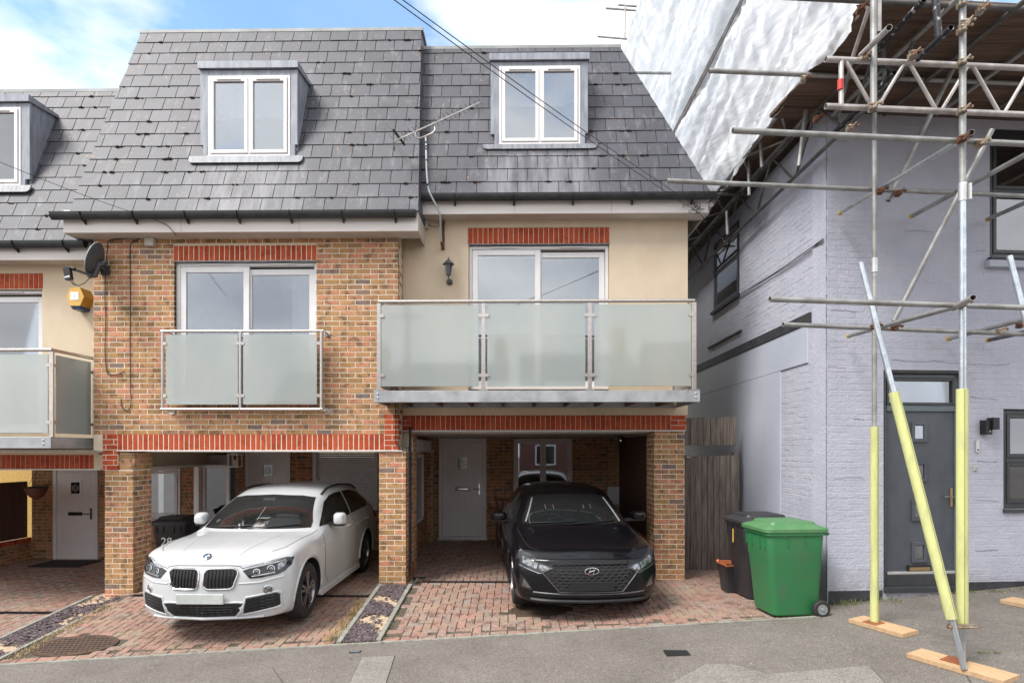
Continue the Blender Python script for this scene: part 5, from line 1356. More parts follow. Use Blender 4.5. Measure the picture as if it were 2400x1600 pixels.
# little caddy with an orange liner
e = empty('food_caddy', (3.00, 7.95, .15), 'small black food caddy with orange rim beside the black wheelie bin', 'caddy')
mb = MB(); 
for k, (hz_, s_) in enumerate(((0, .125), (.36, .16), (.375, .17), (.38, .155), (.30, .15))): mb.v.extend([(3.00+p[0], 7.95+p[1], .16+hz_) for p in rrect(-s_, s_, -s_, s_, .04)])
n = 20
for k in range(4):
    for i in range(n): mb.f.append([k*n+i, k*n+(i+1) % n, (k+1)*n+(i+1) % n, (k+1)*n+i]); mb.m.append(0)
mb.f.append(list(range(n))[::-1]); mb.m.append(0); mb.f.append([4*n+i for i in range(n)]); mb.m.append(0)
mb.build('body', 'bin_black', e, smooth=True)
mb = MB()
for k, (hz_, s_) in enumerate(((.372, .171), (.392, .174), (.388, .15), (.34, .148))): mb.v.extend([(3.00+p[0], 7.95+p[1], .16+hz_+.012*math.sin(i*1.3)) for i, p in enumerate(rrect(-s_, s_, -s_, s_, .04))])
for k in range(3):
    for i in range(n): mb.f.append([k*n+i, k*n+(i+1) % n, (k+1)*n+(i+1) % n, (k+1)*n+i]); mb.m.append(0)
mb.build('orange_rim', 'orange', e, smooth=True)
# bin in the carport, with its painted house number
bl = at(404, 1300, 9.9)
b3, T = wheelie((bl.x+.03, 10.0, .035), R(4), 'bin_black', 'bin_black', 'black wheelie bin numbered in white behind the white car', .56, .60, .84)
def text(s_, size, loc, rot, mat, parent, name='number', ext=.001):
    cu = bpy.data.curves.new(name, 'FONT'); cu.body = s_; cu.size = size; cu.extrude = ext; cu.align_x = 'CENTER'; cu.offset = size*.012
    cu.resolution_u = 3
    tmp = bpy.data.objects.new('t', cu); col.objects.link(tmp)
    me = bpy.data.meshes.new_from_object(tmp.evaluated_get(bpy.context.evaluated_depsgraph_get())); bpy.data.objects.remove(tmp)
    me.materials.clear(); me.materials.append(MT[mat])
    o = bpy.data.objects.new(name, me); o.matrix_world = Matrix.Translation(loc) @ rot
    mw = o.matrix_world.copy(); col.objects.link(o); o.parent = parent; o.matrix_parent_inverse = WM[parent.name].inverted(); o.matrix_basis = mw
    return o
p = WM[b3.name] @ Vector((-.04, -.287, .44))
text('28', .19, p, Matrix.Rotation(R(4), 4, 'Z') @ Matrix.Rotation(R(86), 4, 'X'), 'white_paint', b3)

# ------------------------------------------------------------------ small fittings on the houses
def tag1(o, label, cat, group=None): return props(o, label, cat, group)
# satellite dish
Yd = 7.95
dc = at(222, 610, Yd)
e = empty('satellite_dish', (X_(252, Y2), Y2, Z_(625, Y2)), 'dark grey satellite dish on the left corner of the yellow brick wall', 'satellite dish')
ax = Vector((-.93, -.28, .30)).normalized(); dr_ = .255
prof = [(dr_*k/8, -.055+.055*(k/8)**2) for k in range(9)]
MB().lathe(dc, ax, [(p_[0], p_[1]) for p_ in prof]+[(dr_+.006, .0), (dr_*.98, -.008)]+[(dr_*k/8*.97, -.064+.055*(k/8)**2) for k in range(7, -1, -1)], 32).build('reflector', 'dish', e, smooth=True)
MB().path([dc+(ax.orthogonal().normalized()*math.cos(2*math.pi*i/32)+ax.cross(ax.orthogonal().normalized())*math.sin(2*math.pi*i/32))*(dr_+.002) for i in range(33)], .006, 6).build('rim', 'dish_rim', e)
lb = dc+Vector((.01, 0, -.235)); lh = at(172, 631, Yd-.28)
MB().bar(lb, lh, .022, .03).bar(lb+Vector((0, .0, 0)), dc-ax*.06, .05, .04).build('arm', 'lantern_metal', e)
MB().tube(lh+Vector((.02, 0, .0)), lh+Vector((-.045, -.01, .02)), .026, 12).bar(lh+Vector((-.07, -.02, .015)), lh+Vector((-.04, -.02, -.15)), .085, .05, Vector((0, 1, 0))).build('receiver', 'car_trim', e)
MB().bar(lh+Vector((-.052, -.047, -.105)), lh+Vector((-.048, -.047, -.125)), .07, .004, Vector((0, 1, 0))).build('sticker', 'white_paint', e)
pv = Vector((X_(243, Y2), Y2-.02, Z_(628, Y2)))
MB().path([dc-ax*.06+Vector((0, 0, -.05)), dc-ax*.10+Vector((.03, 0, .02)), pv+Vector((0, -.08, .03)), pv+Vector((.02, 0, 0))], .022, 8).box(pv.x-.03, pv.x+.10, Y2-.02, Y2-.002, pv.z-.08, pv.z+.05).build('bracket', 'lantern_metal', e)
q0 = lh+Vector((-.03, -.02, -.15)); MB().path([q0, q0+Vector((.04, 0, -.06)), q0+Vector((.10, .02, -.075)), q0+Vector((.16, .05, -.03)), q0+Vector((.20, .08, .04)), lb+Vector((-.03, 0, .03))], .006, 6).path([q0+Vector((.03, 0, .0)), q0+Vector((.05, 0, -.05)), q0+Vector((.10, .02, -.075))], .005, 6).build('cable', 'cable_black', e)
# alarm box: hexagonal yellow front, white label, blue foot
ya = 8.36; ac = at(176, 695, ya)
e = empty('alarm_box', (ac.x, Y1, ac.z), 'yellow hexagonal burglar alarm box with white label on the cream wall', 'alarm box')
hexp = [(-.155, 0), (-.085, -.135), (.085, -.135), (.155, 0), (.085, .135), (-.085, .135)]
hx_ = [(p_[0], p_[1]) for p_ in hexp]
mb = MB(); n = 6
mb.add([(ac.x+p_[0]*.86, ya, ac.z+p_[1]) for p_ in hx_]+[(ac.x+p_[0]*1.0, Y1, ac.z+p_[1]*1.0) for p_ in hx_], [list(range(6))]); mb.f.append([0, 5, 11, 6]); mb.m.append(0); mb.f.append([4, 5, 11, 10][::-1]); mb.m.append(0); mb.build('cover', 'alarm_yellow', e)
mb = MB(); V = [(ac.x+p_[0]*.86, ya+.0006, ac.z+p_[1]) for p_ in hx_]+[(ac.x+p_[0], Y1, ac.z+p_[1]) for p_ in hx_]
mb.add(V, [(2, 3, 9, 8), (3, 4, 10, 9)]); sidep = mb.build('side', 'alarm_dark', e)
mb = MB()
for k in range(5):
    f_ = k/5+.1; mb.bar((ac.x+.085*.87+.06*f_, ya+.04, ac.z-.125+.12*f_), (ac.x+.085+.055*f_+.01, Y1-.04, ac.z-.125+.12*f_), .004, .012)
mb.build('louvre', 'alarm_dark', e)
mb = MB(); mb.add([(ac.x-.073, ya-.001, ac.z-.135), (ac.x+.073, ya-.001, ac.z-.135), (ac.x+.085, Y1, ac.z-.137), (ac.x-.085, Y1, ac.z-.137), (ac.x-.05, ya+.02, ac.z-.185), (ac.x+.06, ya+.02, ac.z-.185), (ac.x+.07, Y1, ac.z-.185), (ac.x-.06, Y1, ac.z-.185)], [(0, 1, 5, 4), (1, 2, 6, 5), (3, 0, 4, 7), (4, 5, 6, 7)]); mb.build('lamp', 'alarm_blue', e)
MB().box(ac.x-.075, ac.x+.055, ya-.004, ya-.0005, ac.z-.05, ac.z+.07).build('sticker', 'white_paint', e)
MB().box(ac.x-.008, ac.x+.002, ya-.006, ya-.0045, ac.z+.0, ac.z+.01).build('screw', 'car_trim', e)
# junction boxes
def jbox(px0, px1, py0, py1, Y, label):
    a, b_ = at(px0, py1, Y-.07), at(px1, py0, Y-.07)
    o = MB().bbox(a.x, b_.x, Y-.07, Y-.001, a.z, b_.z, .01).build('junction_box', 'beige_plastic', None); props(o, label, 'junction box', 'junction boxes under the eaves')
    return o
jbox(337, 359, 554, 575, Y2, 'small cream junction box under the white soffit of the yellow brick house')
jbox(985, 1003, 512, 534, Y3, 'small grey junction box beside the aerial mast under the soffit')
# wall lantern on the cream wall
e = empty('wall_lantern', (X_(1052, Y3), Y3, Z_(656, Y3)), 'old black wall lantern on the cream wall left of the patio door', 'lantern')
yl_ = 8.40; lc = at(1051, 632, yl_); r1, r2 = .052, .032
def hexring(r, z): return [(lc.x+r*math.cos(R(60*i)), yl_+r*math.sin(R(60*i)), z) for i in range(6)]
zt_l, zb_l = at(1051, 620, yl_).z, at(1051, 644, yl_).z
mb = MB(); mb.add(hexring(r1, zt_l)+hexring(r2, zb_l), [(i, (i+1) % 6, 6+(i+1) % 6, 6+i) for i in range(6)]); mb.build('glass', 'glass_dark', e)
mb = MB(); A, Bq = hexring(r1+.002, zt_l), hexring(r2+.002, zb_l)
for i in range(6): mb.bar(A[i], Bq[i], .006, .006); mb.bar(A[i], A[(i+1) % 6], .007, .007); mb.bar(Bq[i], Bq[(i+1) % 6], .007, .007)
mb.build('frame', 'lantern_metal', e)
mb = MB(); mb.add(hexring(.088, zt_l)+hexring(.088, zt_l+.008)+hexring(.028, zt_l+.065)+[(lc.x, yl_, zt_l+.085)], [(i, (i+1) % 6, 6+(i+1) % 6, 6+i) for i in range(6)]+[(6+i, 6+(i+1) % 6, 12+(i+1) % 6, 12+i) for i in range(6)]+[(12+i, 12+(i+1) % 6, 18) for i in range(6)]+[tuple(range(5, -1, -1))]); mb.build('roof', 'lantern_metal', e)
MB().lathe((lc.x, yl_, zt_l+.08), (0, 0, 1), [(.012, 0), (.006, .012), (.011, .022), (0, .034)], 8).build('finial', 'lantern_metal', e)
MB().lathe((lc.x, yl_, zb_l-.02), (0, 0, 1), [(.012, 0), (.03, .02)], 8).path([(lc.x, yl_, zb_l-.02), (lc.x, yl_, zb_l-.07), (lc.x, yl_+.05, zb_l-.09), (lc.x, Y3, zb_l-.06)], .011, 8).build('arm', 'lantern_metal', e)
MB().lathe((lc.x, Y3, zb_l-.065), (0, -1, 0), [(.05, 0), (.05, .008), (.03, .02), (0, .024)], 14).build('wall_plate', 'lantern_metal', e)
MB().lathe((lc.x, yl_, zb_l), (0, 0, 1), [(.012, 0), (.018, .03), (.012, .06), (0, .07)], 10).build('bulb', 'white_paint', e)
# white lantern hanging in the carport
e = empty('hanging_lantern', at(551, 1062, 10.6), 'small white lantern hanging by the door behind the white car', 'lantern')
lp = at(551, 1092, 10.6); s_ = .085; hh = .21
mb = MB()
for sx in (-1, 1):
    for sy in (-1, 1): mb.box(lp.x+sx*s_-.008, lp.x+sx*s_+.008, lp.y+sy*s_-.008, lp.y+sy*s_+.008, lp.z, lp.z+hh)
mb.box(lp.x-s_-.02, lp.x+s_+.02, lp.y-s_-.02, lp.y+s_+.02, lp.z-.02, lp.z).box(lp.x-s_-.02, lp.x+s_+.02, lp.y-s_-.02, lp.y+s_+.02, lp.z+hh, lp.z+hh+.02).box(lp.x-.05, lp.x+.05, lp.y-.05, lp.y+.05, lp.z+hh+.02, lp.z+hh+.07)
mb.build('frame', 'upvc_dull', e); MB().tube((lp.x, lp.y, lp.z), (lp.x, lp.y, lp.z+.12), .03, 10).build('candle', 'white_paint', e)
MB().path([(lp.x, lp.y, lp.z+hh+.07), (lp.x, lp.y, cz2)], .004, 5).build('hook', 'alu', e)
# hanging basket in the left carport
hb = at(85, 1143, 10.4)
e = empty('hanging_basket', hb, 'empty hanging basket on chains in the far left carport', 'hanging basket')
MB().lathe((hb.x, hb.y, hb.z-.21), (0, 0, 1), [(.03, 0), (.10, .05), (.15, .13), (.18, .21)], 16).build('basket', 'red_timber', e, smooth=True)
MB().lathe((hb.x, hb.y, hb.z), (0, 0, 1), [(.185, 0), (.19, .02), (.10, .03), (0, .035)], 16).build('rim', 'moss', e)
mb = MB()
for k in range(3): a = R(120*k+20); mb.path([(hb.x+.18*math.cos(a), hb.y+.18*math.sin(a), hb.z+.01), (hb.x, hb.y, hb.z+.30)], .004, 5)
mb.path([(hb.x, hb.y, hb.z+.30), (hb.x, hb.y, cz1)], .004, 5); mb.build('chain', 'iron_dark', e)
dm_ = at(165, 1328, 11.6)
props(MB().box(dm_.x-.55, dm_.x+.45, 11.2, 11.85, z1(0, 11.5)+.002, z1(0, 11.5)+.022).build('doormat', 'doormat', None), 'flat dark doormat in front of the left white door', 'doormat')
# bells by the cream house door
for (py, lb_) in ((1093, 'upper'), (1119, 'lower')):
    a = at(1144, py, YB-.03); o = MB().bbox(a.x-.022, a.x+.022, YB-.03, YB-.001, a.z-.05 if py < 1100 else a.z-.03, a.z+.05 if py < 1100 else a.z+.03).build('bell_push', 'beige_plastic', None)
    props(o, f'{lb_} of two small bell pushes right of the grey front door', 'bell push', 'bell pushes by the front door')
# dark red wooden stand beside the black car
a = at(1179, 1170, 11.3)
e = empty('wooden_stand', (a.x, 11.3, .2), 'dark red wooden stand against the brick wall beside the black car', 'stand')
for dx in (-.12, .12):
    for dy in (-.1, .1): MB().box(a.x+dx-.02, a.x+dx+.02, 11.3+dy-.02, 11.3+dy+.02, z3(0, 11.3), 1.12).build('leg', 'red_timber', e)
MB().box(a.x-.18, a.x+.25, 11.15, 11.45, 1.12, 1.15).build('top', 'red_timber', e); MB().box(a.x-.02, a.x+.02, 11.19, 11.21, .3, 1.12).build('slat', 'red_timber', e)
# lamp under the carport ceiling
a = at(1456, 1047, 10.0)
e = empty('ceiling_light', (a.x, a.y, cz3), 'small dark spotlight under the carport ceiling above the black car', 'light')
MB().lathe((a.x, a.y, cz3-.03), (0, 0, -1), [(.05, 0), (.06, .08), (.03, .12), (0, .13)], 14).tube((a.x, a.y, cz3), (a.x, a.y, cz3-.04), .02, 8).build('body', 'car_trim', e, smooth=True)
MB().lathe((a.x-.02, a.y-.05, cz3-.10), (-.2, -1, -.3), [(.025, 0), (.02, .02), (0, .024)], 10).build('lens', 'chrome', e)
# downpipe stub and black drainpipe at the middle pillar
xp_ = X_(957.5, Y2+.35)
MB().tube((xp_+.035, 8.50, Z_(1330, 8.5)), (xp_+.035, 8.50, Z_(1000, 8.5)), .02, 10).build('rainwater_pipe', 'cable_black', h3, smooth=True)
MB().bbox(X_(961, 8.42), X_(969, 8.42), 8.40, 8.46, Z_(1348, 8.42), Z_(1317, 8.42), .01).build('pipe_shoe', 'red_timber', h3)
# cables on the yellow brick front
def cable(name, label, pts, r, mat='cable_black', group=None, n=6):
    mb = MB().path(pts, r, n); o = mb.build(name, mat, None); return props(o, label, 'cable', group)
def smooth_pts(P, k=4):
    P = [Vector(p) for p in P]; out_ = []
    for i in range(len(P)-1):
        p0, p1, p2, p3 = P[max(i-1, 0)], P[i], P[i+1], P[min(i+2, len(P)-1)]
        for q in range(k):
            t_ = q/k; out_.append(.5*((2*p1)+(p2-p0)*t_+(2*p0-5*p1+4*p2-p3)*t_*t_+(3*p1-p0-3*p2+p3)*t_**3))
    return out_+[P[-1]]
yc = Y2-.012
def wp(l, Y=yc): return [at(p[0], p[1], Y) for p in l]
cable('cable', 'dark cable running down from the satellite dish to a loose end', smooth_pts(wp([(413, 556), (340, 558), (275, 560), (254, 566), (251, 590), (247, 640), (246, 700), (248, 750), (246, 820), (250, 868), (260, 878), (278, 876), (292, 870)])), .006)
cable('cable', 'dark cable ending in a hook loop beside the small balcony', smooth_pts(wp([(330, 558), (310, 568), (305, 582), (305, 640), (306, 720), (305, 800), (306, 900), (307, 945), (300, 961), (290, 958), (284, 948), (284, 934)])), .006)
cable('cable', 'black cable down the corner beside the red brick quoins', smooth_pts(wp([(926, 940), (927, 960), (927, 1030), (930, 1043), (936, 1045)])+[at(945, 1046, 8.19), at(955, 1050, 8.19), at(958, 1060, 8.19), at(958, 1200, 8.19), at(958.5, 1360, 8.19)]), .006)
# overhead telephone wires
def sagline(a, b_, sag, n=24): return [a.lerp(b_, i/n)-Vector((0, 0, sag*4*(i/n)*(1-i/n))) for i in range(n+1)]
e1 = at(1640, 500, 8.3); e2 = at(1648, 492, 8.3)
a1 = at(955, -8, 4.0); a2 = at(975, -8, 4.0)
d1 = (a1-e1); cable('overhead_wire', 'lower of two black overhead wires crossing the sky to the cream house eaves', sagline(e1, e1+d1*1.6, .10), .0036, group='overhead wires')
d2 = (a2-e2); cable('overhead_wire', 'upper of two black overhead wires crossing the sky to the cream house eaves', sagline(e2, e2+d2*1.6, .10), .0036, group='overhead wires')
e3 = at(370, 517, 7.9); a3 = at(-20, 360, 6.0)
cable('overhead_wire', 'single wire dropping from the upper left to the black gutter', sagline(e3, e3+(a3-e3)*1.5, .06), .0035, group='overhead wires')
cable('cable', 'curved black lead hanging from the fascia beside the junction box', smooth_pts([at(368, 518, 7.9), at(390, 527, 7.93), at(408, 545, 7.95), at(414, 556, yc)]), .005)
mb = MB(); rs = random.Random(4)
for k in range(5):
    p = at(1612+k*6, 480+k*3, 8.27); mb.path(smooth_pts([p+Vector((rs.uniform(-.12, .12), rs.uniform(-.03, .0), rs.uniform(-.08, .08))) for _ in range(5)]), .0035, 5)
mb.path(smooth_pts([at(1640, 500, 8.28), at(1655, 520, 8.3), at(1640, 517, 8.4), at(1620, 528, 8.5)]), .004, 5)
props(mb.build('wire_tangle', 'cable_black', None), 'tangle of thin black wire at the right end of the cream house fascia', 'cable')
# TV aerial and its mast
Ya = 8.05
e = empty('tv_aerial', (X_(1039, Y3), Y3, Z_(580, Y3)), 'long thin TV aerial on a bent mast in front of the slate roof', 'aerial')
ma = at(998, 322, Ya); 
mast = [ma, at(999, 350, Ya), at(1000, 400, Ya), at(1004, 440, Ya+.02), at(1012, 462, Ya+.03), at(1030, 500, Ya+.1), at(1033, 540, Ya+.2), at(1034, 567, Ya+.25)]
MB().path(smooth_pts(mast, 3), .014, 8).build('mast', 'galv', e, smooth=True)
mb = MB()
for (px_, py_) in ((998, 334), (998.5, 344), (999, 350), (1000, 376), (1002, 432)): mb.tube(at(px_, py_-1.5, Ya), at(px_, py_+1.5, Ya), .018, 8)
mb.build('tape', 'cable_black', e)
b0, b1 = at(922, 332, Ya-.15), at(1126, 240, Ya+.25)
MB().bar(b0, b1, .018, .018).build('boom', 'alu', e)
bd = (b1-b0).normalized(); el = bd.cross(Vector((0, 0, 1))).normalized(); el = (Vector((.45, .75, -.35))).normalized()
for i in range(19):
    f_ = .12+.88*(i/18)**1.1; c_ = b0.lerp(b1, f_)+Vector((0, 0, .006)); l_ = .085-.001*i
    MB().tube(c_-el*l_*.9, c_+el*l_*.9, .0035, 6).build('element', 'tube_dark', e)
c_ = at(935, 323, Ya-.12); MB().tube(c_-el*.13+Vector((0, 0, .015)), c_+el*.13, .016, 8).build('dipole', 'car_trim', e, smooth=True)
rb = at(922, 330, Ya-.15); MB().path([rb+Vector((0, 0, .12)), rb, rb+Vector((0.02, 0, -.14))], .008, 6).build('reflector_frame', 'car_trim', e)
for (px_, py_) in ((912, 303), (909, 316), (930, 343), (930, 352)): c_ = at(px_+8, py_+5, Ya-.15); MB().tube(c_-el*.16, c_+el*.16, .003, 5).build('reflector_rod', 'alu', e)
MB().path(smooth_pts([at(1018, 296, Ya+.05), at(1019, 306, Ya), at(1008, 315, Ya), at(980, 325, Ya), at(974, 318, Ya), at(976, 310, Ya)]), .011, 8).build('cranked_arm', 'alu', e, smooth=True)
xm = X_(1038.5, Y3); MB().bar((xm, Y3-.012, Z_(585, Y3)), (xm, Y3-.012, Z_(515, Y3)), .045, .02, Vector((0, 1, 0))).bar((xm-.0, Y3-.03, Z_(520, Y3)), at(1034, 520, Ya+.17), .03, .03).bar((xm, Y3-.03, Z_(582, Y3)), at(1034, 566, Ya+.24), .03, .03).build('wall_bracket', 'clamp_rust', e)
MB().path(smooth_pts([at(1003, 524, Y3-.03), at(1010, 530, Y3-.02), at(1022, 531, Y3-.1), at(1033, 528, Ya+.2)]), .004, 5).build('lead', 'cable_black', e)

# hairline cracks in the painted brickwork
rs = random.Random(21)
def crack(pts_px, r=.0017):
    P = []
    for (px_, py_) in pts_px:
        u, z = ub(px_, py_); P.append((u, z))
    Q = []
    for i in range(len(P)-1):
        for k in range(6):
            f_ = k/6; Q.append((P[i][0]+(P[i+1][0]-P[i][0])*f_, P[i][1]+(P[i+1][1]-P[i][1])*f_+rs.uniform(-.008, .008)))
    MB().path([FRB @ Vector((q[0], -.0015, q[1])) for q in Q], r, 5).build('crack', 'crack', bb)
crack([(2090, 842), (2140, 848), (2190, 845), (2240, 852), (2275, 853), (2340, 856), (2372, 852)])
crack([(1945, 725), (1980, 728), (2010, 733)]); crack([(2000, 980), (2030, 985)]); crack([(1950, 330), (1990, 333)]); crack([(2120, 540), (2200, 545)]); crack([(2290, 1080), (2345, 1083)]); crack([(2290, 1170), (2350, 1176)])
crack([(1955, 1120), (2000, 1118), (2030, 1122)]); crack([(1940, 860), (1990, 862)]); crack([(2275, 930), (2350, 938)]); crack([(2285, 1290), (2350, 1288)]); crack([(2275, 590), (2320, 588)])

# ------------------------------------------------------------------ scaffolding round the lilac building
sc_ = empty('scaffolding', (3.85, 5.5, .25), 'galvanised tube scaffolding with yellow foam sleeves in front of the lilac building', 'scaffolding')
RT = .0242
def tb(name, p0, p1, mat='tube', r=RT, hollow=True, parent=sc_, n=14):
    a = at(*p0) if isinstance(p0, tuple) else p0; b_ = at(*p1) if isinstance(p1, tuple) else p1
    return MB().tube(a, b_, r, n, hollow=r*.84 if hollow else 0).build(name, mat, parent, smooth=True)
def coupler(p, ax=Vector((0, 0, 1)), mat='clamp_metal', s=1.0):
    p = at(*p) if isinstance(p, tuple) else p
    mb = MB(); q = ax.orthogonal().normalized(); q2 = ax.cross(q)
    mb.lathe(p-ax*.024*s, ax, [(.027, 0), (.032, .003), (.032, .045*s), (.027, .048*s)], 14)
    mb.mbox(Matrix.Translation(p+q*.03+q2*.02), .05, .03, .05); mb.tube(p+Vector((-.055, -.025, .004)), p+Vector((.06, -.03, .012)), .007, 6); mb.tube(p+Vector((.045, -.03, .01)), p+Vector((.062, -.03, .012)), .013, 6)
    mb.bar(p+Vector((-.03, -.035, -.03)), p+Vector((.035, -.035, .035)), .018, .012)
    return mb.build('coupler', mat, sc_, smooth=True)
UPV = Vector((0, 0, 1))
# uprights
zA = zs(3.84)
A0 = Vector((at(2049.5, 1460, 6.1).x, 6.1, zA+.045)); tb('standard', A0, Vector((A0.x, 6.1, CZ+4.1)), 'tube', hollow=False)
MB().tube(Vector((A0.x, 6.1, Z_(1000, 6.1))), Vector((A0.x, 6.1, zA+.05)), .041, 16, cap=True).build('foam_sleeve', 'foam', sc_, smooth=True)
Bx = at(2256, 700, 4.93).x; zB = zs(3.85)+.05
tb('standard', Vector((Bx, 4.93, Z_(448, 4.93))), Vector((Bx, 4.93, CZ+4.6)), 'tube', .026, hollow=False)
tb('standard', Vector((Bx, 4.93, zB)), Vector((Bx, 4.93, Z_(450, 4.93))), 'tube_new', .026, hollow=False)
MB().tube(Vector((Bx-.003, 4.93, Z_(913, 4.93))), Vector((Bx-.003, 4.93, Z_(1463, 4.93))), .044, 16).build('foam_sleeve', 'foam', sc_, smooth=True)
MB().tube(Vector((Bx, 4.93, Z_(436, 4.93))), Vector((Bx, 4.93, Z_(478, 4.93))), .032, 14).bar((Bx+.035, 4.90, Z_(437, 4.9)), (Bx+.035, 4.90, Z_(474, 4.9)), .02, .03, Vector((0, 1, 0))).build('sleeve_coupler', 'alu_bright', sc_, smooth=True)
MB().tube(Vector((A0.x, 6.1, Z_(609, 6.1))), Vector((A0.x, 6.1, Z_(642, 6.1))), .031, 14).build('sleeve_coupler', 'alu_bright', sc_, smooth=True)
tb('standard', (2047.5, -60, 4.92), (2047.5, 262, 4.92), 'tube', .026)
tb('standard', (2058, -60, 4.97), (2058, 78, 4.97), 'alu', .026)
# rakers
r0, r1 = at(2017, 615, 5.35), at(2260, 1570, 4.80); r1.z = zs(r1.x)+.05
tb('raker', r0, r1, 'tube_new')
fa, fb_ = r0.lerp(r1, .345), r0.lerp(r1, .888)
MB().tube(fa, fb_, .043, 16).build('foam_sleeve', 'foam', sc_, smooth=True)
tb('raker', (2366, 600, 5.3), (2500, 1130, 5.0), 'tube_new')
for (p_, q_) in ((Vector((A0.x+.012, 6.1-.0405, Z_(1003, 6.1))), Vector((A0.x+.012, 6.1-.0405, zA+.06))), (Vector((Bx-.015, 4.93-.0435, Z_(915, 4.93))), Vector((Bx-.015, 4.93-.0435, Z_(1461, 4.93)))), (fa+Vector((.012, -.042, 0)), fb_+Vector((.012, -.042, 0)))):
    MB().bar(p_, q_, .0035, .003, Vector((0, 1, 0))).build('foam_slit', 'foam_slit', sc_)
# ledgers
for (a, b_, m_) in (((1563, 424, 5.95), (2560, 466, 6.38), 'tube'), ((1717, 306, 4.80), (2560, 345, 5.08), 'tube'), ((1804, 701, 4.80), (2560, 726, 5.12), 'tube'), ((1835, 760, 6.0), (2560, 790, 6.5), 'tube'),
                    ((1661, 166, 6.12), (2560, 203, 6.42), 'tube'), ((1700, -14, 5.12), (2560, 30, 5.3), 'tube_dark')): tb('ledger', a, b_, m_)
# lattice beam facing the street
def lattice(a0, a1, b0, b1, n, mat='alu', r2=.016, end=True, name='lattice_beam', lo=0.0):
    lb_ = MB().tube(a0, a1, RT, 14, hollow=RT*.84).build(name, mat, sc_, smooth=True)
    MB().tube(b0, b1, RT, 14, hollow=RT*.84).build('chord', mat, lb_, smooth=True)
    if end: MB().tube(a0.lerp(a1, lo), b0.lerp(b1, lo), .021, 12).build('end_post', mat, lb_, smooth=True)
    s0 = lo+.012
    for i in range(n):
        f0, f1 = s0+(1-s0)*i/n, s0+(1-s0)*(i+.86)/n
        p, q = (a0.lerp(a1, f0), b0.lerp(b1, f1)) if i % 2 == 0 else (b0.lerp(b1, f0), a0.lerp(a1, f1))
        MB().tube(p, q, r2, 10).build('diagonal', mat, lb_, smooth=True)
    return lb_
lbm = lattice(at(1935, 139, 4.95), at(2640, 171, 5.18), at(1935, 249, 4.95), at(2640, 279, 5.18), 9, lo=.05)
MB().tube(at(1969.5, 188, 4.955), at(1969.5, 211, 4.955), .0235, 14).build('red_tape', 'red_tape', lbm, smooth=True)
# beams running back along the side wall
def cp(X, Z, Y): return Vector((X, Y, Z+CZ))
lattice(cp(3.30, 4.21, 5.9), cp(3.22, 4.21, 13.4), cp(3.63, 4.17, 5.9), cp(3.54, 4.17, 13.4), 13, 'tube')
lattice(cp(3.64, 4.10, 5.7), cp(3.54, 4.10, 13.4), cp(3.66, 3.575, 5.7), cp(3.58, 3.60, 13.4), 13, 'tube_dark')
tb('ledger', cp(3.62, 3.62, 5.5), cp(3.62, 3.62, 6.6), 'tube_black')
for (a, b_) in (((1782, 322, 7.9), (1786, 392, 7.9)), ((1754, 370, 8.4), (1756, 458, 8.4)), ((1890, 250, 6.9), (1872, 390, 6.9)), ((1703, 495, 9.4), (1705, 550, 9.4))): tb('hanger', a, b_, 'tube')
for (X, Y) in ((3.27, 7.0), (3.27, 9.2), (3.27, 11.5)): tb('transom', Vector((X-.1, Y, CZ+4.12)), Vector((3.72, Y, CZ+4.12)), 'tube_dark')
# braces
for (a, b_, m_, r_) in (((2332, -40, 6.0), (2082, 471, 6.25), 'tube', .026), ((2325, 304, 5.6), (2095, 752, 6.0), 'tube', .025), ((2040, 10, 5.2), (1990, 160, 5.6), 'alu', .018),
                        ((2084, 65, 4.5), (2018, 130, 5.0), 'alu', RT), ((2229, 65, 4.6), (2150, 140, 5.0), 'tube_black', RT), ((2150, 140, 5.0), (2059, 222, 5.6), 'tube_black', RT),
                        ((2190, -30, 4.75), (2200, 88, 4.75), 'tube_black', .027), ((2180, -20, 5.5), (2128, 135, 5.7), 'tube_dark', .02), ((2165, 0, 5.0), (2060, 115, 5.6), 'tube_black', .027),
                        ((1998, 134, 5.6), (1960, 300, 7.2), 'tube', .016), ((2064, 150, 5.5), (2105, 178, 5.7), 'tube_black', .018)): tb('brace', a, b_, m_, r_)
# putlogs with yellow end caps against the wall
for (a, b_, m_) in (((2240, 335, 5.1), (1969, 499, 6.86), 'tube_new'), ((2440, 343, 5.2), (2137, 507, 6.95), 'tube'), ((2460, 450, 6.1), (2315, 514, 7.05), 'tube'), ((2240, 718, 5.0), (1989, 787, 6.86), 'tube'),
                    ((2440, 738, 5.9), (2222, 794, 7.0), 'tube'), ((2440, 770, 6.2), (2316, 797, 7.05), 'tube_dark'), ((2164, 303, 4.75), (2164, 303, 4.76), 'tube')):
    if a[0] == 2164: continue
    t_ = tb('putlog', a, b_, m_, hollow=False)
    p, q = at(*b_), at(*a); d_ = (q-p).normalized(); MB().tube(p-d_*.006, p+d_*.03, .028, 12).build('end_cap', 'yellow_cap', t_, smooth=True)
tb('putlog', (2276, 311, 4.85), (2270, 325, 5.6), 'tube'); tb('putlog', (2281, 697, 4.6), (2235, 722, 5.0), 'alu')
# transoms under the platform
for i in range(7):
    X = 3.95+i*.62; tb('transom', Vector((X, 5.05, CZ+4.035)), Vector((X-.15, 6.9, CZ+4.035)), 'tube_dark' if i % 2 else 'tube', hollow=False)
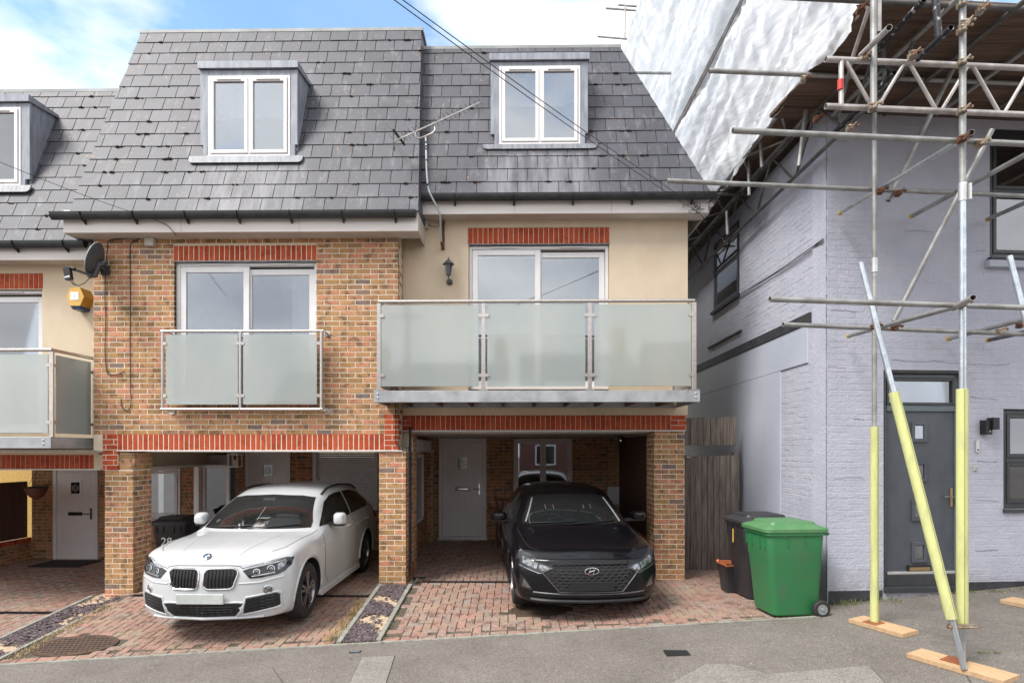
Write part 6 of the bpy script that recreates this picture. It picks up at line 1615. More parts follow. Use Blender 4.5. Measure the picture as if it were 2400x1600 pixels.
# clamps
for q in ((2047, 250, 4.9), (2256, 145, 4.9), (2256, 258, 4.9), (2256, 7, 4.9), (2256, 712, 4.9), (2140, 128, 4.9), (2026, 135, 4.95), (2262, 55, 4.9), (2300, 22, 5.1), (2256, 68, 4.88), (1884, 185, 6.1), (1993, 300, 5.6), (2298, 335, 4.95), (2345, 775, 6.2)): coupler(q)
for q in ((2064, 447, 6.05), (2106, 452, 6.1), (2050, 765, 5.95), (2098, 768, 6.05), (2256, 325, 4.9), (1720, 373, 8.9), (1732, 260, 9.0), (1915, 278, 6.4), (2018, 20, 5.1), (2393, 762, 6.2)): coupler(q, mat='clamp_rust')
pj = at(2252, 1467, 4.86); MB().mbox(Matrix.Translation(pj), .20, .045, .035).tube(pj+Vector((-.13, -.02, 0)), pj+Vector((.15, -.02, .0)), .008, 8).tube(pj+Vector((-.125, -.02, 0)), pj+Vector((-.10, -.02, 0)), .017, 6).build('swivel_coupler', 'clamp_metal', sc_)
# timber platform
rs = random.Random(11)
FR5 = Matrix.Translation((3.25, 5.22, CZ+4.10)) @ Matrix.Rotation(BA*.9, 4, 'Z')
for i in range(8):
    x = 0.0
    while x < 7.5:
        l = rs.uniform(2.4, 3.9); t_ = MB().box(x+.005, min(x+l, 7.6)-.005, i*.23+.004, i*.23+.226, rs.uniform(-.004, .004), .038); m_ = MB(); m_.add([FR5 @ Vector(p) for p in t_.v], t_.f); m_.build('scaffold_board', 'board', sc_); x += l
for i in range(4):
    y = 5.3
    while y < 13.5:
        l = 3.0; MB().box(3.30+i*.228, 3.30+i*.228+.222, y+.005, y+l-.005, CZ+4.245+rs.uniform(0, .006), CZ+4.285).build('scaffold_board', 'board', sc_); y += l
# base plates and sole boards (each board is loose timber)
def sole(x, y, rz, ln, wd, label):
    e = MB(); mt = Matrix.Translation((x, y, zs(x)+.024)) @ Matrix.Rotation(-math.atan(.073), 4, 'Y') @ Matrix.Rotation(rz, 4, 'Z')
    e.mbox(mt, wd, ln, .04); o = e.build('sole_board', 'new_timber', None)
    props(o, label, 'timber board', 'timber boards under the scaffolding'); return mt
def pl_(mt, dx, dy, rz, s_, mat): m_ = MB(); m_.mbox(mt @ Matrix.Translation((dx, dy, .023)) @ Matrix.Rotation(rz, 4, 'Z'), s_, s_, .006); m_.build('base_plate', mat, sc_)
c1 = at(2068, 1468, 6.0); mt = sole(A0.x+.03, 6.02, R(20), .60, .225, 'short new timber board under the left scaffold pole'); pl_(mt, -.02, .08, R(2), .15, 'rust_plate')
mt = sole(3.80, 4.93, R(24), .74, .225, 'longest new timber board, under the crossed scaffold poles'); pl_(mt, .03, .06, R(3), .15, 'rust_plate')
sole(5.72, 6.32, R(20), .6, .225, 'timber board at the right edge of the picture')
# small far scaffold stubs against the sky
for (a, b_, r_) in (((1400, 86, 17), (1470, 92, 17), .027), ((1420, 20, 17), (1500, 26, 17), .027), ((1449, 12, 17.05), (1545, 20, 17.05), .027), ((1466, 14, 16.95), (1464, 92, 16.95), .027), ((1440, 170, 12), (1579, 172, 12), .029)): tb('ledger', a, b_, 'tube', r_, hollow=False)
tb('ledger', Vector((3.30, 7.9, CZ+6.60)), Vector((3.24, 13.5, CZ+6.62)), 'tube')
MB().box(3.33, 3.34, 7.6, 13.0, CZ+6.62, CZ+6.72).build('dark_slit', 'board', sc_)  # dark strip added to draw the slit where the sheeting laps
# plastic sheeting on the far side scaffold
mb = MB(); NY, NZ = 280, 130; vs = []; fs = []
for j in range(NY+1):
    k = j/NY; Y = 5.45+(19.5-5.45)*k**1.35
    zb_ = CZ+lerp(4.02, 4.16, (Y-5.45)/2.2); zt_ = CZ+lerp(12.6, 11.7, k)
    sc2 = .05*math.sin(Y*4.2)
    for i in range(NZ+1):
        h_ = i/NZ; Z = zb_+(zt_-zb_)*h_**1.2 + (sc2 if i == 0 else 0)
        w_ = Z+.21*Y; rg = lambda q: 1-abs(q)*2.2
        n0 = noise.noise(Vector((w_*.8, Y*.22, 3.1))); n1_ = noise.noise(Vector((w_*2.3+n0*1.5, Y*.22, 9.0))); n2_ = noise.noise(Vector((w_*5.5+n1_*1.0, Y*.35, 5.0))); n3_ = noise.noise(Vector((w_*12+n2_*1.5, Y*.8, 1.0)))
        n4_ = noise.noise(Vector((Y*3.2+Z*.8+n0*2, Z*.45, 21.0))); n5_ = noise.noise(Vector((Y*7+Z*2+n0*2, Z*1.1, 31.0)))
        d_ = .14*n0-.075*rg(n1_)-.028*rg(n2_)-.010*rg(n3_)-.035*rg(n4_)-.012*rg(n5_)+.08
        # lacing lines pull the sheet in
        for z0_ in (6.62, 9.1):
            t_ = Z-CZ-z0_-.05*math.sin(Y*3); d_ += .16*math.exp(-(t_/.22)**2)
        vs.append((3.24+d_-(.05 if Y < 6.2 else 0)*(6.2-Y), Y, Z))
for j in range(NY):
    for i in range(NZ): a = j*(NZ+1)+i; fs.append((a, a+1, a+NZ+2, a+NZ+1))
mb.add(vs, fs); shp = mb.build('plastic_sheet', 'scaffold_sheet', None, smooth=True); shp.data.set_sharp_from_angle(angle=R(180)); props(shp, 'crumpled white plastic sheeting hung on the side scaffolding above the passage', 'sheeting')

# ------------------------------------------------------------------ cars
def cr1(P, n):
    P = np.asarray(P, float); m = len(P); out_ = []
    for i in range(m-1):
        p0 = P[i-1] if i > 0 else 2*P[0]-P[1]; p1 = P[i]; p2 = P[i+1]; p3 = P[i+2] if i+2 < m else 2*P[m-1]-P[m-2]
        for q in range(n):
            t_ = q/n; out_.append(.5*((2*p1)+(p2-p0)*t_+(2*p0-5*p1+4*p2-p3)*t_*t_+(3*p1-p0-3*p2+p3)*t_**3))
    out_.append(P[-1]); return np.array(out_)
def body_net(kind):
    suv = kind == 'suv'
    sx, sy, sz = (1.0, 1.0, 1.0) if suv else (.975, .914, .922)
    drop = 0.0 if suv else .07
    # outline of the front face
    O = [(0, .19), (.55, .19), (.80, .22), (.870, .40), (.885, .62), (.835, .79), (.62, .825), (.41, .835), (.2, .842), (0, .845)]
    def F(x, z):
        r = .30*(abs(x)/.875)**3.2 + .05*(abs(x)/.875)
        if z > .60: r += .55*(z-.60)**1.5
        if z < .34: r += .06*((.34-z)/.15)
        return r
    cx, cz = 0.0, .5
    st = []
    for k in (0.02, .30, .60, .84, .95, 1.0):
        s_ = []
        for (x, z) in O:
            X = x*k; Z = cz+(z-cz)*k; s_.append((X, F(X, Z) + (.0 if k < 1 else .025), Z))
        st.append(s_)
    def S(*p): st.append(list(p))
    S((0, .5, .18), (.7, .52, .18), (.86, .52, .22), (.897, .55, .48), (.897, .52, .71), (.845, .46, .880), (.62, .37, .912), (.41, .31, .922), (.2, .27, .93), (0, .255, .935))
    S((0, .85, .18), (.75, .85, .18), (.88, .85, .22), (.910, .85, .50), (.908, .85, .77), (.848, .82, .935), (.63, .76, .975), (.42, .72, .985), (.2, .69, .992), (0, .68, .996))
    S((0, 1.25, .18), (.75, 1.25, .18), (.875, 1.25, .22), (.908, 1.25, .50), (.908, 1.25, .80), (.845, 1.22, .955), (.66, 1.12, 1.00), (.46, 1.04, 1.015), (.23, 1.00, 1.025), (0, .99, 1.03))
    S((0, 1.5, .18), (.75, 1.5, .18), (.875, 1.5, .22), (.905, 1.5, .50), (.905, 1.5, .82), (.845, 1.46, .985), (.725, 1.36, 1.03), (.50, 1.22, 1.045), (.25, 1.15, 1.052), (0, 1.13, 1.055))
    S((0, 1.8, .18), (.75, 1.8, .18), (.875, 1.8, .22), (.905, 1.8, .50), (.905, 1.8, .83), (.845, 1.78, 1.00), (.735, 1.70, 1.17), (.60, 1.62, 1.245), (.30, 1.545, 1.275), (0, 1.52, 1.28))
    S((0, 2.1, .18), (.75, 2.1, .18), (.875, 2.1, .22), (.905, 2.1, .50), (.905, 2.1, .84), (.843, 2.1, 1.01), (.735, 2.06, 1.24), (.605, 2.03, 1.405), (.31, 1.96, 1.455), (0, 1.94, 1.462))
    S((0, 2.45, .18), (.75, 2.45, .18), (.875, 2.45, .22), (.905, 2.45, .50), (.907, 2.45, .85), (.843, 2.45, 1.02), (.735, 2.45, 1.29), (.60, 2.44, 1.49), (.33, 2.42, 1.54), (0, 2.42, 1.555))
    S((0, 3.1, .18), (.75, 3.1, .18), (.875, 3.1, .22), (.905, 3.1, .50), (.91, 3.1, .86), (.845, 3.1, 1.04), (.735, 3.1, 1.30), (.595, 3.1, 1.50), (.33, 3.1, 1.56), (0, 3.1, 1.575))
    S((0, 3.7, .18), (.75, 3.7, .18), (.875, 3.7, .22), (.905, 3.7, .50), (.91, 3.7, .87), (.85, 3.7, 1.06), (.72, 3.7, 1.29), (.575, 3.7, 1.455), (.32, 3.72, 1.52), (0, 3.72, 1.535))
    S((0, 4.1, .22), (.72, 4.1, .22), (.85, 4.1, .26), (.89, 4.1, .52), (.895, 4.1, .86), (.83, 4.12, 1.05), (.69, 4.12, 1.22), (.54, 4.12, 1.34), (.30, 4.16, 1.40), (0, 4.16, 1.41))
    S((0, 4.36, .30), (.60, 4.34, .30), (.74, 4.28, .34), (.80, 4.28, .54), (.80, 4.27, .84), (.74, 4.27, 1.00), (.62, 4.27, 1.08), (.46, 4.3, 1.14), (.25, 4.32, 1.17), (0, 4.33, 1.18))
    S(*[(x*.02, 4.42, .7+(z-.7)*.02) for (x, y, z) in st[-1]])
    A = np.array(st, float)
    if not suv:
        y = A[:, :, 1]; w_ = np.clip(1-y/1.3, 0, 1)*np.clip((A[:, :, 2]-.45)/.35, 0, 1)
        A[:, :, 2] -= .085*w_
        A[:, :, 1] += .05*np.clip((A[:, :, 2]-.55)/.2, 0, 1)*np.clip(1-y/.5, 0, 1)*0
    A *= (sx, sy, sz)
    return A
def make_body(kind, wheels):
    A = body_net(kind)
    n = 5
    B_ = np.array([cr1(row, n) for row in A])             # along the section
    C_ = np.array([cr1(B_[:, k, :], n) for k in range(B_.shape[1])])   # (k, station, 3)
    C_ = C_.transpose(1, 0, 2)
    C_[:, 0, 0] = 0; C_[:, -1, 0] = 0
    S_, K_ = C_.shape[:2]
    full = np.concatenate([C_[:, ::-1, :]*[-1, 1, 1], C_[:, 1:, :]], axis=1)   # left top .. bottom .. right top
    # close ring: first and last column are both centre top
    Kf = full.shape[1]-1
    vs = full[:, :Kf, :].reshape(-1, 3)
    fs = []
    for i in range(S_-1):
        for k in range(Kf): a, b_ = i*Kf+k, i*Kf+(k+1) % Kf; fs.append((a, b_, b_+Kf, a+Kf))
    fs.append(list(range(Kf))[::-1]); fs.append([(S_-1)*Kf+i for i in range(Kf)])
    return vs, fs
def car(name, label, kind, loc, rz, paint):
    e = empty(name, loc, label, 'car', None, rz); Mx = WM[e.name]
    suv = kind == 'suv'
    wb0, wb1 = (.83, 3.50) if suv else (.80, 3.38)
    wr = .345 if suv else .315; ar = wr+.055
    HW = .905 if suv else .885
    vs, fs = make_body(kind, None)
    me = bpy.data.meshes.new('body'); me.from_pydata([tuple(v) for v in vs], [], fs); me.materials.append(MT[paint]); me.materials.append(MT['shut_line'])
    bm = bmesh.new(); bm.from_mesh(me); bmesh.ops.recalc_face_normals(bm, faces=bm.faces); bm.to_mesh(me)
    bvh = BVHTree.FromBMesh(bm); bm.free()
    tmp = bpy.data.objects.new('tmpbody', me); col.objects.link(tmp)
    cutters = []
    for yc_ in (wb0, wb1):
        for s_ in (-1, 1):
            mb = MB().tube((s_*(HW-.26), yc_, wr), (s_*1.2, yc_, wr), ar, 40)
            cm = mb.mesh('cut', 'shut_line'); cm.materials.clear(); cm.materials.append(MT[paint]); cm.materials.append(MT['shut_line']); cm.polygons.foreach_set('material_index', [1]*len(cm.polygons))
            bm = bmesh.new(); bm.from_mesh(cm); bmesh.ops.recalc_face_normals(bm, faces=bm.faces); bm.to_mesh(cm); bm.free()
            co = bpy.data.objects.new('cut', cm); col.objects.link(co); cutters.append(co)
            m_ = tmp.modifiers.new('b', 'BOOLEAN'); m_.object = co; m_.operation = 'DIFFERENCE'; m_.solver = 'EXACT'
    dg = bpy.context.evaluated_depsgraph_get(); dg.update()
    bme = bpy.data.meshes.new_from_object(tmp.evaluated_get(dg)); bme.name = 'body'
    for o in cutters+[tmp]: bpy.data.objects.remove(o)
    bme.shade_smooth(); bme.set_sharp_from_angle(angle=R(40))
    bo = bpy.data.objects.new('body', bme); bo.matrix_world = Mx
    col.objects.link(bo); bo.parent = e; WM[bo.name] = Mx.copy()
    bo.matrix_parent_inverse = Matrix.Identity(4); bo.matrix_basis = Matrix.Identity(4)
    def add(mb, nm, mat, par=e, smooth=False, **k):
        mb.v = [tuple(Mx @ Vector(p)) for p in mb.v]; return mb.build(nm, mat, par, smooth=smooth, **k)
    def proj(poly, dirn, off=.004, step=.04, start=2.5, thick=.012, mirror=False, inset=0.0):
        """patch of the body surface inside a polygon; dirn 'y': poly in (x,z) seen from the front; 'x': poly in (y,z) seen from the side; 'z': (x,y) from above"""
        poly = [Vector(p) for p in poly]
        dense = []
        for i in range(len(poly)):
            a, b_ = poly[i], poly[(i+1) % len(poly)]; m = max(1, int((b_-a).length/step))
            dense += [a.lerp(b_, q/m) for q in range(m)]
        nb = len(dense); pts = list(dense)
        xs = [p.x for p in poly]; ys = [p.y for p in poly]
        def inside(p):
            c = False
            for i in range(nb):
                a, b_ = dense[i], dense[i-1]
                if (a.y > p.y) != (b_.y > p.y) and p.x < (b_.x-a.x)*(p.y-a.y)/(b_.y-a.y)+a.x: c = not c
            return c
        x = min(xs)+step/2
        while x < max(xs):
            y = min(ys)+step/2
            while y < max(ys):
                p = Vector((x+.0003*y, y))
                if inside(p) and min((p-q).length for q in dense) > step*.45: pts.append(p)
                y += step
            x += step
        v2, _, f2, _, _, _ = delaunay_2d_cdt([p for p in pts], [], [list(range(nb))], 1, 1e-5)
        out_ = MB()
        for sgn in ((1, -1) if mirror else (1,)):
            V = []; Nn = []
            for p in v2:
                if dirn == 'y': o_, d_ = Vector((p.x*sgn, -start, p.y)), Vector((0, 1, 0))
                elif dirn == 'x': o_, d_ = Vector((start*sgn, p.x, p.y)), Vector((-sgn, 0, 0))
                else: o_, d_ = Vector((p.x*sgn, p.y, start)), Vector((0, 0, -1))
                h_, nn, _, _ = bvh.ray_cast(o_, d_)
                if h_ is None: h_ = o_+d_*start; nn = -d_
                if nn.dot(d_) > 0: nn = -nn
                V.append(h_+nn*off); Nn.append(nn)
            m = len(V)
            vs_ = V+[v-nn*(off+thick) for v, nn in zip(V, Nn)]
            ff = [list(f) for f in f2]
            edges = {}
            for f in f2:
                for i in range(len(f)):
                    a, b_ = f[i], f[(i+1) % len(f)]; edges[(a, b_)] = 1
            for (a, b_) in list(edges):
                if (b_, a) not in edges: ff.append([b_, a, a+m, b_+m])
            out_.add(vs_, ff)
        return out_
    def padd(nm, mat, poly, dirn='y', par=e, smooth=True, **k):
        mirror = k.get('mirror', False)
        if mirror:
            k.pop('mirror')
            r_ = []
            for s_ in (1, -1):
                pp = [(p[0]*s_, p[1]) for p in poly] if dirn in 'yz' else poly
                if dirn == 'x' and s_ == -1:
                    mb = proj(pp, dirn, **k); mb.v = [(-p[0], p[1], p[2]) for p in mb.v]
                else: mb = proj(pp, dirn, **k)
                r_.append(add(mb, nm, mat, par, smooth))
            return r_
        return add(proj(poly, dirn, **k), nm, mat, par, smooth)
    def hit(x, z, dirn='y'):
        if dirn == 'y': h_, nn, _, _ = bvh.ray_cast(Vector((x, -2, z)), Vector((0, 1, 0)))
        elif dirn == 'x': h_, nn, _, _ = bvh.ray_cast(Vector((math.copysign(2, x), abs(x) if False else z[0], z[1])), Vector((-math.copysign(1, x), 0, 0)))
        else: h_, nn, _, _ = bvh.ray_cast(Vector((x, z, 3)), Vector((0, 0, -1)))
        return (h_ or Vector((x, 0, 0))), nn
    def strip(nm, mat, pts, dirn, r=.004, par=e, off=.0):
        P = []
        for p in pts:
            if dirn == 'y': h_, _ = hit(p[0], p[1])
            elif dirn == 'z': h_, _ = hit(p[0], p[1], 'z')
            else:
                h_, _, _, _ = bvh.ray_cast(Vector((2*p[2], p[0], p[1])), Vector((-p[2], 0, 0)))
            if h_ is not None: P.append(h_)
        if len(P) > 1: return add(MB().path(P, r, 6), nm, mat, par)
    def arc(cx_, cz_, r_, n_=24, rx=1.0): return [(cx_+r_*rx*math.cos(2*math.pi*i/n_), cz_+r_*math.sin(2*math.pi*i/n_)) for i in range(n_)]
    def lin(a, b_, n_=8): return [(a[0]+(b_[0]-a[0])*i/n_, a[1]+(b_[1]-a[1])*i/n_) for i in range(n_+1)]
    kz = 1.0 if suv else .922; ky = 1.0 if suv else .914; kx = 1.0 if suv else .975
    # glass
    ws = [(-.715, 1.045), (-.40, 1.052), (0, 1.058), (.40, 1.052), (.715, 1.045), (.70, 1.11), (.575, 1.40), (.40, 1.43), (0, 1.445), (-.40, 1.43), (-.575, 1.40), (-.70, 1.11)]
    padd('windscreen', 'car_glass', [(p[0]*kx, p[1]*kz) for p in ws], off=.004, step=.05, start=2.5)
    fw_ = [(1.50, 1.045), (1.72, 1.17), (2.00, 1.33), (2.25, 1.405), (2.50, 1.43), (2.78, 1.43), (2.80, 1.075), (2.0, 1.045)]
    rw_ = [(2.84, 1.43), (3.25, 1.425), (3.65, 1.36), (3.92, 1.235), (3.98, 1.17), (3.80, 1.115), (2.86, 1.078)]
    sc3 = lambda P: [(p[0]*ky, p[1]*kz) for p in P]
    for q in (fw_, rw_): padd('side_window', 'car_glass', sc3(q), 'x', off=.004, step=.06, mirror=True)
    # shut lines
    for s_ in (-1, 1):
        for P in ([(1.40, .95), (1.38, .7), (1.40, .42), (1.55, .27)], [(2.82, 1.06), (2.83, .8), (2.80, .45), (2.72, .27)], [(3.72, 1.08), (3.74, .95), (3.55, .80), (3.28, .72)]):
            D = []; P = sc3(P)
            for i in range(len(P)-1): D += lin(P[i], P[i+1], 5)
            strip('shut_line', 'shut_line', [(p[0], p[1], s_) for p in D], 'x', .0035)
        bon = [(.80, 1.40), (.775, 1.1), (.76, .75), (.73, .50), (.64, .36)] if suv else [(.79, 1.30), (.775, 1.0), (.75, .65), (.70, .42), (.60, .32)]
        D = []
        for i in range(len(bon)-1): D += lin(bon[i], bon[i+1], 4)
        strip('bonnet_line', 'shut_line', [(p[0]*s_*kx, p[1]*ky) for p in D], 'z', .0035)
        # door handles
        for yh_ in (2.52, 3.48):
            h_, _, _, _ = bvh.ray_cast(Vector((2*s_, yh_*ky, .93*kz)), Vector((-s_, 0, 0)))
            add(MB().path([h_+Vector((0, -.09, 0)), h_+Vector((s_*.028, -.06, .004)), h_+Vector((s_*.028, .06, .006)), h_+Vector((0, .09, .006))], .012, 8), 'door_handle', paint, smooth=True)
        # mirrors
        mx_, my_, mz_ = s_*(HW+(.075 if suv else .12)), 1.78*ky, 1.115*kz; mw_, mh_ = (.085, .085) if suv else (.115, .06)
        mb = MB(); rings = []
        for (dy, k) in ((-.10, .25), (-.09, .7), (-.05, .95), (0, 1.05), (.045, 1.0), (.05, .9)):
            rings.append([(mx_+p[0]*k*.95, my_+dy-abs(0)*.0, mz_+p[1]*k) for p in rrect(-mw_, mw_, -mh_, mh_, .05)])
        nn_ = len(rings[0])
        for q in rings: mb.v.extend(q)
        for k in range(len(rings)-1):
            for i in range(nn_): mb.f.append([k*nn_+i, k*nn_+(i+1) % nn_, (k+1)*nn_+(i+1) % nn_, (k+1)*nn_+i]); mb.m.append(0)
        mb.f.append(list(range(nn_))); mb.m.append(0); mb.f.append([(len(rings)-1)*nn_+i for i in range(nn_)]); mb.m.append(0)
        mo = add(mb, 'wing_mirror', paint, smooth=True)
        add(MB().bar((s_*(HW-.09), my_+.03, mz_-.07), (mx_-s_*.0, my_, mz_-mh_*.8), .10, .04).bar((mx_-s_*mw_*.8, my_+.0, mz_-mh_-.002), (mx_+s_*mw_*.75, my_, mz_-mh_-.0), .12, .022), 'mirror_arm', 'car_trim', mo)
        add(MB().box(mx_-mw_*.8, mx_+mw_*.8, my_+.0505, my_+.054, mz_-mh_*.75, mz_+mh_*.75), 'mirror_glass', 'chrome', mo)
        # wheel arch lips, shoulder crease
        for yc_ in (wb0, wb1):
            P = []
            for q in range(25):
                a = math.pi*(-.02+1.04*q/24); h_, _, _, _ = bvh.ray_cast(Vector((2*s_, yc_+(ar+.022)*math.cos(a), wr+(ar+.022)*math.sin(a))), Vector((-s_, 0, 0)))
                if h_ is not None: P.append(h_+Vector((s_*.0, 0, 0)))
            add(MB().path(P, .016, 8), 'arch_lip', paint, smooth=True)
        P = []
        for q in range(16):
            h_, _, _, _ = bvh.ray_cast(Vector((2*s_, (1.25+2.7*q/15)*ky, (.80+.13*q/15)*kz)), Vector((-s_, 0, 0)))
            if h_ is not None: P.append(h_)
        add(MB().path(P, .008, 6), 'side_crease', paint, smooth=True)
        # sills
        add(MB().bbox(min(s_*(HW-.05), s_*(HW+.0)), max(s_*(HW-.05), s_*(HW+.0)), wb0+ar+.03, wb1-ar-.02, .17, .235, .01), 'side_skirt', paint if suv else 'car_trim')
    # wheels
    for yc_ in (wb0, wb1):
        for s_ in (-1, 1):
            x = s_*(HW-.235)
            ty = add(MB().lathe((x, yc_, wr), (s_, 0, 0), [(wr*.62, 0), (wr*.90, .0), (wr*.985, .02), (wr, .05), (wr, .16), (wr*.985, .19), (wr*.94, .212), (wr*.70, .218), (wr*.66, .20)], 44, False), 'wheel', 'rubber', smooth=True)
            add(MB().lathe((x, yc_, wr), (s_, 0, 0), [(wr*.665, .212), (wr*.64, .216), (wr*.61, .19), (wr*.60, .06), (0, .06)], 36, False), 'rim', 'alloy', ty, True)
            mb = MB(); xf = x+s_*.196
            for q in range(5):
                a0 = 2*math.pi*q/5+.3
                for da in (-.17, .17):
                    p_in = Vector((xf+s_*.004, yc_+math.cos(a0+da*.9)*.05, wr+math.sin(a0+da*.9)*.05)); p_out = Vector((xf, yc_+math.cos(a0+da)*wr*.63, wr+math.sin(a0+da)*wr*.63))
                    mb.bar(p_in, p_out, .030, .022, Vector((1, 0, 0)))
            mb.lathe((x, yc_, wr), (s_, 0, 0), [(.062, .15), (.062, .205), (.045, .212), (0, .214)], 20)
            add(mb, 'spokes', 'alloy', ty)
            add(MB().lathe((x, yc_, wr), (s_, 0, 0), [(wr*.55, .07), (wr*.55, .085), (.05, .09)], 28, False), 'brake_disc', 'lamp_dark', ty, True)
    # wipers
    for (a, b_) in (((-.60, 1.055), (.02, 1.085)), ((-.02, 1.055), (.58, 1.085))):
        P = [Vector((p[0]*kx, 0, p[1]*kz)) for p in lin(a, b_, 6)]; Q = []
        for p in P:
            h_, nn, _, _ = bvh.ray_cast(Vector((p.x, -2, p.z)), Vector((0, 1, 0)))
            Q.append(h_+(-nn if nn.y > 0 else nn)*.018)
        add(MB().path(Q, .008, 6), 'wiper', 'car_trim')
    # number plate
    zp = .445 if suv else .40
    if suv:
        h_, _ = hit(0, zp); add(MB().bbox(-.26, .26, h_.y-.022, h_.y-.008, zp-.055, zp+.055), 'number_plate', 'plate_grey')
        # kidney grilles
        for s_ in (1, -1):
            kp = [(p[0]+(.028 if p[0] < .2 else 0)*0+(-.030 if (p[0] > .3 and p[1] < .62) else 0), p[1]) for p in rrect(.03, .385, .553, .772, .062, 4)]
            kp = [(p[0]*s_, p[1]-.005) for p in kp]
            if s_ < 0: kp = kp[::-1]
            g = padd('grille', 'car_trim', kp, off=.004, step=.035)
            D = []
            for i in range(len(kp)): D += lin(kp[i], kp[(i+1) % len(kp)], 2)[:-1]
            D.append(D[0])
            P = [hit(p[0], p[1])[0]+Vector((0, -.006, 0)) for p in D]
            add(MB().path(P, .010, 8), 'chrome_surround', 'chrome', g, True)
            for q in range(8):
                xx = (.075+q*.038); zt_, zb_ = .752, (.568 if xx < .29 else .568+(xx-.29)*1.2)
                P = [hit(xx*s_, z)[0]+Vector((0, -.012, 0)) for z in (zb_, (zb_+zt_)/2, zt_)]
                if xx < .36: add(MB().path(P, .0055, 5), 'slat', 'lamp_dark', g)
        # badge
        h_, nn = hit(0, .805); c = Vector((0, .125, .850)); h2_, n2 = hit(0.0, .14, 'z'); c = h2_
        bmx = MB(); nrm = (n2 if n2.z > 0 else -n2).normalized(); c = c+nrm*.004
        bd = add(MB().lathe(c-nrm*.004, nrm, [(.044, 0), (.044, .008), (.040, .011)], 28), 'badge', 'car_trim', smooth=True)
        add(MB().lathe(c, nrm, [(.044, .0075), (.045, .0095), (.041, .0105), (.040, .008)], 28, False), 'badge_ring', 'chrome', bd, True)
        u_ = Vector((1, 0, 0)); v_ = nrm.cross(u_)
        for q in range(4):
            mb = MB(); pts = [c+nrm*.0085]+[c+nrm*.0085+(u_*math.cos(a)+v_*math.sin(a))*.026 for a in [q*math.pi/2+k*math.pi/12 for k in range(7)]]
            mb.add(pts, [list(range(8))]); add(mb, 'badge_quadrant', 'badge_blue' if q % 2 else 'white_paint', bd)
        # headlights
        hl = [(.425, .748), (.56, .79), (.70, .822), (.81, .845), (.865, .845), (.855, .765), (.81, .705), (.75, .678), (.62, .662), (.50, .662)]
        for s_ in (1, -1):
            pp = [(p[0]*s_, p[1]-.01) for p in hl]; pp = pp if s_ > 0 else pp[::-1]
            L_ = padd('headlight', 'lamp_dark', pp, off=.006, step=.03)
            for (cx_, cz_, r_) in ((.56, .715, .036), (.685, .735, .042)):
                h_, nn = hit(cx_*s_, cz_); 
                if nn.y > 0: nn = -nn
                add(MB().lathe(h_+nn*.004, nn, [(r_, 0), (r_, .008), (r_*.82, .010), (r_*.80, .006)], 22, False), 'lamp_ring', 'chrome', L_, True)
                add(MB().lathe(h_+nn*.004, nn, [(r_*.55, 0), (r_*.5, .008), (0, .014)], 16), 'projector', 'lamp_glass', L_, True)
            P = [hit(p[0]*s_, p[1])[0]+Vector((0, -.008, 0)) for p in lin((.50, .762), (.80, .812), 8)]; add(MB().path(P, .010, 6), 'chrome_brow', 'chrome', L_, True)
            P = [hit(p[0]*s_, p[1])[0]+Vector((0, -.008, 0)) for p in lin((.52, .672), (.73, .692), 6)]; add(MB().path(P, .008, 6), 'chrome_trim', 'chrome', L_, True)
            padd('indicator', 'lamp_glass', ([(.74*s_, .78), (.82*s_, .81), (.80*s_, .75), (.75*s_, .715)] if s_ > 0 else [(.74*s_, .78), (.82*s_, .81), (.80*s_, .75), (.75*s_, .715)][::-1]), off=.009, step=.03, par=L_)
            # fog lamps
            h_, nn = hit(.67*s_, .515)
            if nn.y > 0: nn = -nn
            fg = add(MB().lathe(h_, nn, [(.052, 0), (.052, .006), (.044, .010), (.040, .002)], 24, False), 'fog_lamp', 'chrome', smooth=True)
            add(MB().lathe(h_, nn, [(.040, .001), (.03, .006), (0, .010)], 20), 'lens', 'lamp_glass', fg, True)
            si = [(.47, .44), (.74, .475), (.775, .455), (.775, .335), (.74, .32), (.43, .275)]
            pp = [(p[0]*s_, p[1]-.01) for p in si]; pp = pp if s_ > 0 else pp[::-1]
            it = padd('side_intake', 'car_trim', pp, off=.004, step=.04)
            for q in range(4):
                P = []
                for i in range(15):
                    xx = .47+.26*i/14; zz = .30+q*.036+(xx-.47)*.12+.006*math.sin(i*2.0); P.append(hit(xx*s_, zz)[0]+Vector((0, -.008, 0)))
                add(MB().path(P, .0035, 4), 'mesh_bar', 'lamp_dark', it)
        li = [(-.44, .375), (-.36, .385), (.36, .385), (.44, .375), (.40, .30), (.34, .235), (-.34, .235), (-.40, .30)]
        it = padd('lower_grille', 'car_trim', li, off=.003, step=.05)
        for q in range(4):
            P = []
            for i in range(31):
                xx = -.33+.66*i/30; zz = .262+q*.03+.006*math.sin(i*1.9); P.append(hit(xx, zz)[0]+Vector((0, -.008, 0)))
            add(MB().path(P, .0035, 4), 'mesh_bar', 'lamp_dark', it)
        # bonnet front shut line and its two long creases
        D = []
        bl2 = [(-.855, .845), (-.70, .825), (-.56, .795), (-.42, .762), (-.395, .785), (-.30, .797), (0, .80), (.30, .797), (.395, .785), (.42, .762), (.56, .795), (.70, .825), (.855, .845)]
        for i in range(len(bl2)-1): D += lin(bl2[i], bl2[i+1], 3)
        strip('bonnet_line', 'shut_line', D, 'y', .0032)
        for s_ in (-1, 1):
            P = [hit(p[0]*s_, p[1], 'z')[0] for p in lin((.34, .20), (.50, 1.05), 12)]; add(MB().path(P, .007, 6), 'bonnet_crease', paint, smooth=True)
        # chin
        P = [hit(-.62+1.24*i/16, .212)[0] for i in range(17)]; add(MB().path([p+Vector((0, -.004, 0)) for p in P], .014, 8), 'front_lip', paint, smooth=True)
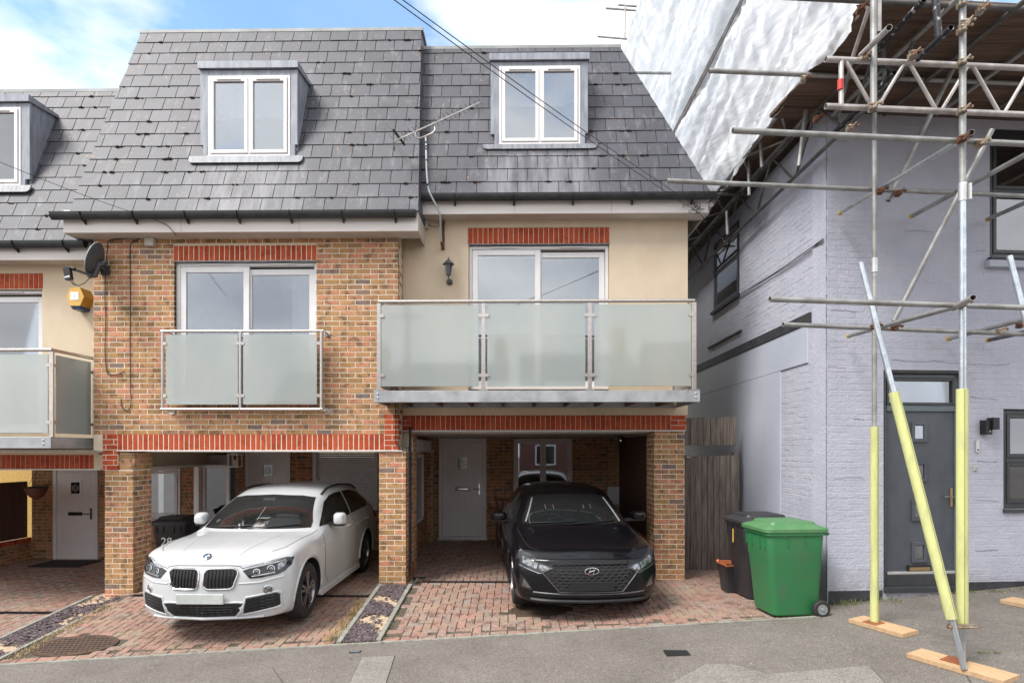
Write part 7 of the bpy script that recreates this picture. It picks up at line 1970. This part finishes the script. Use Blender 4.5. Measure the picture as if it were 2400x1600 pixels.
        def rim(P, r_=.011, nm='bumper_crease'):
            D = []
            for i in range(len(P)): D += lin(P[i], P[(i+1) % len(P)], 4)[:-1]
            D.append(D[0]); add(MB().path([hit(p[0], p[1])[0]+Vector((0, .002, 0)) for p in D], r_, 6), nm, paint, smooth=True)
        rim([(p[0]*1.03, p[1]+(.012 if p[1] > .3 else -.014)) for p in li], .013)
        for s_ in (1, -1): rim([((p[0]+(p[0]-.6)*.06)*s_, p[1]-.01+(.014 if p[1] > .38 else -.014)) for p in si], .013)
        for s_ in (1, -1):
            P = [hit(p[0]*s_, p[1])[0]+Vector((0, .004, 0)) for p in lin((.395, .60), (.60, .60), 4)+lin((.62, .605), (.80, .64), 5)]; add(MB().path(P, .012, 6), 'bumper_crease', paint, smooth=True)
        # roof rails
        for s_ in (-1, 1):
            pts = []
            for i in range(15):
                y = 2.10+1.75*i/14; h_, nn, _, _ = bvh.ray_cast(Vector((s_*.605, y, 3)), Vector((0, 0, -1))); up_ = .030*min(1, i/2, (14-i)/2)
                pts.append(h_+Vector((0, 0, up_+.004)))
            add(MB().path(pts, .015, 8), 'roof_rail', 'car_trim', smooth=True)
        for s_ in (-1, 1): padd('tail_light', 'tail_red', [(4.02, .98), (4.25, .98), (4.25, .88), (4.05, .88)], 'x', off=.006) if s_ > 0 else None
        add(MB().bar((0, 3.62, 1.56), (0, 3.74, 1.60), .03, .05), 'aerial_fin', paint)
        # hanging ornament and dashboard glints are small: sticker on the screen
        h_, nn = hit(-.53, 1.13); nn = -nn if nn.y > 0 else nn; add(MB().lathe(h_+nn*.005, nn, [(.03, 0), (.03, .002), (0, .003)], 14), 'sticker', 'lamp_glass')
    else:
        gr_ = [(-.56, .555), (-.44, .625), (0, .635), (.44, .625), (.56, .555), (.37, .335), (-.37, .335)]
        g = padd('grille', 'shut_line', gr_, off=.003, step=.05)
        gy = lambda x, z: hit(x, z)[0]+Vector((0, -.010, 0))
        nb_ = 0
        for rr in range(8):
            for cc in range(-7, 8):
                cx_ = cc*.082+(.041 if rr % 2 else 0); cz_ = .355+rr*.036
                lim = .37+(cz_-.335)*.85 if cz_ < .56 else .52
                if abs(cx_)+.03 > lim or abs(cx_) < .0: continue
                P = [gy(cx_-.036, cz_), gy(cx_-.018, cz_+.014), gy(cx_, cz_+.017), gy(cx_+.018, cz_+.014), gy(cx_+.036, cz_)]
                add(MB().path(P, .0036, 4), 'grille_bar', 'plastic_dark', g); nb_ += 1
        P = [gy(*p) for p in lin((-.57, .555), (-.37, .33), 6)+lin((-.35, .328), (.35, .328), 10)+lin((.37, .33), (.57, .555), 6)]; add(MB().path(P, .006, 6), 'grille_trim', 'alloy', g, True)
        P = [gy(*p) for p in lin((-.44, .632), (0, .644), 6)+lin((.02, .644), (.44, .632), 6)]; add(MB().path(P, .009, 6), 'bonnet_edge', paint, g, True)
        h_, _ = hit(0, zp); add(MB().bbox(-.26, .26, h_.y-.022, h_.y-.010, zp-.055, zp+.055), 'number_plate', 'plate_black')
        # emblem: slanted H in an oval
        c = hit(0, .572)[0]+Vector((0, -.018, 0))
        bd = add(MB().path([c+Vector((.080*math.cos(2*math.pi*i/36), 0, .040*math.sin(2*math.pi*i/36))) for i in range(37)], .006, 8), 'badge', 'chrome', smooth=True)
        add(MB().path([c+Vector((-.045, 0, -.032)), c+Vector((-.030, 0, -.005)), c+Vector((-.012, 0, .034))], .006, 6).path([c+Vector((.012, 0, -.034)), c+Vector((.030, 0, .005)), c+Vector((.045, 0, .032))], .006, 6).path([c+Vector((-.034, 0, -.012)), c+Vector((0, 0, .000)), c+Vector((.034, 0, .012))], .006, 6), 'badge_letter', 'chrome', bd, True)
        hl = [(.80, .785), (.82, .70), (.79, .615), (.70, .575), (.60, .535), (.50, .565), (.44, .605), (.52, .632), (.64, .665), (.74, .735)]
        for s_ in (1, -1):
            pp = [(p[0]*s_, p[1]) for p in hl]; pp = pp if s_ < 0 else pp[::-1]
            L_ = padd('headlight', 'lamp_dark', pp, off=.006, step=.03)
            q1 = [(.77, .70), (.77, .635), (.70, .60), (.62, .575), (.60, .64), (.68, .665)]; q1 = [(p[0]*s_, p[1]) for p in q1]
            padd('lens', 'lamp_glass', q1 if s_ < 0 else q1[::-1], off=.010, step=.03, par=L_)
            q1 = [(.585, .63), (.60, .56), (.53, .565), (.47, .595), (.52, .618)]; q1 = [(p[0]*s_, p[1]) for p in q1]
            padd('indicator', 'lamp_glass', q1 if s_ < 0 else q1[::-1], off=.010, step=.03, par=L_)
            P = [hit(p[0]*s_, p[1])[0]+Vector((0, -.008, 0)) for p in lin((.81, .60), (.60, .53), 6)+lin((.58, .53), (.44, .60), 6)]; add(MB().path(P, .005, 6), 'chrome_trim', 'alloy', L_, True)
            tr_ = [(.76, .46), (.78, .36), (.68, .345)]; tr_ = [(p[0]*s_, p[1]-.0) for p in tr_]
            vt = [(.80, .50), (.82, .34), (.66, .32), (.72, .42)]; vt = [(p[0]*s_, p[1]) for p in vt]
            vo = padd('corner_vent', 'car_trim', vt if s_ > 0 else vt[::-1], off=.003, step=.04)
            padd('reflector', 'alloy', tr_ if s_ > 0 else tr_[::-1], off=.008, step=.04, par=vo)
        bl_ = [(-.74, .285), (-.45, .30), (.45, .30), (.74, .285), (.45, .262), (-.45, .262)]
        padd('lower_grille', 'shut_line', bl_, off=.004, step=.05)
        P = [hit(-.66+1.32*i/18, .305)[0]+Vector((0, -.006, 0)) for i in range(19)]; add(MB().path(P, .009, 6), 'silver_line', 'alloy', smooth=True)
        P = [hit(-.68+1.36*i/18, .225)[0]+Vector((0, -.012, -.008)) for i in range(19)]; add(MB().path(P, .024, 8), 'front_lip', 'car_trim', smooth=True)
        # grey pillar trims seen through the screen edges, headrest chrome posts
        for s_ in (-1, 1):
            P = [hit(p[0]*s_, p[1])[0]+Vector((0, -.004, 0)) for p in lin((.665*kx, 1.07*kz), (.53*kx, 1.385*kz), 6)]; add(MB().path(P, .013, 6), 'pillar_trim', 'plastic_grey')
        for xx in (-.36, -.25, .17, .27):
            P = [hit(xx, z)[0]+Vector((0, -.004, 0)) for z in (1.155, 1.205)]; add(MB().path(P, .0035, 5), 'headrest_post', 'alu_bright')
        P = [hit(-.30+.17*math.cos(a), 1.005+.085*math.sin(a))[0]+Vector((0, -.004, 0)) for a in [math.pi*k/10 for k in range(11)]]; add(MB().path(P, .005, 5), 'steering_wheel', 'lamp_dark')
    if suv:
        P = [hit(-.32+.17*math.cos(a), 1.10+.075*math.sin(a))[0]+Vector((0, -.004, 0)) for a in [math.pi*k/10 for k in range(11)]]; add(MB().path(P, .005, 5), 'steering_wheel', 'lamp_dark')
        h_ = hit(.0, 1.385)[0]; add(MB().mbox(Matrix.Translation(h_+Vector((0, -.004, 0))) @ Matrix.Rotation(R(-35), 4, 'X'), .17, .01, .045), 'rear_view_mirror', 'rubber')
        P = [hit(.03, z)[0]+Vector((0, -.004, 0)) for z in (1.15, 1.21, 1.30)]; add(MB().path(P, .005, 5), 'hanging_ornament', 'plastic_grey')
    return e
car('white_car', 'white family SUV with twin oval grilles parked under the yellow brick house', 'suv', (-3.47, 6.20, .03), 0.0, 'white_car_paint')
car('black_car', 'black hatchback with mesh grille parked under the big glass balcony', 'hatch', (.865, 6.55, .145), R(4.2), 'black_car_paint')

# ------------------------------------------------------------------ the far side of the road (reflected in the glass and car paint)
def opposite(x, w_, h_, wall, label):
    z0 = zs(x); e = empty('terraced_house', (x, -15, z0), label, 'house', 'houses across the road')
    MB().box(x-w_/2+.01, x+w_/2-.01, -22, -15, z0-1, z0+h_).build('wall', wall, e)
    mb = MB(); mb.add([(x-w_/2, -14.8, z0+h_), (x+w_/2, -14.8, z0+h_), (x+w_/2, -18.5, z0+h_+2.2), (x-w_/2, -18.5, z0+h_+2.2), (x-w_/2, -22.2, z0+h_), (x+w_/2, -22.2, z0+h_)], [(0, 3, 2, 1), (3, 4, 5, 2), (0, 4, 3), (1, 2, 5), (0, 1, 5, 4)])
    rf = mb.build('roof', 'slate', e); ch = MB().box(x+w_/2-.9, x+w_/2-.2, -18.9, -18.1, z0+h_+1.4, z0+h_+3.3)
    for k in range(3): ch.tube((x+w_/2-.8+k*.22, -18.5, z0+h_+3.3), (x+w_/2-.8+k*.22, -18.5, z0+h_+3.75), .09, 8)
    ch.build('chimney', 'far_brick', rf)
    for (dx, z1_, ww, hh) in ((-w_*.22, .9, 1.4, 1.4), (-w_*.22, 3.5, 1.3, 1.3), (w_*.22, 3.5, 1.3, 1.3)):
        f_ = MB(); framebox(f_, x+dx-ww/2, x+dx+ww/2, z0+z1_, z0+z1_+hh, -14.99, -14.92, .08); f_.v = [(p[0], -29.9-p[1], p[2]) for p in f_.v]
        wn = f_.build('window', 'upvc', e, fix=True); MB().box(x+dx-ww/2+.07, x+dx+ww/2-.07, -14.995, -14.98, z0+z1_+.07, z0+z1_+hh-.07).build('pane', 'car_glass', wn)
    MB().box(x+w_*.22-.5, x+w_*.22+.5, -14.99, -14.93, z0, z0+2.1).build('front_door', 'charcoal', e)
for (x, w_, h_, wl, lb_) in ((-10.5, 6.4, 5.2, 'red_brick', 'red brick house across the road, left one seen in reflections'), (-3.6, 6.4, 5.2, 'render_cream', 'cream house across the road seen in the glass reflections'), (3.4, 6.4, 5.4, 'red_timber', 'dark red house across the road seen in the glass reflections'), (10.6, 6.4, 5.6, 'red_brick', 'red brick house across the road, right one seen in reflections')): opposite(x, w_, h_, wl, lb_)
def pole(x, y):
    e = empty('telegraph_pole', (x, y, zs(x)), 'dark wooden telegraph pole across the road reflected in the patio door', 'telegraph pole')
    MB().tube((x, y, zs(x)-.2), (x, y, zs(x)+8.5), .14, 12, r2=.10).build('pole', 'board', e); MB().box(x-.6, x+.6, y-.06, y+.06, zs(x)+7.9, zs(x)+8.0).build('crossarm', 'board', e)
pole(-4.6, -9.0)
